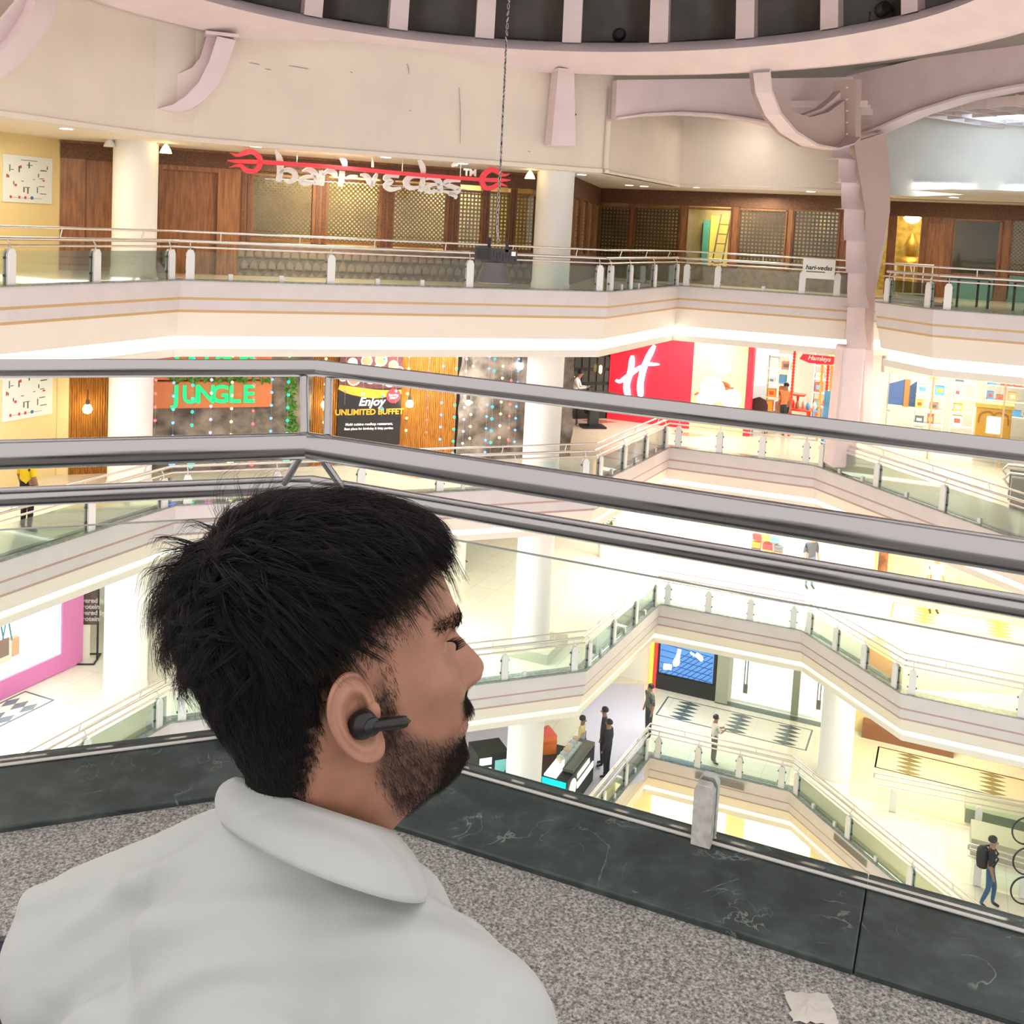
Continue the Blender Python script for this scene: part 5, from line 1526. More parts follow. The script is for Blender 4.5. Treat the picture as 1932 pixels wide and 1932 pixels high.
for j in range(3):
    ibox('label_panel', emat('panel_white', (.95, 1, .97), .6), t, SK, -.4, -.05, fD + .5 + j * .28, fD + .7 + j * .28, 0, .01)
ibox('screen', emat('panel_teal', (.2, .5, .5), .4), t, SK, .05, .4, fD + .6, fD + 1.15, 0, .01)
# coloured glow of a shop front, painted on the floor as lilac patches
m = MB(); q = [at_z(x, y, fD + .003) for x, y in ((1100, 1290), (1215, 1290), (1215, 1470), (1150, 1500), (1085, 1500))]
m.add(q, [(0, 1, 2, 3, 4)])
struct(m.build('floor_lilac_glow', mat('lilac_glow_paint', (.70, .68, .84), .15)), 'pale lilac glow painted on the floor beside the kiosk')
m = MB(); q = [at_z(x, y, fD + .003) for x, y in ((880, 1370), (960, 1365), (960, 1440), (880, 1420))]
m.add(q, [(0, 1, 2, 3)])
struct(m.build('floor_lilac_glow', MATS['lilac_glow_paint']), 'pale lilac glow painted on the floor left of the kiosk column')
m = MB(); q = [at_z(x, y, fD + .003) for x, y in ((1610, 1390), (1932, 1470), (1932, 1520), (1830, 1560), (1600, 1500))]
m.add(q, [(0, 1, 2, 3, 4)])
struct(m.build('floor_peach', mat('peach_tiles', (.86, .68, .50), .15)), 'peach floor under the brown diamond inlay')

p = at_z(1345, 1441, fD)
figure('person', 'child in a white top and grey trousers standing behind the lowest railing', (p.x, p.y, fD), math.radians(10), 1.5, (.80, .76, .66), (.20, .19, .19),
       {'ell': (.10, .20, 1.15), 'wrl': (.28, .1, 1.2), 'hal': (.36, .07, 1.24), 'elr': (.10, -.20, 1.15), 'wrr': (.28, -.1, 1.2), 'har': (.36, -.07, 1.24)})
p = at_z(1222, 1392, fD)
figure('person', 'man in a mottled grey green shirt beside the red light strip', (p.x, p.y, fD), math.radians(200), 1.72, (.20, .22, .18), (.04, .05, .07), noisy=dict(col2=(.05, .06, .05), nscale=14))
# man with the rucksack
p = at_z(1862, 1712, fD)
rm = figure('person', 'man in a black t-shirt and blue jeans walking with a rucksack', (p.x, p.y, fD), math.radians(-25), 1.76, (.025, .026, .03), (.05, .13, .24),
       {'knl': (.12, .1, .5), 'anl': (.10, .1, .1), 'tol': (.26, .1, .04), 'anr': (-.14, -.1, .12), 'tor': (.0, -.1, .03), 'knr': (-.01, -.1, .5)})
hx = Vector((math.cos(math.radians(-25)), math.sin(math.radians(-25)), 0)); hy = Vector((-hx.y, hx.x, 0))
t = thing('rucksack', 'black rucksack on the back of the walking man', 'rucksack', p + Vector((0, 0, 1.05)) - hx * .22)
bc = p + Vector((0, 0, 1.22)) - hx * .19
m = MB(); prof = [(.02, -.26), (.115, -.25), (.14, -.12), (.145, .08), (.125, .2), (.06, .26), (.0, .265)]
m.lathe(bc, prof, 14); m.build('pack', mat('rucksack_black', (.03, .03, .035), .7), t)
for q in (-1, 1):
    MB().tube([bc + hy * .1 * q + Vector((0, 0, .2)), p + Vector((0, 0, 1.50)) + hy * .12 * q, p + hx * .14 + hy * .13 * q + Vector((0, 0, 1.32)), p + hx * .05 + hy * .16 * q + Vector((0, 0, 1.1))], .022, 6).build('strap', MATS['rucksack_black'], t)
# side railing and escalator boxes at the lower right
def siderail(x0, y0, x1, y1, label, hgt=1.0):
    a, b = at_z(x0, y0, fD + hgt), at_z(x1, y1, fD + hgt)
    t = thing('side_railing', label, 'railing', (a.x, a.y, fD))
    for dz, r_ in ((0, .03), (-.13, .03), (-.3, .022)):
        MB().tube([(a.x, a.y, a.z + dz), (b.x, b.y, b.z + dz)], r_, 8).build('rail', M_farsteel, t)
    MB().tube([(a.x, a.y, a.z), (a.x, a.y, a.z - .13)], .03, 8).build('end_bend', M_farsteel, t)
    fr = Fr((a.x, a.y), (b.x - a.x, b.y - a.y)); L_ = fr.o and math.hypot(b.x - a.x, b.y - a.y)
    for f_ in (.12, .6):
        m = MB(); post_mb(m, fr, L_ * f_, fD); m.build('post', M_post, t)
    MB().fb(fr, .1, L_ - .1, fD + .05, fD + .6, -.006, .006).build('glass_pane', M_glass, t)
siderail(1650, 1458, 1990, 1525, 'side railing on the lowest floor at the right, upper one')
siderail(1828, 1592, 2010, 1640, 'side railing on the lowest floor behind the rucksack man')
for i, (x, y, w, h_) in enumerate(((1890, 1590, 2.4, .4), (1905, 1660, 2.4, .5))):
    a = at_z(x, y, fD)
    tag(MB().box((a.x + .7, a.y + .9, fD + h_ / 2), (w, 1.0, h_), math.radians(-23)).build('planter_box', mat('olive_stone', (.42, .43, .32), .5), None, (a.x + .7, a.y + .9, fD)), 'low grey green stone box at the right edge, %s' % ('farther' if i == 0 else 'nearer, behind the rucksack man'), 'stone box')
for i, (x, y) in enumerate(((1936, 1568), (1938, 1625), (1934, 1680))):
    c = at_y(x, y, 23.6 - i * .4)
    m = MB(); m.tube([c + Vector((math.cos(a) * .33, 0, math.sin(a) * .33)) for a in np.linspace(0, 2 * math.pi, 25)[:-1]], .02, 6, closed=True)
    tag(m.build('wheel_hoop', M_black, None, c), 'thin black hoop at the right edge, %s' % ('upper', 'middle', 'lower')[i], 'hoop', 'black hoops')
# escalator end at the right of the second gallery
a = at_z(1900, 965, fB)
t = thing('escalator', 'grey escalator end with steel handrails at the right edge of the second gallery', 'escalator', (a.x + .8, a.y + .4, fB))
EF2 = Fr((a.x, a.y), e2)
ibox('balustrade', mat('escalator_grey', (.30, .30, .27), .4), t, EF2, .05, 2.6, fB, fB + .78, -.5, -.2)
ibox('balustrade', MATS['escalator_grey'], t, EF2, .05, 2.6, fB, fB + .78, -1.6, -1.3)
for d in (-.35, -1.45):
    MB().tube([EF2.P(0, fB + .55, d), EF2.P(-.12, fB + .7, d), EF2.P(0, fB + .86, d), EF2.P(2.6, fB + .9, d)], .035, 8).build('handrail', M_farsteel, t)
for j in range(5):
    ibox('step', mat('step_steel', (.45, .45, .44), .4, metal=.5), t, EF2, .3 + j * .4, .7 + j * .4, fB, fB + .04 + j * .06, -1.3, -.5)
# vent grilles in the lowest balcony front
def vent(fr, s0, s1, label):
    t = thing('vent_grille', label, 'vent', fr.P((s0 + s1) / 2, zD - .3, .09), 'balcony vents')
    ibox('frame', mat('vent_frame', (.42, .38, .34), .5), t, fr, s0, s1, zD - .27, zD - .07, .08, .09)
    for j in range(5):
        ibox('slat', mat('vent_slat', (.22, .20, .18), .5), t, fr, s0 + .03, s1 - .03, zD - .25 + j * .036, zD - .235 + j * .036, .09, .1)
vent(S4, 1.45, 2.9, 'long vent grille in the lowest balcony front, facing us')
vent(Fr(P45, e3), 2.0, 3.3, 'vent grille in the slanting lowest balcony front')
vent(S3, 3.9, 4.6, 'small vent grille in the lowest balcony front by the kiosk')
# lit rooms under the lowest gallery
zE = -18.85
EW = Fr(P34 + e0 * 2.4, e2)
struct(MB().fb(EW, -4, 8, zE, zD - 1.25, -.3, 0).build('wall_basement', mat('basement_cream', (.85, .74, .50), .6)), 'cream wall of the lit level below the lowest gallery')
for i, (a, b) in enumerate(((-.4, 2.0), (2.6, 4.6))):
    tag(MB().fb(EW, a, b, zE + .5, zE + 2.7, 0, .06).build('light_panel', emat('pale_yellow_glow', (1, .93, .55), 1.3), None, EW.P(a, zE + .5)), 'glowing pale yellow wall panel far below, %s' % ('left one' if i == 0 else 'right one'), 'light panel', 'yellow panels below')
    tag(MB().fb(EW, a - .1, b + .1, zE + .25, zE + .5, 0, .5).build('yellow_ledge', mat('yellow_ledge', (.95, .70, .05), .5), None, EW.P(a, zE + .25)), 'bright yellow ledge under the %s glowing panel' % ('left' if i == 0 else 'right'), 'ledge')
area('basement_lamp', (5.0, 27.5, zD - 1.5), 2.0, 260, (1, .85, .5))
# ------------------------------------------------------------------ roof ring, dome ribs and pink steelwork
RC = Vector((.05, 16.4))
def circ(R, z, a):
    return Vector((RC.x + R * math.sin(a), RC.y + R * math.cos(a), z))
NR = 96
def ringband(prof, a0=-math.pi, a1=math.pi, n=NR):
    m = MB(); vs = []; fs = []
    for i in range(n + 1):
        a = a0 + (a1 - a0) * i / n
        for R, z in prof: vs.append(circ(R, z, a))
    k = len(prof)
    for i in range(n):
        for j in range(k - 1):
            fs.append((i * k + j, (i + 1) * k + j, (i + 1) * k + j + 1, i * k + j + 1))
    m.add(vs, fs, True)
    return m
rg_ = thing('roof_ring', 'pink ring beam around the foot of the dark dome', None); struct(rg_)
m = ringband([(7.95, 5.02), (7.0, 5.36)]); o = m.build('lower_band', M_pink, rg_)
m = ringband([(7.0, 5.36), (7.05, 5.42), (7.32, 5.62), (7.55, 5.64)]); m.build('upper_band', mat('lavender_steel_paint', (.62, .55, .58), .5), rg_)
m = ringband([(7.95, 5.02), (8.2, 5.04), (8.2, 5.5)]); m.build('outer_flange', M_pink, rg_)
ringband([(7.30, 5.62), (8.3, 5.64), (8.3, 5.9)]).build('dark_filler_ring', mat('dark_filler_ring', (.04, .035, .03), .8), rg_)  # filler ring added to close the bright gap at the dome foot
dm = thing('dome', 'dark ribbed dome over the atrium', None); struct(dm)
M_domed = mat('dusty_dark_glass', (.055, .045, .04), .35, noise=.4, nscale=1.2)
NS = 46
def dome_pt(u, a, out=0.0):
    th = u * 1.35
    R = 7.4 * math.cos(th) ** .8 + out
    return circ(R, 5.64 + 5.2 * math.sin(th) + out * .3, a)
def dome_panel(a0, a1):
    vs, fs = [], []
    for i in range(7):
        for j in range(5):
            f_ = j / 4
            a = a0 + (a1 - a0) * f_
            bul = math.sin(f_ * math.pi) * .35
            vs.append(dome_pt(i / 6, a, bul))
    for i in range(6):
        for j in range(4):
            b = i * 5 + j
            fs.append((b, b + 1, b + 6, b + 5))
    m = MB(); m.add(vs, fs, True)
    return m.build('dome_panel', M_domed, dm)
# ribs measured against the ring
rib_a = math.radians(15.4)
a_first = math.atan2(*(lambda p: (p.x - RC.x, p.y - RC.y))(at_z(1080, 80, 5.64)))
for i in range(50):
    a = a_first + (i - 25) * rib_a
    if abs(a) > math.pi: continue
    w_ = .029
    vs, fs = [], []
    for j in range(8):
        u = j / 7
        for q, out in ((-w_, -.16), (w_, -.16), (w_, .12), (-w_, .12)):
            vs.append(dome_pt(u, a + q, out))
    for j in range(7):
        for q in range(4):
            fs.append((j * 4 + q, j * 4 + (q + 1) % 4, (j + 1) * 4 + (q + 1) % 4, (j + 1) * 4 + q))
    m = MB(); m.add(vs, fs); m.build('rib', M_pink, dm)
    dome_panel(a + w_, a + rib_a - w_)
# small black flood lamps on the dome foot
for i, (x, y) in enumerate(((655, 32), (1166, 68), (1662, 20))):
    p = at_z(x, y, 5.85)
    t = thing('dome_spotlight', 'black round spotlight clipped inside the dome, %s' % ('left', 'middle', 'right')[i], 'spotlight', p, 'dome spotlights')
    MB().lathe(p, [(.10, -.02), (.14, .0), (.14, .16), (.09, .22)], 14, axis=(.1, -1, .1)).build('housing', M_black, t)
    MB().tube([p + Vector((-.17, .1, 0)), p + Vector((-.17, .12, -.18)), p + Vector((.17, .12, -.18)), p + Vector((.17, .1, 0))], .018, 6).build('bracket', M_black, t)

# curved brackets under the ring on the cream wall
def bracket(fr, pts, depth, name, label, w=.16):
    """pts: centre line in (s, z) with widths; a curved plate standing off the wall"""
    mb = MB(); strokes(mb, [pts], lambda a, b, d: fr.P(a, b, d), depth, .0)
    o = mb.build(name, M_pink, None, fr.P(pts[0][0], pts[0][1])); tag(o, label, 'bracket'); return o
def pxs(fr, L_):
    out = []
    for x, y, w in L_:
        s, z = fr.px(x, y, .3); out.append((s, z, w * .0112))
    return out
# left bracket: quarter arc rising from the wall to the ring, flat plate 0.55 deep
BR = Fr(Vector(SW.P(0, 0, 0)[:2]), e1)
def arc_bracket(fr, pts, wdt, dep, label):
    t = thing('curved_bracket', label, 'bracket', fr.P(*fr.px(*pts[0], 0)), 'curved pink brackets')
    L_ = [fr.px(x, y, dep) for x, y in pts]
    # web plate (faces sideways) and broad flange following the curve
    vs, fs = [], []
    n = len(L_)
    for s, z in L_:
        vs += [fr.P(s, z, dep), fr.P(s + wdt, z - wdt * .12, dep), fr.P(s + wdt, z - wdt * .12, 0), fr.P(s, z, 0)]
    for i in range(n - 1):
        for q in range(4):
            fs.append((i * 4 + q, i * 4 + (q + 1) % 4, (i + 1) * 4 + (q + 1) % 4, (i + 1) * 4 + q))
    fs += [(0, 1, 2, 3), tuple((n - 1) * 4 + q for q in (3, 2, 1, 0))]
    m = MB(); m.add(vs, fs, False); m.build('flange', M_pink, t)
    return t
def web(t, fr, pts, d0, d1, nm='web'):
    L_ = [fr.px(x, y, d1) for x, y in pts]
    m = MB(); m.prism(L_, lambda a, b, d: fr.P(a, b, d), d0, d1); m.build(nm, M_pink, t)
t = arc_bracket(BR, [(298, 205), (325, 198), (350, 182), (375, 155), (395, 115), (410, 68)], .36, .62, 'curved pink bracket on the cream wall left of the trident sign')
web(t, BR, [(298, 205), (325, 198), (350, 182), (375, 155), (395, 115), (410, 68), (390, 68), (378, 108), (362, 128), (340, 138), (300, 142)], .28, .34)
MB().fb(BR, *[BR.px(385, 70, .3)[0], BR.px(447, 70, .3)[0]], BR.px(415, 72, .3)[1], BR.px(415, 66, .3)[1], 0, .66).build('cap_plate', M_pink, t)
t = arc_bracket(S1, [(-60, 150), (-10, 110), (30, 70), (62, 20), (75, -30)], .42, .5, 'curved pink bracket at the upper left corner')
web(t, S1, [(-60, 150), (-10, 110), (30, 70), (62, 20), (75, -30), (45, -30), (35, 0), (5, 35), (-40, 60)], .2, .28)
# tapered pilaster on the cream wall
t = thing('tapered_bracket', 'tapered pink bracket above the round column', 'bracket', BR.P(*BR.px(1060, 275, .3)))
q = [BR.px(x, y, .3) for x, y in ((1037, 274), (1083, 276), (1080, 136), (1050, 134))]
m = MB(); m.prism(q, lambda a, b, d: BR.P(a, b, d), 0, .4); m.build('body', M_pink, t)
q = [BR.px(x, y, .3) for x, y in ((1046, 135), (1082, 137), (1082, 132), (1046, 130))]
m = MB(); m.prism(q, lambda a, b, d: BR.P(a, b, d), 0, .5); m.build('cap', M_pink, t)
for x, y in ((1038, 215), (1086, 216)):
    s, z = BR.px(x, y, .02)
    MB().lathe(BR.P(s, z, 0), [(.03, 0), (.02, .04)], 8, axis=(BR.n.x, BR.n.y, 0)).build('bolt', M_knob, t)

# arched beams and lattice between the cream wall and the pink pier
PC = Vector((9.50, 27.75))                     # pier centre
BM = Fr(P23 + Vector((.15, .05)), PC - P23)
LB = (PC - P23).length
t = thing('arched_beam', 'pink arched beam spanning from the cream wall to the pier', 'beam', BM.P(0, 4.2))
def arch_poly(fr, top, bot, d=0.0):
    return [fr.px(x, y, d) for x, y in top] + [fr.px(x, y, d) for x, y in reversed(bot)]
q = arch_poly(BM, [(1160, 152), (1300, 150), (1430, 149), (1530, 148), (1604, 146)], [(1157, 223), (1215, 215), (1280, 212), (1350, 216), (1420, 226), (1500, 245), (1600, 268)])
m = MB(); m.prism(q, lambda a, b, d: BM.P(a, b, d), -.12, .12); m.build('web', M_pink, t)
bl = [BM.px(x, y) for x, y in [(1157, 223), (1215, 215), (1280, 212), (1350, 216), (1420, 226), (1500, 245), (1600, 268)]]
m = MB()
for (a, b), (c, d) in zip(bl[:-1], bl[1:]):
    m.hexa([BM.P(a, b - .05, -.22), BM.P(c, d - .05, -.22), BM.P(c, d - .05, .22), BM.P(a, b - .05, .22), BM.P(a, b, -.22), BM.P(c, d, -.22), BM.P(c, d, .22), BM.P(a, b, .22)])
m.build('lower_flange', M_pink, t)
# the wide arch to the right: runs from the pier towards the camera side
AR = Fr(PC, Vector((.62, -1.0)))
t = thing('arched_beam', 'broad pink arched beam sweeping to the right from the pier', 'beam', AR.P(0, 4.2))
top = [(1605, 145), (1700, 122), (1800, 98), (1932, 60), (2000, 42)]; bot = [(1600, 265), (1660, 245), (1740, 210), (1830, 182), (1932, 162), (2000, 155)]
q = arch_poly(AR, top, bot)
m = MB(); m.prism(q, lambda a, b, d: AR.P(a, b, d), -.15, .15); m.build('web', M_pink, t)
bl = [AR.px(x, y) for x, y in bot]
m = MB()
for (a, b), (c, d) in zip(bl[:-1], bl[1:]):
    m.hexa([AR.P(a, b - .06, -.3), AR.P(c, d - .06, -.3), AR.P(c, d - .06, .3), AR.P(a, b - .06, .3), AR.P(a, b, -.3), AR.P(c, d, -.3), AR.P(c, d, .3), AR.P(a, b, .3)])
m.build('lower_flange', M_pink, t)
# U-shaped bracket from the ring down to the pier
_rp = at_z(1432, 138, 5.02)
UB = Fr(PC + Vector((-.30, -.45)), Vector((PC.x - .3 - _rp.x, PC.y - .45 - _rp.y)))
t = thing('curved_bracket', 'large U-shaped pink bracket hanging between the ring and the pier', 'bracket', UB.P(*UB.px(1500, 270)), 'curved pink brackets')
ol = [(1418, 138), (1422, 175), (1440, 218), (1470, 252), (1510, 276), (1550, 283), (1580, 274), (1592, 262)]
il = [(1448, 138), (1455, 165), (1472, 195), (1495, 212), (1525, 221), (1560, 212), (1590, 190)]
# flange ribbon
vs, fs = [], []
for x, y in ol:
    s, z = UB.px(x, y); vs += [UB.P(s, z, .42), UB.P(s, z, -.06), UB.P(s + .05, z + .05, -.06), UB.P(s + .05, z + .05, .42)]
for i in range(len(ol) - 1):
    for k_ in range(4):
        fs.append((i * 4 + k_, i * 4 + (k_ + 1) % 4, (i + 1) * 4 + (k_ + 1) % 4, (i + 1) * 4 + k_))
m = MB(); m.add(vs, fs); m.build('flange', M_pink, t)
q = [UB.px(x, y) for x, y in ol] + [UB.px(x, y) for x, y in reversed(il)]
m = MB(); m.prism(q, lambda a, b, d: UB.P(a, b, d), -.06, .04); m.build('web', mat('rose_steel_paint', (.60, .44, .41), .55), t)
q = [UB.px(x, y, -.1) for x, y in ((1515, 218), (1550, 205), (1575, 185), (1597, 160), (1597, 192), (1575, 205), (1545, 220))]
m = MB(); m.prism(q, lambda a, b, d: UB.P(a, b, d), -.3, -.1); m.build('rear_web', M_pink, t)
q = [UB.px(x, y, .0) for x, y in ((1594, 150), (1604, 150), (1602, 268), (1592, 268))]
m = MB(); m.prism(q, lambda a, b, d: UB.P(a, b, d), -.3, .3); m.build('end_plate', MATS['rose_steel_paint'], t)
for i in range(5):
    s, z = UB.px(1597, 165 + i * 22, .3)
    MB().lathe(UB.P(s, z, .3), [(.025, 0), (.02, .03)], 8, axis=(UB.n.x, UB.n.y, 0)).build('bolt', M_post, t)

# pink pier with overlapping scallop plates
t = thing('scalloped_pier', 'tall pink pier of overlapping scallop plates beside the far railing', 'pier', (PC.x, PC.y, fB))
PR = Fr(PC + Vector((-.1, -.4)), Vector((1, .1)))
MB().box((PC.x + .1, PC.y + .2, fB + .13), (1.0, 1.0, .26), math.radians(-23)).build('plinth', mat('stone_plinth', (.62, .60, .48), .4), t)
zs_ = [(268, 300, 1567, 1606), (300, 345, 1579, 1617), (345, 394, 1585, 1625), (394, 453, 1590, 1634), (453, 514, 1594, 1637), (514, 578, 1597, 1638), (578, 652, 1596, 1637)]
for i, (y0, y1, x0, x1) in enumerate(zs_):
    a0, z1 = PR.px(x0, y0); a1, _ = PR.px(x1, y0); _, z0 = PR.px(x0, y1)
    w_ = a1 - a0
    # a plate curved in plan: the right edge rolls back, the foot kicks out
    vs, fs = [], []
    nx, nz_ = 6, 5
    for j in range(nz_ + 1):
        f_ = j / nz_
        kick = .30 * (1 - f_) ** 2
        for k_ in range(nx + 1):
            g = k_ / nx
            roll = -.45 * max(0, g - .55) ** 1.5 * 2 * (1 if f_ > .5 else f_ * 2)
            vs.append(PR.P(a0 + w_ * g - kick * .25 + (.05 * f_ if g > .8 else 0), z0 + (z1 - z0) * f_, .1 + kick + roll))
    for j in range(nz_):
        for k_ in range(nx):
            b = j * (nx + 1) + k_
            fs.append((b, b + 1, b + nx + 2, b + nx + 1))
    b = len(vs)
    vs += [PR.P(a0, z0, -.3), PR.P(a1, z0, -.3)]
    fs.append((0, nx, b + 1, b))
    m = MB(); m.add(vs, fs, True); m.build('scallop_plate', M_pink, t)
# straight lower shaft
a0, z1 = PR.px(1590, 652); a1, _ = PR.px(1632, 652)
m = MB(); m.hexa([PR.P(a0 - .1, fB + .26, .15), PR.P(a1 - .05, fB + .26, .15), PR.P(a1 - .05, fB + .26, -.5), PR.P(a0 - .1, fB + .26, -.5), PR.P(a0, z1, .1), PR.P(a1, z1, .1), PR.P(a1, z1, -.5), PR.P(a0, z1, -.5)])
m.build('lower_shaft', M_pink, t, bevel=.06)
# rear leg, tapering upward in two lifts
q = [PR.px(x, y, -.2) for x, y in ((1608, 270), (1667, 250), (1676, 330), (1676, 400), (1652, 500), (1640, 660), (1625, 660), (1630, 400))]
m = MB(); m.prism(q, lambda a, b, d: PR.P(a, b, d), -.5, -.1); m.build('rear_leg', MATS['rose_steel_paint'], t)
q = [PR.px(x, y, -.3) for x, y in ((1640, 400), (1676, 398), (1674, 440), (1650, 560), (1645, 800), (1628, 800), (1636, 500))]
m = MB(); m.prism(q, lambda a, b, d: PR.P(a, b, d), -.7, -.3); m.build('rear_leg', M_pink, t)

# coffered lattice ceiling at the upper right
LZ = 4.92
lt = thing('ceiling_lattice', 'open coffered lattice ceiling right of the pier', None, (12, 27, LZ)); struct(lt)
M_latp = mat('lattice_paint', (.72, .60, .56), .55)
LF = Fr(PC + Vector((.5, -.1)), Vector((.62, -1.0)))
for i in range(13):
    s = i * .75
    MB().fb(LF, s, s + .06, LZ, LZ + .28, -6.0, -.2).build('batten', M_latp, lt)
for j in range(8):
    d = -.3 - j * .75
    MB().fb(LF, 0, 9.2, LZ + .02, LZ + .26, d, d + .06).build('batten', M_latp, lt)
LG2 = Fr(P34 + e0 * .1, e2)
for i in range(6):
    MB().fb(LG2, -1.6 + i * .9, -1.54 + i * .9, 4.78, 4.98, -.1, 2.4).build('batten', M_latp, lt)
for j in range(4):
    MB().fb(LG2, -1.8, 5.0, 4.8, 4.96, -.1 + j * .8, -.04 + j * .8).build('batten', M_latp, lt)
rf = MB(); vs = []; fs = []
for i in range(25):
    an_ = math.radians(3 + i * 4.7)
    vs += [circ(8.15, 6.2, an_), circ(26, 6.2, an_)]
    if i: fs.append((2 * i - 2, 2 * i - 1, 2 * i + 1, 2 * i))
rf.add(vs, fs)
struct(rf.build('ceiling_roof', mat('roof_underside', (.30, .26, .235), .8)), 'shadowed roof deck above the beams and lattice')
# rear cream wall at the upper right with two long lamps
RW = Fr((10.4, 31.3), e2)
m = MB().fb(RW, -.6, 14, 2.86, 5.4, -.3, 0)
struct(m.build('wall_upper_right', M_wall), 'cream upper wall at the right washed with pale blue light')
for i, (x0, x1, y) in enumerate(((1724, 1832, 350), (1897, 2010, 355))):
    a = RW.px(x0, y, .05); b = RW.px(x1, y, .05)
    t = thing('linear_lamp', 'long glowing oval lamp under the upper right wall, %s' % ('left' if i == 0 else 'right'), 'lamp', RW.P((a[0] + b[0]) / 2, a[1], .05), 'long oval lamps')
    m = MB(); m.tube([RW.P(a[0], a[1], .1), RW.P(a[0] + .2, a[1], .1), RW.P(b[0] - .2, a[1], .1), RW.P(b[0], a[1], .1)], [.03, .09, .09, .03], 10)
    m.build('tube', emat('lamp_cool', (.85, .95, 1), 6), t)
    MB().fb(RW, a[0], b[0], a[1] + .08, a[1] + .13, 0, .16).build('housing', M_warmw, t)

# hanging flood lamp
LY = 12.0
def lp(x, y, dy=0.0):
    return at_y(x, y, LY + dy)
c = lp(937, 480)
t = thing('hanging_floodlight', 'black finned flood lamp hanging on a cable in the atrium', 'flood lamp', c)
u = 12.0 / FOC
LFm = Fr((c.x, c.y), (1, 0)); LFm.n = Vector((0, -1))
def lz(y): return lp(937, y).z
def ls(x): return lp(x, 480).x - c.x
m = MB(); m.hexa([LFm.P(ls(896), lz(491), .1), LFm.P(ls(976), lz(497), .1), LFm.P(ls(976), lz(497), -.14), LFm.P(ls(896), lz(491), -.14),
                  LFm.P(ls(896), lz(466), .1), LFm.P(ls(976), lz(471), .1), LFm.P(ls(976), lz(471), -.14), LFm.P(ls(896), lz(466), -.14)])
m.build('gear_box', mat('lamp_black', (.035, .035, .038), .45), t)
for i in range(8):
    x = 931 + i * 5.6
    ybar = 480 + (x - 931) * .08
    o = MB(); o.fb(LFm, ls(x), ls(x + 2.6), lz(ybar + (9 if i % 2 else 4)), lz(ybar - (4 if i % 2 else 8)), .1, .103); o.build('cooling_slot', M_black, t)
for i in range(5):
    o = MB(); o.fb(LFm, ls(899), ls(926), lz(489 - i * 4.2), lz(491 - i * 4.2 - 4), .1, .108); o.build('fin', M_black, t)
o = MB(); o.fb(LFm, ls(965), ls(973), lz(481), lz(473), .1, .104); o.build('rating_label', M_white, t)
hc = lp(933, 500)
m = MB(); m.lathe((hc.x, hc.y, 0), [(.21, lz(533)), (.205, lz(529)), (.165, lz(516)), (.15, lz(506)), (.14, lz(495))], 24); m.build('bell_shade', mat('smoky_reflector', (.11, .095, .10), .4), t)
m = MB(); m.lathe((hc.x, hc.y, 0), [(.19, lz(534)), (.19, lz(532))], 24); m.build('lens', mat('lamp_lens', (.6, .6, .6), .3), t)
for x in (922, 956):
    a = ls(x) if True else 0
    o = MB(); o.fb(LFm, ls(x - 3), ls(x + 3), lz(474), lz(449), -.02, .0 if x < 930 else .1); o.build('yoke_arm', M_black, t)
cb = MB()
def cp(x, y, z=None):
    return lp(x, y)
cpts = [lp(940, 453), lp(938, 420), lp(941, 370), lp(945, 300), lp(948, 230), lp(952, 150), lp(955, 80), lp(960, 0)]
top_z = 10.3
cpts.append(Vector((cpts[-1].x + .02, cpts[-1].y, top_z)))
m = MB(); m.tube(cpts, .011, 6); m.build('cable', M_black, t)
ch_ = MB()
for i in range(46):
    f_ = i / 45 * (len(cpts) - 2); k_ = int(f_); p = cpts[k_].lerp(cpts[k_ + 1], f_ - k_)
    ch_.tube([p + Vector((.012 * math.cos(a + i), -.012, .035 * math.sin(a))) for a in np.linspace(0, 6.283, 9)[:-1]], .0045, 4, closed=True)
ch_.build('chain', mat('chain_steel', (.5, .48, .46), .35, metal=.8), t)['kind'] = 'stuff'
# chairs and barrier seen through the right-hand top railing
bq = at_z(1720, 562, zf)
t = thing('barrier_stand', 'white tubular barrier behind the right top railing', 'barrier', bq)
for dx in (-.55, -.28, 0, .28, .55):
    MB().tube([(bq.x + dx, bq.y, zf + .12), (bq.x + dx, bq.y, zf + 1.0)], .018, 6).build('bar', M_post, t)
for z_ in (.12, 1.0):
    MB().tube([(bq.x - .58, bq.y, zf + z_), (bq.x + .58, bq.y, zf + z_)], .022, 6).build('rail', M_post, t)
for dx in (-.5, .5):
    MB().tube([(bq.x + dx, bq.y - .25, zf + .03), (bq.x + dx, bq.y, zf + .14), (bq.x + dx, bq.y + .25, zf + .03)], .02, 6).build('foot', M_post, t)
for i, (x, y) in enumerate(((1840, 585), (1905, 592))):
    q = at_z(x, y, zf)
    q = Vector((q.x + .3 + i * .9, q.y + 1.2, zf))
    t = thing('cafe_table', 'dark square cafe table behind the right top railing, %s' % ('left' if i == 0 else 'right'), 'table', q, 'cafe tables')
    MB().box((q.x, q.y, zf + .74), (.95, .8, .05), -.4).build('top', mat('table_slate', (.10, .11, .13), .5), t)
    for a in (-.4, .4):
        for b in (-.32, .32):
            MB().box((q.x + a, q.y + b, zf + .36), (.06, .06, .72), -.4).build('leg', M_black, t)
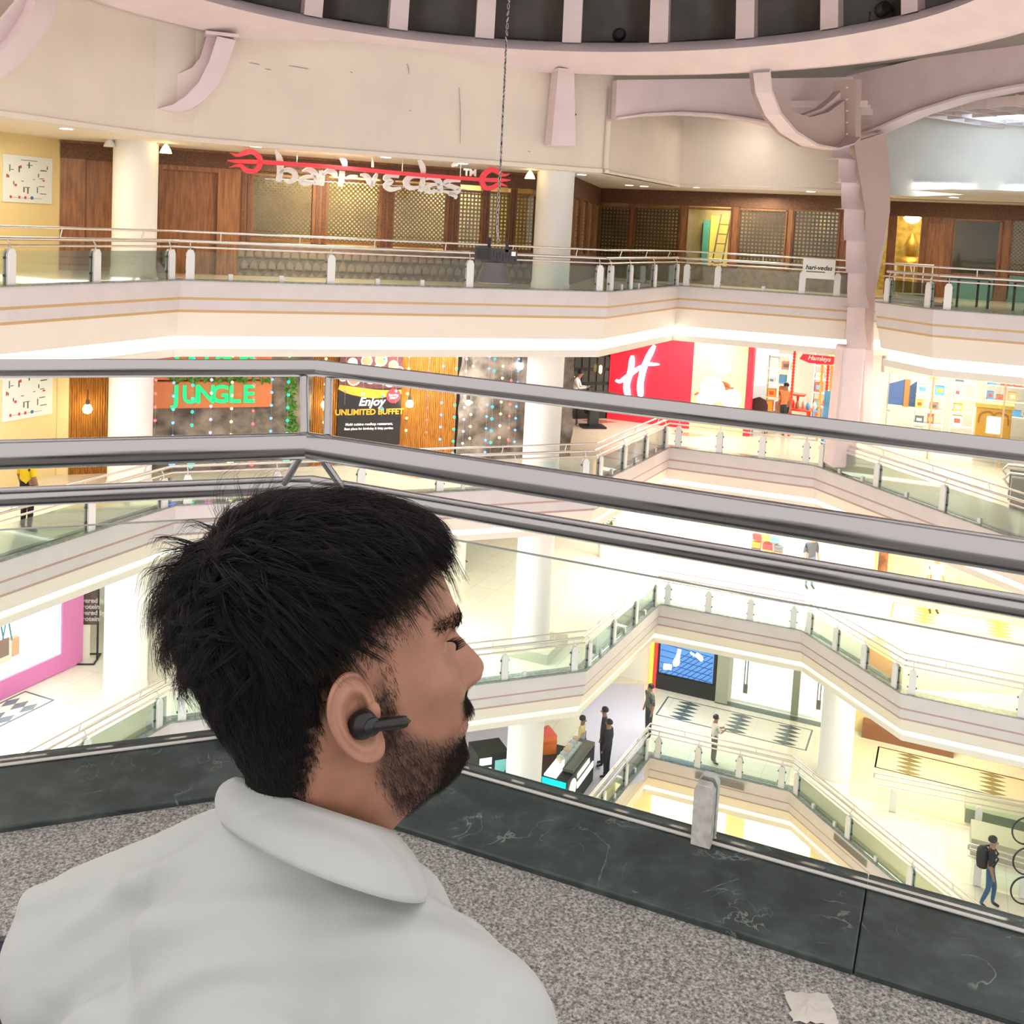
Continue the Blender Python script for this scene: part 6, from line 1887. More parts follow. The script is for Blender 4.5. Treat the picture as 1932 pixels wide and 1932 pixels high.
# ------------------------------------------------------------------ our side: granite, marble ledge, railing
NEAR = [NC - e1 * 4.2, NC, NC + e2 * 4.6]
def stone(name, cols, scale, rough, vein=None, bump=.0):
    m, N, L, B = nt(name)
    tc = N.new('ShaderNodeTexCoord')
    n1 = N.new('ShaderNodeTexNoise'); n1.inputs['Scale'].default_value = scale; n1.inputs['Detail'].default_value = 3; n1.inputs['Roughness'].default_value = .7
    L.new(tc.outputs['Object'], n1.inputs['Vector'])
    r_ = N.new('ShaderNodeValToRGB')
    r_.color_ramp.elements[0].color = (*cols[0][1], 1); r_.color_ramp.elements[0].position = cols[0][0]
    r_.color_ramp.elements[1].color = (*cols[-1][1], 1); r_.color_ramp.elements[1].position = cols[-1][0]
    for p, c in cols[1:-1]:
        el = r_.color_ramp.elements.new(p); el.color = (*c, 1)
    L.new(n1.outputs['Fac'], r_.inputs['Fac'])
    out = r_.outputs['Color']
    if vein:
        # thin light veins: band of a warped noise
        n2 = N.new('ShaderNodeTexNoise'); n2.inputs['Scale'].default_value = vein[0]; n2.inputs['Detail'].default_value = 5; n2.inputs['Distortion'].default_value = 1.6
        L.new(tc.outputs['Object'], n2.inputs['Vector'])
        rv = N.new('ShaderNodeValToRGB')
        e_ = rv.color_ramp.elements
        e_[0].position = .488; e_[0].color = (0, 0, 0, 1); e_[1].position = .512; e_[1].color = (0, 0, 0, 1)
        k_ = e_.new(.5); k_.color = (1, 1, 1, 1)
        L.new(n2.outputs['Fac'], rv.inputs['Fac'])
        n3 = N.new('ShaderNodeTexNoise'); n3.inputs['Scale'].default_value = vein[2]; n3.inputs['Detail'].default_value = 2
        L.new(tc.outputs['Object'], n3.inputs['Vector'])
        rm_ = N.new('ShaderNodeValToRGB'); rm_.color_ramp.elements[0].position = .52; rm_.color_ramp.elements[1].position = .62
        L.new(n3.outputs['Fac'], rm_.inputs['Fac'])
        mu = N.new('ShaderNodeMath'); mu.operation = 'MULTIPLY'
        L.new(rv.outputs['Color'], mu.inputs[0]); L.new(rm_.outputs['Color'], mu.inputs[1])
        mx = N.new('ShaderNodeMix'); mx.data_type = 'RGBA'
        L.new(mu.outputs[0], mx.inputs['Factor']); L.new(out, mx.inputs['A']); mx.inputs['B'].default_value = (*vein[1], 1)
        out = mx.outputs['Result']
    L.new(out, B.inputs['Base Color'])
    B.inputs['Roughness'].default_value = rough
    MATS[name] = m
    return m
M_gran = stone('speckled_grey_granite', [(.32, (.045, .042, .040)), (.44, (.19, .18, .172)), (.54, (.33, .315, .305)), (.66, (.55, .53, .515))], 165, .42)
M_marb = stone('dark_green_marble', [(.28, (.020, .028, .028)), (.5, (.036, .050, .049)), (.72, (.075, .095, .092))], 9, .3, (5.5, (.22, .25, .24), 5.0))
_q = off(NEAR, .3)
fl = struct(MB().add([(p.x, p.y, -.2) for p in _q] + [(_q[2].x, -4, -.2), (_q[0].x, -4, -.2)], [(0, 1, 2, 3, 4)]).build('floor', M_gran), 'grey floor under the granite seat edge')
gr = thing('floor_granite', 'speckled grey granite slabs beside the marble ledge', None, (0, 1.5, -.03)); struct(gr)
def strip(d0, d1, s0, s1, seg, z0, z1, name, m, parent, bev=0):
    """a slab between two offsets of the near edge line; seg 0 = left run, 1 = right run; ends at the corner mitre when s is None"""
    A, B_ = off(NEAR, d0), off(NEAR, d1)
    if seg == 0:
        t_ = e1; o_ = NC
        n_ = Vector((e1.y, -e1.x))
    else:
        t_ = e2; o_ = NC
        n_ = Vector((e2.y, -e2.x))
    def pt(s, d, corner):
        if s is None: return corner
        return o_ + t_ * s + n_ * d
    q = [pt(s0, d1, B_[1]), pt(s1, d1, B_[1]), pt(s1, d0, A[1]), pt(s0, d0, A[1])]
    mb = MB(); mb.hexa([(p.x, p.y, z0) for p in q] + [(p.x, p.y, z1) for p in q])
    return mb.build(name, m, parent, bevel=bev)
for seg, cuts in ((0, [-4.0, -1.9, None]), (1, [None, 2.3, 4.4])):
    for a, b in zip(cuts[:-1], cuts[1:]):
        for d0, d1 in ((.283, .4625), (.4625, 1.151), (1.151, 1.9)):
            strip(d0, d1, (a + .0) if a is not None else None, (b - .0) if b is not None else None, seg, -.09, -.014 if d0 < .3 else -.0142, 'granite_slab', M_gran, gr)
le = thing('trim_1', 'dark green marble ledge with pale veins under the railing', None, (0, 2.4, 0)); struct(le)
for seg, cuts in ((0, [-4.0, -1.75, None]), (1, [None, 1.484, 3.1, 4.4])):
    for a, b in zip(cuts[:-1], cuts[1:]):
        strip(-.05, .29, (a + .0007) if a is not None else None, (b - .0007) if b is not None else None, seg, -.035, 0, 'marble_slab', M_marb, le, .004)
for seg, a, b in ((0, -4.0, None), (1, None, 4.4)):
    strip(-.03, .27, a, b, seg, -.085, -.022, 'filler_bed', M_black, le)  # dark filler added under the slabs so no light shows through joints
# face of our slab below the ledge
m = MB(); m.sweep([(-.02, -.035), (-.02, -1.6), (1.5, -1.6)], NEAR)
struct(m.build('wall_near_front', M_lav), 'pale front of the near balcony below the marble ledge')

def brushed(name, col, rough=.26):
    m, N, L, B = nt(name)
    B.inputs['Base Color'].default_value = (*col, 1)
    B.inputs['Metallic'].default_value = 1.0
    tc = N.new('ShaderNodeTexCoord')
    n1 = N.new('ShaderNodeTexNoise'); n1.inputs['Scale'].default_value = 60; n1.inputs['Detail'].default_value = 4
    L.new(tc.outputs['Object'], n1.inputs['Vector'])
    mr = N.new('ShaderNodeMapRange'); mr.inputs['To Min'].default_value = rough - .06; mr.inputs['To Max'].default_value = rough + .06
    L.new(n1.outputs['Fac'], mr.inputs['Value']); L.new(mr.outputs[0], B.inputs['Roughness'])
    MATS[name] = m
    return m
M_nsteel = brushed('brushed_stainless', (.40, .395, .405), .20)
rl = thing('guard_railing', 'stainless steel and glass railing in front of the seated man', 'railing', (NC.x, NC.y, 0))
for d, h_, r_, nm in ((0, 1.0, .0235, 'top_rail'), (.072, .804, .036, 'handrail'), (.009, .684, .0245, 'lower_rail')):
    q = off(NEAR, d)
    for a, b, tt in ((q[0], q[1], e1), (q[1], q[2], e2)):
        # each run ends in a straight mitre at the corner
        n_ = 20
        vs = []
        t3 = Vector((tt.x, tt.y, 0)); x3 = Vector((tt.y, -tt.x, 0)); bis = Vector(((e1 + e2).x, (e1 + e2).y, 0)).normalized()
        for end, P in ((0, a), (1, b)):
            for k in range(n_):
                an = 2 * math.pi * k / n_
                p = Vector((P.x, P.y, h_)) + x3 * math.cos(an) * r_ + Vector((0, 0, 1)) * math.sin(an) * r_
                if (P - q[1]).length < 1e-6:
                    dv = p - Vector((P.x, P.y, h_))
                    p = p - t3 * (dv.dot(bis) / t3.dot(bis))
                vs.append(p)
        fs = [(k, (k + 1) % n_, n_ + (k + 1) % n_, n_ + k) for k in range(n_)]
        mb = MB(); mb.add(vs, fs, True); mb.add(vs[:n_], [tuple(range(n_))]); mb.add(vs[n_:], [tuple(range(n_))])
        mb.build(nm, M_nsteel, rl)
# weld beads, upright tubes and slanted struts at the corner
FL, FRr = Fr(NC, e1), Fr(NC, e2)
for fr, s, s2 in ((FL, -.033, -.036), (FRr, .040, .078)):
    MB().tube([fr.P(s, .985), fr.P(s * .8 + s2 * .2, .93, .012), fr.P(s2, .835, .055)], .0115, 12).build('upright_tube', M_nsteel, rl)
for fr, s, s2 in ((FL, -.04, -.085), (FRr, .055, .115)):
    MB().tube([fr.P(s, .785, .06), fr.P(s2, .684, .02), fr.P(s2 * 1.1, .61, 0)], .0105, 10).build('strut', M_nsteel, rl)
for fr, s in ((FL, -.15), (FRr, .17), (FL, -2.3), (FRr, 2.35)):
    m = MB(); post_mb(m, fr, s, 0); m.build('post', M_post, rl)
for fr, s in ((FL, -2.3), (FRr, 2.35)):
    MB().tube([fr.P(s, .6), fr.P(s, .684, .01), fr.P(s, .8, .07)], .011, 10).build('strut', M_nsteel, rl)
    MB().tube([fr.P(s - .03, .985), fr.P(s - .03, .83, .06)], .0115, 10).build('upright_tube', M_nsteel, rl)
M_glassn = glassmat('near_railing_glass', (.93, .975, .965), .8)
M_edge = mat('polished_glass_edge', (.50, .56, .54), .15, metal=.3)
for fr, a, b in ((FL, -3.9, -.07), (FRr, .07, 4.3)):
    MB().fb(fr, a, b, .012, .6, -.005, .005).build('glass_pane', M_glassn, rl)
    MB().fb(fr, a, b, .6, .602, -.005, .005).build('glass_edge', M_edge, rl)
for fr, a, b in ((FL, -3.9, .0), (FRr, .0, 4.3)):
    MB().tube([fr.P(a, .0045, .012), fr.P(b, .0045, .012)], .0045, 8).build('sealing_bead', mat('silver_bead', (.70, .69, .64), .4), rl)
# the small clamp on the ledge
def clamp(fr, s, label=None):
    t = MB()
    pts = [(-.023, 0), (.023, 0), (.023, .132), (.014, .148), (-.014, .148), (-.023, .132)]
    for d0, d1 in ((.009, .036), (-.036, -.009)):
        t.prism(pts, lambda a, b, d: fr.P(s + a, b, d), d0, d1)
    t.fb(fr, s - .02, s + .02, 0, .13, -.009, .009)
    return t.build('glass_clamp', mat('worn_white_clamp', (.72, .70, .67), .45, noise=.22, nscale=40), rl, bevel=.002)
clamp(FRr, 1.12); clamp(FRr, 3.3); clamp(FL, -1.25)
# crumpled tissue on the granite
c = at_z(1530, 1905, -.014)
m = MB(); rg = random.Random(3); n_ = 9
vs = []
for i in range(n_):
    for j in range(n_):
        u, v = (i / (n_ - 1) - .5), (j / (n_ - 1) - .5)
        vs.append((c.x + u * .085 + rg.uniform(-.004, .004), c.y + v * .075 + rg.uniform(-.004, .004), -.014 + .004 + abs(rg.gauss(0, .012)) * (1 - 2 * max(abs(u), abs(v)))))
m.add(vs, [(i * n_ + j, i * n_ + j + 1, (i + 1) * n_ + j + 1, (i + 1) * n_ + j) for i in range(n_ - 1) for j in range(n_ - 1)], True)
tag(m.build('crumpled_tissue', mat('tissue_paper', (.62, .58, .54), .8), None, c), 'crumpled pale tissue lying on the granite at the bottom edge', 'tissue')
# ------------------------------------------------------------------ the seated man
HT = np.array(at_y(688, 1350, .7451))
def _rot(y, p, r_):
    c, s = math.cos, math.sin
    return (np.array([[c(y), -s(y), 0], [s(y), c(y), 0], [0, 0, 1]]) @ np.array([[c(p), 0, -s(p)], [0, 1, 0], [s(p), 0, c(p)]])
            @ np.array([[1, 0, 0], [0, c(r_), -s(r_)], [0, s(r_), c(r_)]]))
HR = _rot(math.radians(25.47), math.radians(3.65), math.radians(-6.58))
def hw(P):
    """head coordinates in cm (x forward, y to his left, z up, level with the ear holes) to the hall"""
    P = np.atleast_2d(np.asarray(P, float)).copy()
    P[:, 1] += 7.4
    return HT + (P * .0104) @ HR.T
def hwv(v):
    return np.atleast_2d(v) @ HR.T
# sections: z, front x, back x, half width, x of the widest point
SECT = np.array([
    (13.2, -.6, -1.4, .3, -1), (12.9, 2.3, -4.3, 3.0, -1), (12.2, 4.5, -6.3, 4.7, -1), (11.2, 6.1, -7.7, 5.9, -1), (9.8, 7.5, -8.9, 6.8, -1.2), (8.0, 8.7, -9.7, 7.35, -1.5),
    (6.2, 9.35, -10.1, 7.55, -1.6), (4.9, 9.75, -10.25, 7.55, -1.5), (4.1, 9.85, -10.25, 7.5, -1.2), (3.2, 9.45, -10.2, 7.4, -1), (2.2, 9.3, -10.1, 7.3, -.8), (1.2, 9.45, -9.9, 7.2, -.6), (0, 9.7, -9.6, 7.1, -.3),
    (-1.2, 9.9, -9.15, 6.95, 0), (-2.2, 10.1, -8.7, 6.8, .2), (-3.0, 10.4, -8.2, 6.65, .4), (-3.7, 10.75, -7.9, 6.5, .5), (-4.25, 10.3, -7.6, 6.4, .5), (-4.9, 10.5, -7.35, 6.25, .5), (-5.7, 9.9, -7.1, 6.1, .5),
    (-6.5, 10.0, -6.95, 5.9, .4), (-7.4, 10.15, -6.9, 5.6, .2), (-8.3, 9.6, -6.9, 5.3, -.2), (-8.9, 8.3, -6.95, 5.15, -.8), (-9.5, 6.2, -7.0, 5.15, -1.6), (-10.4, 4.3, -7.1, 5.3, -2), (-11.4, 3.2, -7.3, 5.3, -2.4), (-12.4, 2.0, -6.8, 4.8, -2.6), (-13.2, .8, -5.6, 3.6, -2.6), (-13.6, -1.2, -3.6, 1.5, -2.4)])
zv = np.concatenate([np.linspace(13.2, 12.2, 5), np.linspace(11.9, 5.2, 20), np.linspace(4.9, -9.3, 62), np.linspace(-9.7, -13.6, 12)])
def smooth_interp(z, col):
    zz = SECT[::-1, 0]; vv = SECT[::-1, col]
    # average of neighbouring linear samples keeps the profile rounded
    return (np.interp(z - .18, zz, vv) + 2 * np.interp(z, zz, vv) + np.interp(z + .18, zz, vv)) / 4
NTH = 112
uu = np.linspace(-1, 1, NTH, endpoint=False)
th = math.pi * np.sign(uu) * np.abs(uu) ** 1.35      # denser towards the face
XF, XB, HWD, XC = (smooth_interp(zv, c)[:, None] for c in (1, 2, 3, 4))
ct, sn = np.cos(th)[None, :], np.sin(th)[None, :]
pw = np.where(ct > 0, 2.25, 2.05)
den = (np.abs(ct) ** pw + np.abs(sn) ** pw) ** (1 / pw)
ux, uy = ct / den, sn / den
X = XC + np.where(ux > 0, ux * (XF - XC), ux * (XC - XB))
Y = uy * HWD
Zg = np.repeat(zv[:, None], NTH, 1)
def gau(a, b, c, sa, sb, sc=None):
    g = ((Y - b) / sb) ** 2 + ((Zg - c) / sc) ** 2
    if a is not None: g = g + ((X - a) / sa) ** 2
    return np.exp(-g)
front = (X > 3)
# taper of the lower face towards the chin
jaw = np.clip((-Zg - 2.5) / 6, 0, 1) * np.clip((X - 3) / 6, 0, 1) * (Zg > -9.5)
Y = Y * (1 - .22 * jaw)
for sy in (-1, 1):
    X -= front * 1.05 * gau(None, sy * 3.3, 2.2, 0, 1.75, 1.15)          # eye sockets
    X += front * .55 * gau(None, sy * 3.2, 2.15, 0, 1.05, .62)           # lids
    X += front * .35 * gau(None, sy * 3.2, 4.3, 0, 2.3, .7)              # brow ridge
    Y += front * sy * .45 * gau(7.0, sy * 6.2, .2, 2.2, 2.2, 1.6)        # cheekbone
    X += front * .25 * gau(None, sy * 4.2, -.6, 0, 1.8, 1.5)
    X -= front * .22 * gau(None, sy * 2.9, -4.3, 0, .8, .6)              # mouth corner
    Y -= sy * .55 * gau(6.5, sy * 6.2, 5.6, 2.0, 3, 1.8)                 # temple
nz_z = np.array([4.2, 3.2, 2.4, 1.4, .4, -.3, -.8, -1.25, -1.7, -2.15, -2.5])
nz_a = np.array([0, .35, .85, 1.45, 2.05, 2.45, 2.6, 2.45, 1.8, .6, 0])
nz_s = np.array([.8, .75, .75, .85, 1.0, 1.15, 1.3, 1.5, 1.6, 1.4, 1.0])
NA = np.interp(Zg, nz_z[::-1], nz_a[::-1]); NSg = np.interp(Zg, nz_z[::-1], nz_s[::-1])
X += front * NA * np.exp(-(np.abs(Y) / NSg) ** 2.4)
for sy in (-1, 1):
    X += front * .75 * gau(None, sy * 1.45, -1.35, 0, .6, .6)            # nostril wings
X -= front * .28 * np.exp(-(Y / 2.4) ** 2 - ((Zg + 4.25) / .22) ** 2)    # line of the mouth
# slight asymmetry-free smoothing is left to the subdivision
HV = np.stack([X, Y, Zg], -1)
NZ = len(zv)
faces = []
for i in range(NZ - 1):
    for j in range(NTH):
        faces.append((i * NTH + j, i * NTH + (j + 1) % NTH, (i + 1) * NTH + (j + 1) % NTH, (i + 1) * NTH + j))
hv = HV.reshape(-1, 3)
Fa = np.array(faces)
def vnormals(v, F):
    n = np.zeros_like(v)
    fn_ = np.cross(v[F[:, 2]] - v[F[:, 0]], v[F[:, 3]] - v[F[:, 1]])
    for k in range(4): np.add.at(n, F[:, k], fn_)
    return n / np.maximum(np.linalg.norm(n, axis=1, keepdims=True), 1e-9)
hn = vnormals(hv, Fa)
if (hn * (hv - np.array([-1, 0, 2]))).sum(1).mean() < 0: hn = -hn

# hair line and beard as functions of the head position
def hair_mask(p):
    x, y, z = p[..., 0], np.abs(p[..., 1]), p[..., 2]
    zl = np.interp(x, [-12, -6.5, -4.6, -3.6, -2.6, -.6, 1.2, 2.0, 3.0, 4.0, 5.2, 6.4, 7.6, 9.5], [-9.0, -8.6, -6.6, -1.5, 4.0, 6.2, 7.0, 7.3, 8.2, 8.6, 8.9, 9.1, 9.2, 9.2])
    zl = np.where(x > 4.5, np.maximum(zl, 8.7 - .08 * y ** 1.6), zl)
    return z - zl                      # cm above the hair line
def beard_mask(p):
    x, y, z = p[..., 0], np.abs(p[..., 1]), p[..., 2]
    top = np.interp(x, [.6, 1.6, 2.6, 4, 6, 8, 9.2, 12], [2.0, 2.8, -.5, -2.6, -3.9, -4.2, -4.4, -4.6])
    low = np.interp(x, [.6, 1.5, 3, 6, 9], [-4.6, -6.6, -9.2, -10.5, -11])
    b = np.minimum(top - z, z - low)
    b = np.minimum(b, x - .7)
    must = np.minimum(np.minimum(z + 3.55, -1.95 - z), np.minimum(4.2 - y, x - 7.5)) * 2.0
    lips = (z > -5.35) & (z < -3.5) & (y < 2.7) & (x > 9)
    return np.where(lips, -1, np.maximum(b, must))

def skinmat():
    m, N, L, B = nt('warm_brown_skin')
    at = N.new('ShaderNodeAttribute'); at.attribute_name = 'stubble'
    al = N.new('ShaderNodeAttribute'); al.attribute_name = 'lip'
    tc = N.new('ShaderNodeTexCoord')
    n1 = N.new('ShaderNodeTexNoise'); n1.inputs['Scale'].default_value = 28; n1.inputs['Detail'].default_value = 6
    L.new(tc.outputs['Object'], n1.inputs['Vector'])
    r_ = N.new('ShaderNodeValToRGB')
    r_.color_ramp.elements[0].position = .35; r_.color_ramp.elements[0].color = (.275, .130, .080, 1)
    r_.color_ramp.elements[1].position = .7; r_.color_ramp.elements[1].color = (.365, .180, .116, 1)
    L.new(n1.outputs['Fac'], r_.inputs['Fac'])
    mx = N.new('ShaderNodeMix'); mx.data_type = 'RGBA'
    mx.inputs['B'].default_value = (.05, .028, .022, 1)
    L.new(at.outputs['Fac'], mx.inputs['Factor']); L.new(r_.outputs['Color'], mx.inputs['A'])
    mx2 = N.new('ShaderNodeMix'); mx2.data_type = 'RGBA'
    mx2.inputs['B'].default_value = (.30, .10, .085, 1)
    L.new(al.outputs['Fac'], mx2.inputs['Factor']); L.new(mx.outputs['Result'], mx2.inputs['A'])
    L.new(mx2.outputs['Result'], B.inputs['Base Color'])
    B.inputs['Roughness'].default_value = .5
    B.inputs['Subsurface Weight'].default_value = .12
    B.inputs['Subsurface Radius'].default_value = (.012, .005, .003)
    B.inputs['Subsurface Scale'].default_value = .4
    n2 = N.new('ShaderNodeTexNoise'); n2.inputs['Scale'].default_value = 600
    L.new(tc.outputs['Object'], n2.inputs['Vector'])
    b = N.new('ShaderNodeBump'); b.inputs['Strength'].default_value = .12; b.inputs['Distance'].default_value = .001
    L.new(n2.outputs['Fac'], b.inputs['Height']); L.new(b.outputs['Normal'], B.inputs['Normal'])
    return m
M_skin = skinmat()
pw0 = hw([[-2, 0, -13]])[0]
man = thing('person', 'man in a white collared shirt sitting by the railing looking right', 'person', (pw0[0], pw0[1], .30))
me = bpy.data.meshes.new('body')
me.from_pydata([tuple(p - np.array(man.location)) for p in hw(hv)], [], faces + [tuple(range(NTH))[::-1], tuple(range((NZ - 1) * NTH, NZ * NTH))])
for p in me.polygons: p.use_smooth = True
hm = hair_mask(hv); bmk = beard_mask(hv)
st_at = np.clip(.72 * np.clip((bmk + .4) / 1.4, 0, 1) + .95 * np.clip((hm + 2.6) / 3.2, 0, 1) ** 1.3 * (hv[:, 0] < 6.5), 0, .95)
A_ = me.attributes.new('stubble', 'FLOAT', 'POINT'); A_.data.foreach_set('value', st_at.astype(np.float32))
lp_ = ((hv[:, 0] > 9) & (np.abs(hv[:, 1]) < 2.7) & (hv[:, 2] < -3.45) & (hv[:, 2] > -5.4)).astype(np.float32)
A_ = me.attributes.new('lip', 'FLOAT', 'POINT'); A_.data.foreach_set('value', lp_)
me.materials.append(M_skin)
body = bpy.data.objects.new('body', me); COL.objects.link(body); body.parent = man
ORG[body.name] = Vector(man.location)
bm = bmesh.new(); bm.from_mesh(me); bmesh.ops.recalc_face_normals(bm, faces=bm.faces); bm.to_mesh(me); bm.free()
HO = np.array(man.location)

def hmesh(name, V, F, m, parent=None, smooth=True, solid=0.0, sub=0):
    """a mesh given in head coordinates, as a child of the man"""
    me_ = bpy.data.meshes.new(name)
    me_.from_pydata([tuple(p - HO) for p in hw(V)], [], F)
    for p in me_.polygons: p.use_smooth = smooth
    me_.materials.append(m)
    o = bpy.data.objects.new(name, me_); COL.objects.link(o); o.parent = parent or man
    bm_ = bmesh.new(); bm_.from_mesh(me_); bmesh.ops.recalc_face_normals(bm_, faces=bm_.faces); bm_.to_mesh(me_); bm_.free()
    if solid:
        s_ = o.modifiers.new('solid', 'SOLIDIFY'); s_.thickness = solid; s_.offset = 0
    if sub:
        s_ = o.modifiers.new('sub', 'SUBSURF'); s_.levels = sub; s_.render_levels = sub
    return o

# ears: a dished shell with rolled rim, fold and lobe
ear_out = np.array([(.75, .3), (.55, 1.6), (.1, 2.8), (-.9, 3.65), (-2.1, 3.75), (-3.2, 3.05), (-3.75, 1.8), (-3.7, .4), (-3.2, -.9), (-2.5, -2.0), (-1.6, -2.95), (-.6, -3.45), (.35, -3.3), (.75, -2.5), (.7, -1.4), (.8, -.5)])
def ear(sy, name):
    n, m_ = 64, 16
    t = np.linspace(0, len(ear_out), n, endpoint=False)
    pe = np.vstack([ear_out, ear_out[:2], ear_out[:1]])
    def cr(t_):
        i = int(t_); f_ = t_ - i
        P = [ear_out[(i + k) % len(ear_out)] for k in (-1, 0, 1, 2)]
        return .5 * ((2 * P[1]) + (-P[0] + P[2]) * f_ + (2 * P[0] - 5 * P[1] + 4 * P[2] - P[3]) * f_ ** 2 + (-P[0] + 3 * P[1] - 3 * P[2] + P[3]) * f_ ** 3)
    O_ = np.array([cr(x) for x in t]); cen = np.array([-.75, -.2])
    V, F = [], []
    for k in range(m_ + 1):
        rho = k / m_
        for o in O_:
            p = cen + (o - cen) * rho
            back = np.clip((.3 - p[0]) / 3.6, 0, 1)
            lobe = np.clip((-1.9 - p[1]) / 1.2, 0, 1)
            frontf = np.clip((p[0] + .2) / .8, 0, 1)
            prof = np.interp(rho, [0, .38, .55, .66, .76, .86, .94, 1.0], [-.75, -.6, .05, .35, .12, .05, .55, .25])
            prof = prof * (1 - lobe) * (1 - .8 * frontf) + (.28 * math.sin(rho * math.pi) + .12) * lobe
            lift = .25 + 1.35 * back ** 1.2 * (1 - .25 * lobe) + prof * .85
            V.append((p[0], sy * (7.15 + lift), p[1]))
    for k in range(m_):
        for j in range(n):
            F.append((k * n + j, k * n + (j + 1) % n, (k + 1) * n + (j + 1) % n, (k + 1) * n + j))
    # rim returns to the head
    b = len(V)
    for o in O_:
        back = np.clip((.3 - o[0]) / 3.6, 0, 1)
        V.append((o[0] * .8 + .3, sy * (6.6 + .2 * back), o[1] * .82))
    for j in range(n):
        F.append((m_ * n + j, m_ * n + (j + 1) % n, b + (j + 1) % n, b + j))
    V = np.array(V)
    V[:, 0] = V[:, 0] * .86 + .35
    # tip the top of the ear back
    a = math.radians(-9); c_, s_ = math.cos(a), math.sin(a)
    x, z = V[:, 0].copy(), V[:, 2].copy()
    V[:, 0] = x * c_ + z * s_; V[:, 2] = -x * s_ + z * c_
    o = hmesh(name, V, F, M_ear)
    return o
M_ear = mat('ear_skin', (.40, .20, .135), .48, noise=.12, nscale=40)
ear(-1, 'ear'); ear(1, 'ear')
hmesh('tragus', *(lambda g: (g[0], g[1]))((lambda: (np.array([(.75 + .55 * math.sin(a) * math.cos(b) - .1, -7.45 - .35 * math.sin(a) * math.sin(b) * 1.3, .1 + .8 * math.cos(a)) for a in np.linspace(0, math.pi, 8) for b in np.linspace(0, 2 * math.pi, 12, endpoint=False)]),
      [(i * 12 + j, i * 12 + (j + 1) % 12, (i + 1) * 12 + (j + 1) % 12, (i + 1) * 12 + j) for i in range(7) for j in range(12)]))()), M_ear)

# eyes
def ball(c, r_, name, m, n=16):
    V = [(c[0] + r_ * math.sin(a) * math.cos(b), c[1] + r_ * math.sin(a) * math.sin(b), c[2] + r_ * math.cos(a)) for a in np.linspace(0, math.pi, n) for b in np.linspace(0, 2 * math.pi, n * 2, endpoint=False)]
    F = [(i * 2 * n + j, i * 2 * n + (j + 1) % (2 * n), (i + 1) * 2 * n + (j + 1) % (2 * n), (i + 1) * 2 * n + j) for i in range(n - 1) for j in range(2 * n)]
    return hmesh(name, np.array(V), F, m)
for sy in (-1, 1):
    ball((6.75, sy * 3.05, 2.1), 1.2, 'eye', mat('eye_white', (.30, .22, .18), .25))
    ball((7.5, sy * 3.0, 2.1), .6, 'iris', mat('dark_iris', (.02, .012, .008), .15), 10)

# strands: tapered three-sided tubes, all strands of one tress in one part
def strands(name, root, pts_rel, rad, m):
    """root (N,3), pts_rel (N,K,3) offsets in cm; rad base radius in cm"""
    N_, K = pts_rel.shape[:2]
    P = root[:, None, :] + pts_rel
    T_ = np.gradient(P, axis=1); T_ /= np.maximum(np.linalg.norm(T_, axis=2, keepdims=True), 1e-9)
    ref = np.where(np.abs(T_[..., 2:3]) > .8, np.array([1., .2, 0]), np.array([0, .2, 1.]))
    A = np.cross(T_, ref); A /= np.maximum(np.linalg.norm(A, axis=2, keepdims=True), 1e-9)
    Bv = np.cross(T_, A)
    taper = np.linspace(1, .25, K)[None, :, None] * (rad if np.isscalar(rad) else rad[:, None, None])
    V = np.stack([P + (A * math.cos(a) + Bv * math.sin(a)) * taper for a in (0, 2.094, 4.189)], 2).reshape(-1, 3)
    base = (np.arange(N_)[:, None, None] * K + np.arange(K - 1)[None, :, None]) * 3
    k0 = np.arange(3)[None, None, :]; k1 = (k0 + 1) % 3
    F = np.stack([base + k0, base + k1, base + 3 + k1, base + 3 + k0], -1).reshape(-1, 4)
    Wv = hw(V) - HO
    me_ = bpy.data.meshes.new(name)
    me_.vertices.add(len(Wv)); me_.vertices.foreach_set('co', Wv.astype(np.float32).ravel())
    me_.loops.add(F.size); me_.loops.foreach_set('vertex_index', F.astype(np.int32).ravel())
    me_.polygons.add(len(F)); me_.polygons.foreach_set('loop_start', np.arange(0, F.size, 4, dtype=np.int32))
    me_.polygons.foreach_set('use_smooth', np.ones(len(F), bool))
    me_.materials.append(m); me_.update(calc_edges=True)
    o = bpy.data.objects.new(name, me_); COL.objects.link(o); o.parent = man
    o['kind'] = 'stuff'
    return o
def sample(mask_fn, n, seed):
    rg = np.random.default_rng(seed)
    v0, v1, v2, v3 = (hv[Fa[:, k]] for k in range(4))
    cen = (v0 + v1 + v2 + v3) / 4
    ar = np.linalg.norm(np.cross(v2 - v0, v3 - v1), axis=1) / 2
    w_ = ar * np.clip(mask_fn(cen), 0, None)
    w_ /= w_.sum()
    idx = rg.choice(len(Fa), n, p=w_)
    a, b = rg.random((2, n, 1))
    p = (v0[idx] * (1 - a) + v1[idx] * a) * (1 - b) + (v3[idx] * (1 - a) + v2[idx] * a) * b
    nn = hn[Fa[idx]].mean(1); nn /= np.linalg.norm(nn, axis=1, keepdims=True)
    return p, nn, rg
M_hair = mat('black_brown_hair', (.006, .005, .0055), .7, spec=.12)
M_hair2 = mat('black_hair_strand', (.0075, .006, .0062), .42, spec=.28)
M_beard = mat('beard_hair', (.022, .014, .011), .5, spec=.3)
crown = np.array([-7.2, -1.0, 10.2])
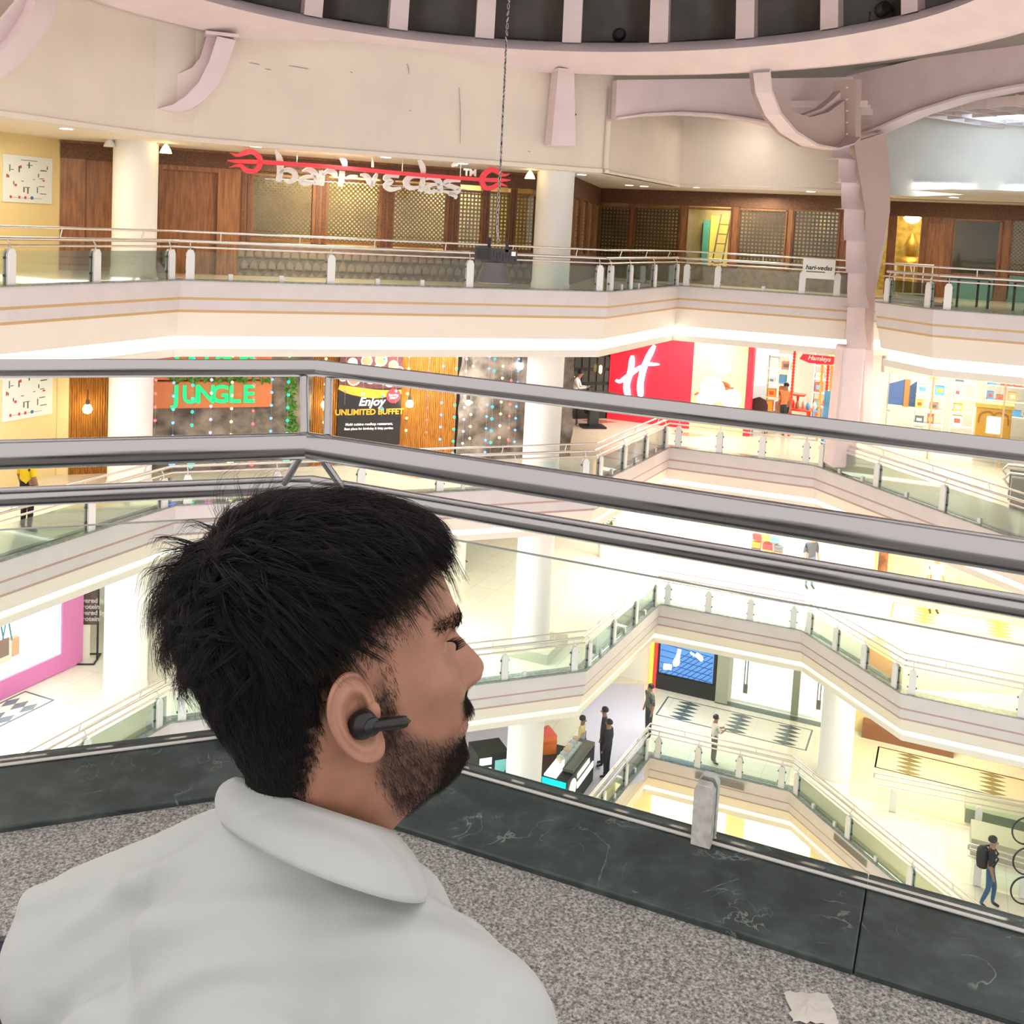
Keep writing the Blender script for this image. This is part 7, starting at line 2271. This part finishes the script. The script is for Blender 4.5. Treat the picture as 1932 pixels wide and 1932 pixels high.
def thick(p):
    """how far the hair mass stands off the scalp (cm)"""
    d = hair_mask(p)
    z = p[..., 2]; x = p[..., 0]
    t = np.interp(z, [-9, -3, 1, 4, 7, 9, 11, 13.2], [.15, .35, .6, .8, 1.15, 1.7, 2.0, 2.1])
    t = t * np.where(x > 5, np.interp(x, [5, 8.5], [1, .95]), 1)
    t = t + np.where((x < -4) & (z > 2.0), .5 * np.clip((z - 2) / 4, 0, 1), 0)
    return t * np.clip(d / 1.6, 0, 1)
# cap under the strands
capm = hm > .35
t_cap = thick(hv) * .62 + .05
capn = np.random.default_rng(2).normal(0, 1, len(hv))
cap_v = hv + hn * t_cap[:, None] * (1 + .0 * capn[:, None])
cap_f = [f for f in faces if all(capm[i] for i in f)] + [tuple(range(NTH))[::-1]]
hmesh('hair_cap', cap_v, cap_f, M_hair)
# long strands grouped in locks
def locks(nl, per, seed, maskf, lenf, lift, grav, spread, name, rad, K=7, curl=.35, flowf=None):
    p, nn, rg = sample(maskf, nl, seed)
    fl = p - crown
    fl = fl - nn * (fl * nn).sum(1, keepdims=True)
    fl /= np.maximum(np.linalg.norm(fl, axis=1, keepdims=True), 1e-6)
    if flowf is not None: fl = flowf(p, nn, fl)
    fl += rg.normal(0, .28, fl.shape)
    fl -= nn * (fl * nn).sum(1, keepdims=True)
    fl /= np.maximum(np.linalg.norm(fl, axis=1, keepdims=True), 1e-6)
    Ln = lenf(p) * rg.uniform(.75, 1.2, nl)
    t = np.linspace(0, 1, K)[None, :, None]
    tk = thick(p)[:, None, None]
    lf = (lift * rg.uniform(.6, 1.3, nl))[:, None, None]
    side = np.cross(nn, fl)
    cur = rg.normal(0, curl, nl)[:, None, None]
    G = (nn[:, None, :] * (tk * .55 + tk * .55 * np.sin(np.minimum(t * 1.4, 1.0) * math.pi * .5) * lf) +
         fl[:, None, :] * (Ln[:, None, None] * t * .92) + side[:, None, :] * cur * t ** 2 * Ln[:, None, None] * .3)
    # follow the round of the skull: pull the tips back to the surface level
    R_ = np.linalg.norm(p - np.array([-1, 0, 2.5]), axis=1)[:, None, None]
    G -= nn[:, None, :] * (Ln[:, None, None] * t) ** 2 / (2.1 * R_)
    G += np.array([0, 0, -1.])[None, None, :] * grav * (t ** 2) * Ln[:, None, None]
    root = np.repeat(p, per, 0); GG = np.repeat(G, per, 0)
    o = rg.normal(0, spread, (nl * per, 1, 3)); o2 = rg.normal(0, spread * .5, (nl * per, 1, 3))
    GG = GG + o * (1 - .55 * t) + o2 * t + rg.normal(0, .03, GG.shape) * t
    sc = rg.uniform(.8, 1.12, (nl * per, 1, 1))
    return strands(name, root, GG * sc, rad, M_hair2)
def m_top(p): return np.clip(hair_mask(p) - .5, 0, 3) * (p[..., 2] > 6.5)
def m_side(p): return np.clip(hair_mask(p), 0, 1.5) * (p[..., 2] > -1.0) * (p[..., 2] < 8.5)
def m_low(p): return np.clip(hair_mask(p) + .5, 0, 1.2) * (p[..., 2] < 5.0)
def flow_top(p, nn, fl):
    w = np.clip((p[:, 0:1] + 3) / 8, 0, 1)
    return fl * 1.0 + w * np.array([[.55, -.75, .0]])
locks(900, 12, 21, m_top, lambda p: np.interp(p[:, 0], [-9, -4, 4, 8], [4.6, 5.2, 5.0, 3.6]), .75, .05, .16, 'top_hair', .030, flowf=flow_top)
def flow_side(p, nn, fl):
    return fl * .35 + np.array([[-.18, 0, -1.0]])
locks(620, 11, 22, m_side, lambda p: np.interp(p[:, 2], [-1, 3, 8], [1.2, 2.0, 3.4]) * np.clip(hair_mask(p) / 2.2 + .25, .3, 1), .5, .0, .14, 'side_hair', .027, flowf=flow_side)
locks(1500, 5, 23, m_low, lambda p: np.interp(p[:, 2], [-9, -4, 1, 5], [.45, .8, 1.2, 1.6]), .6, .0, .12, 'short_hair', .022, K=4, flowf=flow_side)
# tufts standing off the crown and back
def m_back(p): return np.clip(hair_mask(p), 0, 1) * (p[..., 0] < -6.0) * (p[..., 2] > 3.5) * (p[..., 2] < 10.8) * (np.abs(p[..., 1] + 1) < 6)
locks(130, 16, 24, m_back, lambda p: np.full(len(p), 3.6), 2.0, .12, .2, 'crown_tufts', .026, curl=.9, flowf=lambda p, nn, fl: fl * .25 + nn * .0 + np.array([[-.75, -.1, -.15]]))
def m_crown(p): return np.clip(hair_mask(p), 0, 1) * (p[..., 0] < -4.0) * (p[..., 2] > 9.3)
locks(22, 8, 25, m_crown, lambda p: np.full(len(p), 3.0), 1.9, -.08, .2, 'loose_strands', .015, curl=1.0)
# fringe hanging over the forehead
def m_fr(p): return np.clip(hair_mask(p), 0, 1) * (p[..., 0] > 5.6) * (p[..., 2] < 11.5) * (hair_mask(p) < 2.6)
locks(240, 11, 26, m_fr, lambda p: np.interp(np.abs(p[:, 1]), [0, 3, 6], [3.0, 2.6, 1.3]), 1.0, .10, .16, 'fringe', .026, flowf=lambda p, nn, fl: fl * .6 + np.array([[.6, -.25, -.25]]))
# whorl over the crown
locks(260, 14, 27, lambda p: np.clip(hair_mask(p), 0, 1) * (np.linalg.norm(p - crown, axis=-1) < 4.6), lambda p: np.full(len(p), 3.6), .55, .12, .2, 'crown_hair', .028, curl=.8, flowf=lambda p, nn, fl: fl * .7 + np.cross(nn, fl) * .5)
# faded temple, sideburn, beard, moustache, brow, lashes
def simple(name, maskf, n, seed, L0, L1, dirv, rad, lift=.35, m=None, K=4):
    p, nn, rg = sample(maskf, n, seed)
    d = np.array(dirv)[None, :] + rg.normal(0, .3, p.shape)
    d -= nn * (d * nn).sum(1, keepdims=True); d /= np.linalg.norm(d, axis=1, keepdims=True)
    Ln = rg.uniform(L0, L1, n)[:, None, None]; t = np.linspace(0, 1, K)[None, :, None]
    G = nn[:, None, :] * (.02 + lift * Ln * np.sin(t * 1.9)) + d[:, None, :] * Ln * t
    return strands(name, p, G, rad, m or M_beard)
simple('temple_fade', lambda p: ((hair_mask(p) > -4.2) & (hair_mask(p) < .9) & (p[..., 2] > -6.5) & (p[..., 2] < 8.6) & (p[..., 0] < np.interp(p[..., 2], [2, 4, 8.6], [2.7, 3.6, 6.0])) & (p[..., 0] > -5.5)) * np.clip((hair_mask(p) + 4.2) / 4, .02, 1) ** 1.6, 9500, 31, .15, .42, (.15, 0, -1), .014)
simple('sideburn', lambda p: ((p[..., 0] > 1.2) & (p[..., 0] < 2.7) & (p[..., 2] < 3.6) & (p[..., 2] > -3)) * np.interp(p[..., 2], [-3, 0, 3.6], [1, .6, .15]) * np.clip(1.3 - np.abs(p[..., 0] - 1.95), 0, 1), 750, 32, .3, .6, (.1, 0, -1), .014)
simple('beard', lambda p: np.clip(beard_mask(p) + .25, 0, 1.4) * np.interp(p[..., 2], [-11, -8, -5, -2, 1], [1.2, 1.4, 1.0, .5, .35]), 6500, 33, .35, .8, (.35, 0, -.8), .013)
simple('moustache', lambda p: ((p[..., 2] > -3.5) & (p[..., 2] < -2.0) & (np.abs(p[..., 1]) < 3.6) & (p[..., 0] > 8)) * 1.0, 1300, 34, .5, .85, (.1, 0, -1), .016, .22)
simple('chin_beard', lambda p: ((p[..., 2] > -9.3) & (p[..., 2] < -5.6) & (np.abs(p[..., 1]) < 4.2) & (p[..., 0] > 6.5)) * 1.0, 2200, 35, .5, .95, (.2, 0, -1), .015, .35)
simple('eyebrow', lambda p: ((np.abs(p[..., 2] - 4.35 - .1 * (np.abs(p[..., 1]) - 3)) < .42) & (np.abs(p[..., 1]) > 1.3) & (np.abs(p[..., 1]) < 5.4) & (p[..., 0] > 6)) * 1.0, 900, 36, .5, .8, (-.5, 0, -.05), .016, .12, M_hair)
for sy in (-1, 1):
    rg = np.random.default_rng(40 + sy)
    n_ = 70
    a = np.linspace(-.9, .9, n_)
    root = np.stack([8.75 - .5 * a ** 2 * (1), sy * (3.2 + a * 1.35), 2.45 - .25 * a ** 2], 1)
    t = np.linspace(0, 1, 4)[None, :, None]
    G = np.array([.75, 0, .05])[None, None, :] * t + np.array([0, sy * .25, .28])[None, None, :] * t ** 2 + rg.normal(0, .03, (n_, 1, 3)) * t
    strands('eyelashes', root, G, .017, M_hair)

# ------------------------------------------------------------------ shirt
def linen():
    m, N, L, B = nt('white_linen')
    tc = N.new('ShaderNodeTexCoord')
    B.inputs['Base Color'].default_value = (.455, .48, .48, 1)
    B.inputs['Roughness'].default_value = .85
    B.inputs['Sheen Weight'].default_value = .15
    mp = N.new('ShaderNodeMapping'); mp.inputs['Rotation'].default_value = (0, 0, .9); mp.inputs['Scale'].default_value = (2.2, 13, 7)
    L.new(tc.outputs['Object'], mp.inputs['Vector'])
    n1 = N.new('ShaderNodeTexNoise'); n1.inputs['Scale'].default_value = 1.5; n1.inputs['Detail'].default_value = 2
    L.new(mp.outputs[0], n1.inputs['Vector'])
    n2 = N.new('ShaderNodeTexNoise'); n2.inputs['Scale'].default_value = 420; n2.inputs['Detail'].default_value = 2
    L.new(tc.outputs['Object'], n2.inputs['Vector'])
    b1 = N.new('ShaderNodeBump'); b1.inputs['Strength'].default_value = .6; b1.inputs['Distance'].default_value = .022
    L.new(n1.outputs['Fac'], b1.inputs['Height'])
    b2 = N.new('ShaderNodeBump'); b2.inputs['Strength'].default_value = .15; b2.inputs['Distance'].default_value = .001
    L.new(n2.outputs['Fac'], b2.inputs['Height']); L.new(b1.outputs['Normal'], b2.inputs['Normal'])
    L.new(b2.outputs['Normal'], B.inputs['Normal'])
    return m
M_shirt = linen()
NK = Vector((-.150, .812, .925))
fwd = Vector((math.cos(math.radians(62)), math.sin(math.radians(62)), 0)); rgt = Vector((fwd.y, -fwd.x, 0))
def blob(mb, a, b, ra, rb, flat=1.0, fdir=None, n=22):
    """a tapered capsule from a to b; flat squeezes it along fdir"""
    a, b = Vector(a), Vector(b); ax = (b - a)
    L_ = ax.length; ax.normalize() if L_ > 1e-6 else None
    x = (fdir - ax * fdir.dot(ax)).normalized(); y = ax.cross(x)
    prof = []
    for k in range(7):
        t = -math.pi / 2 + k / 6 * math.pi / 2; prof.append((ra * math.cos(t), ra * math.sin(t)))
    for k in range(7):
        t = k / 6 * math.pi / 2; prof.append((rb * math.cos(t), L_ + rb * math.sin(t)))
    vs = []
    for r_, h_ in prof:
        for k in range(n):
            an = 2 * math.pi * k / n
            vs.append(a + ax * h_ + x * math.cos(an) * r_ * flat + y * math.sin(an) * r_)
    fs = [(i * n + k, i * n + (k + 1) % n, (i + 1) * n + (k + 1) % n, (i + 1) * n + k) for i in range(len(prof) - 1) for k in range(n)]
    mb.add(vs, fs + [tuple(range(n))[::-1], tuple((len(prof) - 1) * n + k for k in range(n))], True)
def remeshed(name, mb, m, vox, smooth_it, parent):
    o = mb.build(name, m, parent)
    r_ = o.modifiers.new('remesh', 'REMESH'); r_.mode = 'VOXEL'; r_.voxel_size = vox; r_.use_smooth_shade = True
    s_ = o.modifiers.new('smooth', 'SMOOTH'); s_.iterations = smooth_it; s_.factor = .6
    dg = bpy.context.evaluated_depsgraph_get()
    me_ = bpy.data.meshes.new_from_object(o.evaluated_get(dg))
    o.modifiers.clear(); o.data = me_
    if not me_.materials: me_.materials.append(m)
    for p in me_.polygons: p.use_smooth = True
    return o
SHL = Vector((-.352, .895, .712)); SHR = Vector((-.012, .715, .790))
mb = MB()
Zv = Vector((0, 0, 1))
hipc = NK - fwd * .10 + Vector((0, 0, -.55))
chest = NK - fwd * .015 + Vector((0, 0, -.215))
blob(mb, hipc, NK - fwd * .08 + Vector((0, 0, -.28)), .165, .185, .72, fwd)
blob(mb, NK - fwd * .05 + Vector((0, 0, -.30)) - rgt * .06, chest - rgt * .09, .15, .135, .80, fwd)
blob(mb, NK - fwd * .05 + Vector((0, 0, -.30)) + rgt * .06, chest + rgt * .07, .15, .125, .80, fwd)
blob(mb, NK + Vector((0, 0, -.055)), SHL, .068, .084, .95, fwd)
blob(mb, NK + Vector((0, 0, -.055)), SHR, .066, .072, .95, fwd)
blob(mb, NK - fwd * .05 + Vector((0, 0, -.10)), NK - fwd * .02 + Vector((0, 0, -.045)), .10, .075, .9, fwd)
elbL = SHL + fwd * .10 - rgt * .07 + Vector((0, 0, -.26)); elbR = SHR + fwd * .08 + rgt * .03 + Vector((0, 0, -.27))
blob(mb, SHL, elbL, .082, .060, 1, fwd); blob(mb, SHR, elbR, .074, .060, 1, fwd)
wrL = elbL + fwd * .20 + rgt * .10 + Vector((0, 0, -.03)); wrR = elbR + fwd * .22 - rgt * .06 + Vector((0, 0, -.04))
blob(mb, elbL, wrL, .058, .045, 1, Zv); blob(mb, elbR, wrR, .058, .045, 1, Zv)
shirt = remeshed('shirt', mb, M_shirt, .0065, 9, man)
# soft drapes running from the collar down to the right sleeve
_me = shirt.data
_co = np.zeros(len(_me.vertices) * 3, np.float32); _me.vertices.foreach_get('co', _co); _co = _co.reshape(-1, 3)
_no = np.zeros_like(_co).ravel(); _me.vertices.foreach_get('normal', _no); _no = _no.reshape(-1, 3)
_wc = _co + np.array(man.location)
_u = (_wc - np.array(NK)) @ np.array(rgt); _v = (_wc - np.array(NK)) @ np.array(-fwd); _h = _wc[:, 2] - NK.z
_q = _v * 1.0 - _h * .55 + _u * .55
_w = .02 * np.sin(_u * 17 + 1.2) + .014 * np.sin(_u * 31 + _q * 20)
_d = 1.7 * (.0042 * np.sin((_q + _w) * 62) * (.5 + .5 * np.sin(_u * 9 + .7)) + .0030 * np.sin((_q - _w * .6) * 118 + 2.0) * (.5 + .5 * np.sin(_u * 14 + 2.1)) + .005 * np.exp(-((_q - .05 - .25 * _u + _w) / .012) ** 2))
_co += _no * (_d * np.clip((-_h - .01) / .05, .15, 1))[:, None].astype(np.float32)
_me.vertices.foreach_set('co', _co.ravel().astype(np.float32)); _me.update()

# collar: stand and turned-down leaf round the neck
tl, tn, tr_ = Vector(at_y(448, 1474, .835)), Vector(at_y(575, 1520, .742)), Vector(at_y(735, 1572, .785))
bl_, bn, br = Vector(at_y(430, 1525, .850)), Vector(at_y(548, 1628, .708)), Vector(at_y(800, 1700, .760))
def ringpt(L_, Nn, R_, a):
    C = (L_ + R_) / 2
    return C - (R_ - L_) / 2 * math.cos(a) + (Nn - C) * math.sin(a) * (1 if math.sin(a) > 0 else .9)
vs, fs = [], []
na, nr = 46, 9
for i in range(na + 1):
    a = -1.9 + i / na * (math.pi + 1.9 + .75)
    tp, bt = ringpt(tl, tn, tr_, a), ringpt(bl_, bn, br, a)
    outw = (bt - (bl_ + br) / 2); outw.z = 0
    if outw.length > 1e-6: outw.normalize()
    for j in range(nr + 1):
        f_ = j / nr
        p = tp.lerp(bt, f_) + outw * (.007 * math.sin(f_ * math.pi)) + Vector((0, 0, .003 * math.sin(f_ * math.pi)))
        vs.append(p)
for i in range(na):
    for j in range(nr):
        b = i * (nr + 1) + j
        fs.append((b, b + 1, b + nr + 2, b + nr + 1))
mb = MB(); mb.add(vs, fs, True)
colr = mb.build('collar', M_shirt, shirt)
ORG[colr.name] = Vector(man.location)
s_ = colr.modifiers.new('solid', 'SOLIDIFY'); s_.thickness = .0035; s_.offset = 1
# inner stand of the collar
vs, fs = [], []
for i in range(na + 1):
    a = -1.9 + i / na * (math.pi + 1.9 + .75)
    tp, bt = ringpt(tl, tn, tr_, a), ringpt(bl_, bn, br, a)
    C = (tl + tr_) / 2
    inn = (C - tp); inn.z = 0; inn.normalize()
    vs += [tp + inn * .002, tp + inn * .006 + Vector((0, 0, -.05))]
for i in range(na):
    fs.append((2 * i, 2 * i + 1, 2 * i + 3, 2 * i + 2))
mb = MB(); mb.add(vs, fs, True); mb.build('collar_stand', M_shirt, shirt)
# sleeve seam
# hands and lower body
mb = MB()
def hand(w_, d_, side):
    d_ = d_.normalized(); sd = d_.cross(Zv).normalized() * side
    blob(mb, w_, w_ + d_ * .07, .024, .036, .55, Zv, 12)
    for k in range(4):
        b0 = w_ + d_ * .085 + sd * (k - 1.5) * .019
        ln = (.065, .078, .072, .055)[k]
        blob(mb, b0, b0 + d_ * ln * .6 - Zv * .01, .0095, .009, 1, Zv, 8)
        blob(mb, b0 + d_ * ln * .6 - Zv * .01, b0 + d_ * ln - Zv * .03, .009, .0075, 1, Zv, 8)
    t0 = w_ + d_ * .03 - sd * .03
    blob(mb, t0, t0 + d_ * .035 - sd * .02 - Zv * .01, .012, .010, 1, Zv, 8)
    blob(mb, t0 + d_ * .035 - sd * .02 - Zv * .01, t0 + d_ * .06 - sd * .02 - Zv * .02, .010, .008, 1, Zv, 8)
hand(wrL, fwd * .9 + rgt * .3 - Zv * .1, 1); hand(wrR, fwd - rgt * .2 - Zv * .1, -1)
mb.build('hands', mat('hand_skin', (.40, .2, .13), .5), man)
mb = MB()
hipz = Vector((hipc.x, hipc.y, .40))
for q in (-1, 1):
    kn = hipz + fwd * .44 + rgt * .10 * q + Zv * .02
    blob(mb, hipz + rgt * .09 * q, kn, .105, .075, 1, Zv)
    ft = kn + fwd * .02 + Vector((0, 0, -.37))
    blob(mb, kn, ft, .07, .045, 1, fwd)
trs = remeshed('trousers', mb, mat('charcoal_trousers', (.05, .05, .055), .8), .012, 4, man)
mb = MB()
for q in (-1, 1):
    ft = hipz + fwd * .46 + rgt * .10 * q + Vector((0, 0, -.385))
    blob(mb, ft - fwd * .05, ft + fwd * .15, .042, .038, 1, Zv)
mb.build('shoes', SHOE, man)
# seat under him
t = thing('bench_stool', 'low dark padded stool under the seated man', 'stool', (hipc.x, hipc.y, -.014))
MB().lathe((hipc.x, hipc.y, 0), [(.19, .22), (.2, .25), (.19, .30), (.12, .315)], 24).build('cushion', mat('navy_vinyl', (.02, .022, .04), .5), t)
for k in range(4):
    a = k * math.pi / 2 + .4
    MB().tube([(hipc.x + .13 * math.cos(a), hipc.y + .13 * math.sin(a), .23), (hipc.x + .17 * math.cos(a), hipc.y + .17 * math.sin(a), -.014)], .016, 8).build('leg', M_black, t)
# navy bag whose corner shows at the lower left
c = at_y(-60, 2080, 1.0)
t = thing('navy_bag', 'dark navy bag standing behind the man at the lower left corner', 'bag', (c.x, c.y, -.014))
bz = c.z
m = MB(); m.lathe((c.x, c.y, 0), [(.12, -.014), (.15, .02), (.155, bz - .02), (.13, bz + .09), (.06, bz + .13), (0, bz + .135)], 18); m.build('sack', mat('navy_nylon', (.022, .024, .045), .6), t)
MB().tube([(c.x - .05, c.y, bz + .11), (c.x - .03, c.y, bz + .17), (c.x + .03, c.y, bz + .17), (c.x + .05, c.y, bz + .11)], .008, 6).build('handle', mat('navy_nylon', (.022, .024, .045), .6), t)

# ------------------------------------------------------------------ earbud
eb = thing('earbud', 'black wireless earbud with a short stem in the man ear', 'earbud', Vector(hw([[0, -7.6, -.2]])[0]))
EO = np.array(eb.location)
def hpart(name, V, F, m):
    me_ = bpy.data.meshes.new(name)
    me_.from_pydata([tuple(p - EO) for p in hw(V)], [], F)
    for p in me_.polygons: p.use_smooth = True
    me_.materials.append(m)
    o = bpy.data.objects.new(name, me_); COL.objects.link(o); o.parent = eb
    bm_ = bmesh.new(); bm_.from_mesh(me_); bmesh.ops.recalc_face_normals(bm_, faces=bm_.faces); bm_.to_mesh(me_); bm_.free()
    return o
def lat(c, ax, prof, n=24):
    c = np.array(c, float); ax = np.array(ax, float); ax /= np.linalg.norm(ax)
    x = np.cross(ax, [0, .3, 1.]); x /= np.linalg.norm(x); y = np.cross(ax, x)
    V = [c + ax * h_ + (x * math.cos(2 * math.pi * k / n) + y * math.sin(2 * math.pi * k / n)) * r_ for r_, h_ in prof for k in range(n)]
    F = [(i * n + k, i * n + (k + 1) % n, (i + 1) * n + (k + 1) % n, (i + 1) * n + k) for i in range(len(prof) - 1) for k in range(n)]
    return np.array(V), F
M_bud = mat('black_earbud_plastic', (.006, .006, .007), .32)
hpart('bud', *lat((-.35, -7.5, -.35), (0, -1, 0), [(.3, -.4), (.8, -.1), (1.05, .35), (1.0, .8), (.75, 1.1), (0, 1.25)]), M_bud)
hpart('touch_cap', *lat((.15, -8.55, -.45), (.12, -1, 0), [(.66, -.5), (.66, .1), (.6, .2), (.0, .22)]), mat('bud_cap', (.012, .013, .017), .2))
V, F = lat((.2, -8.45, -.42), (1, -.10, -.06), [(0, -.1), (.3, -.05), (.44, .2), (.45, 1.2), (.45, 2.2), (.4, 2.5), (.2, 2.62), (0, 2.85)], 18)
hpart('stem', V, F, M_bud)
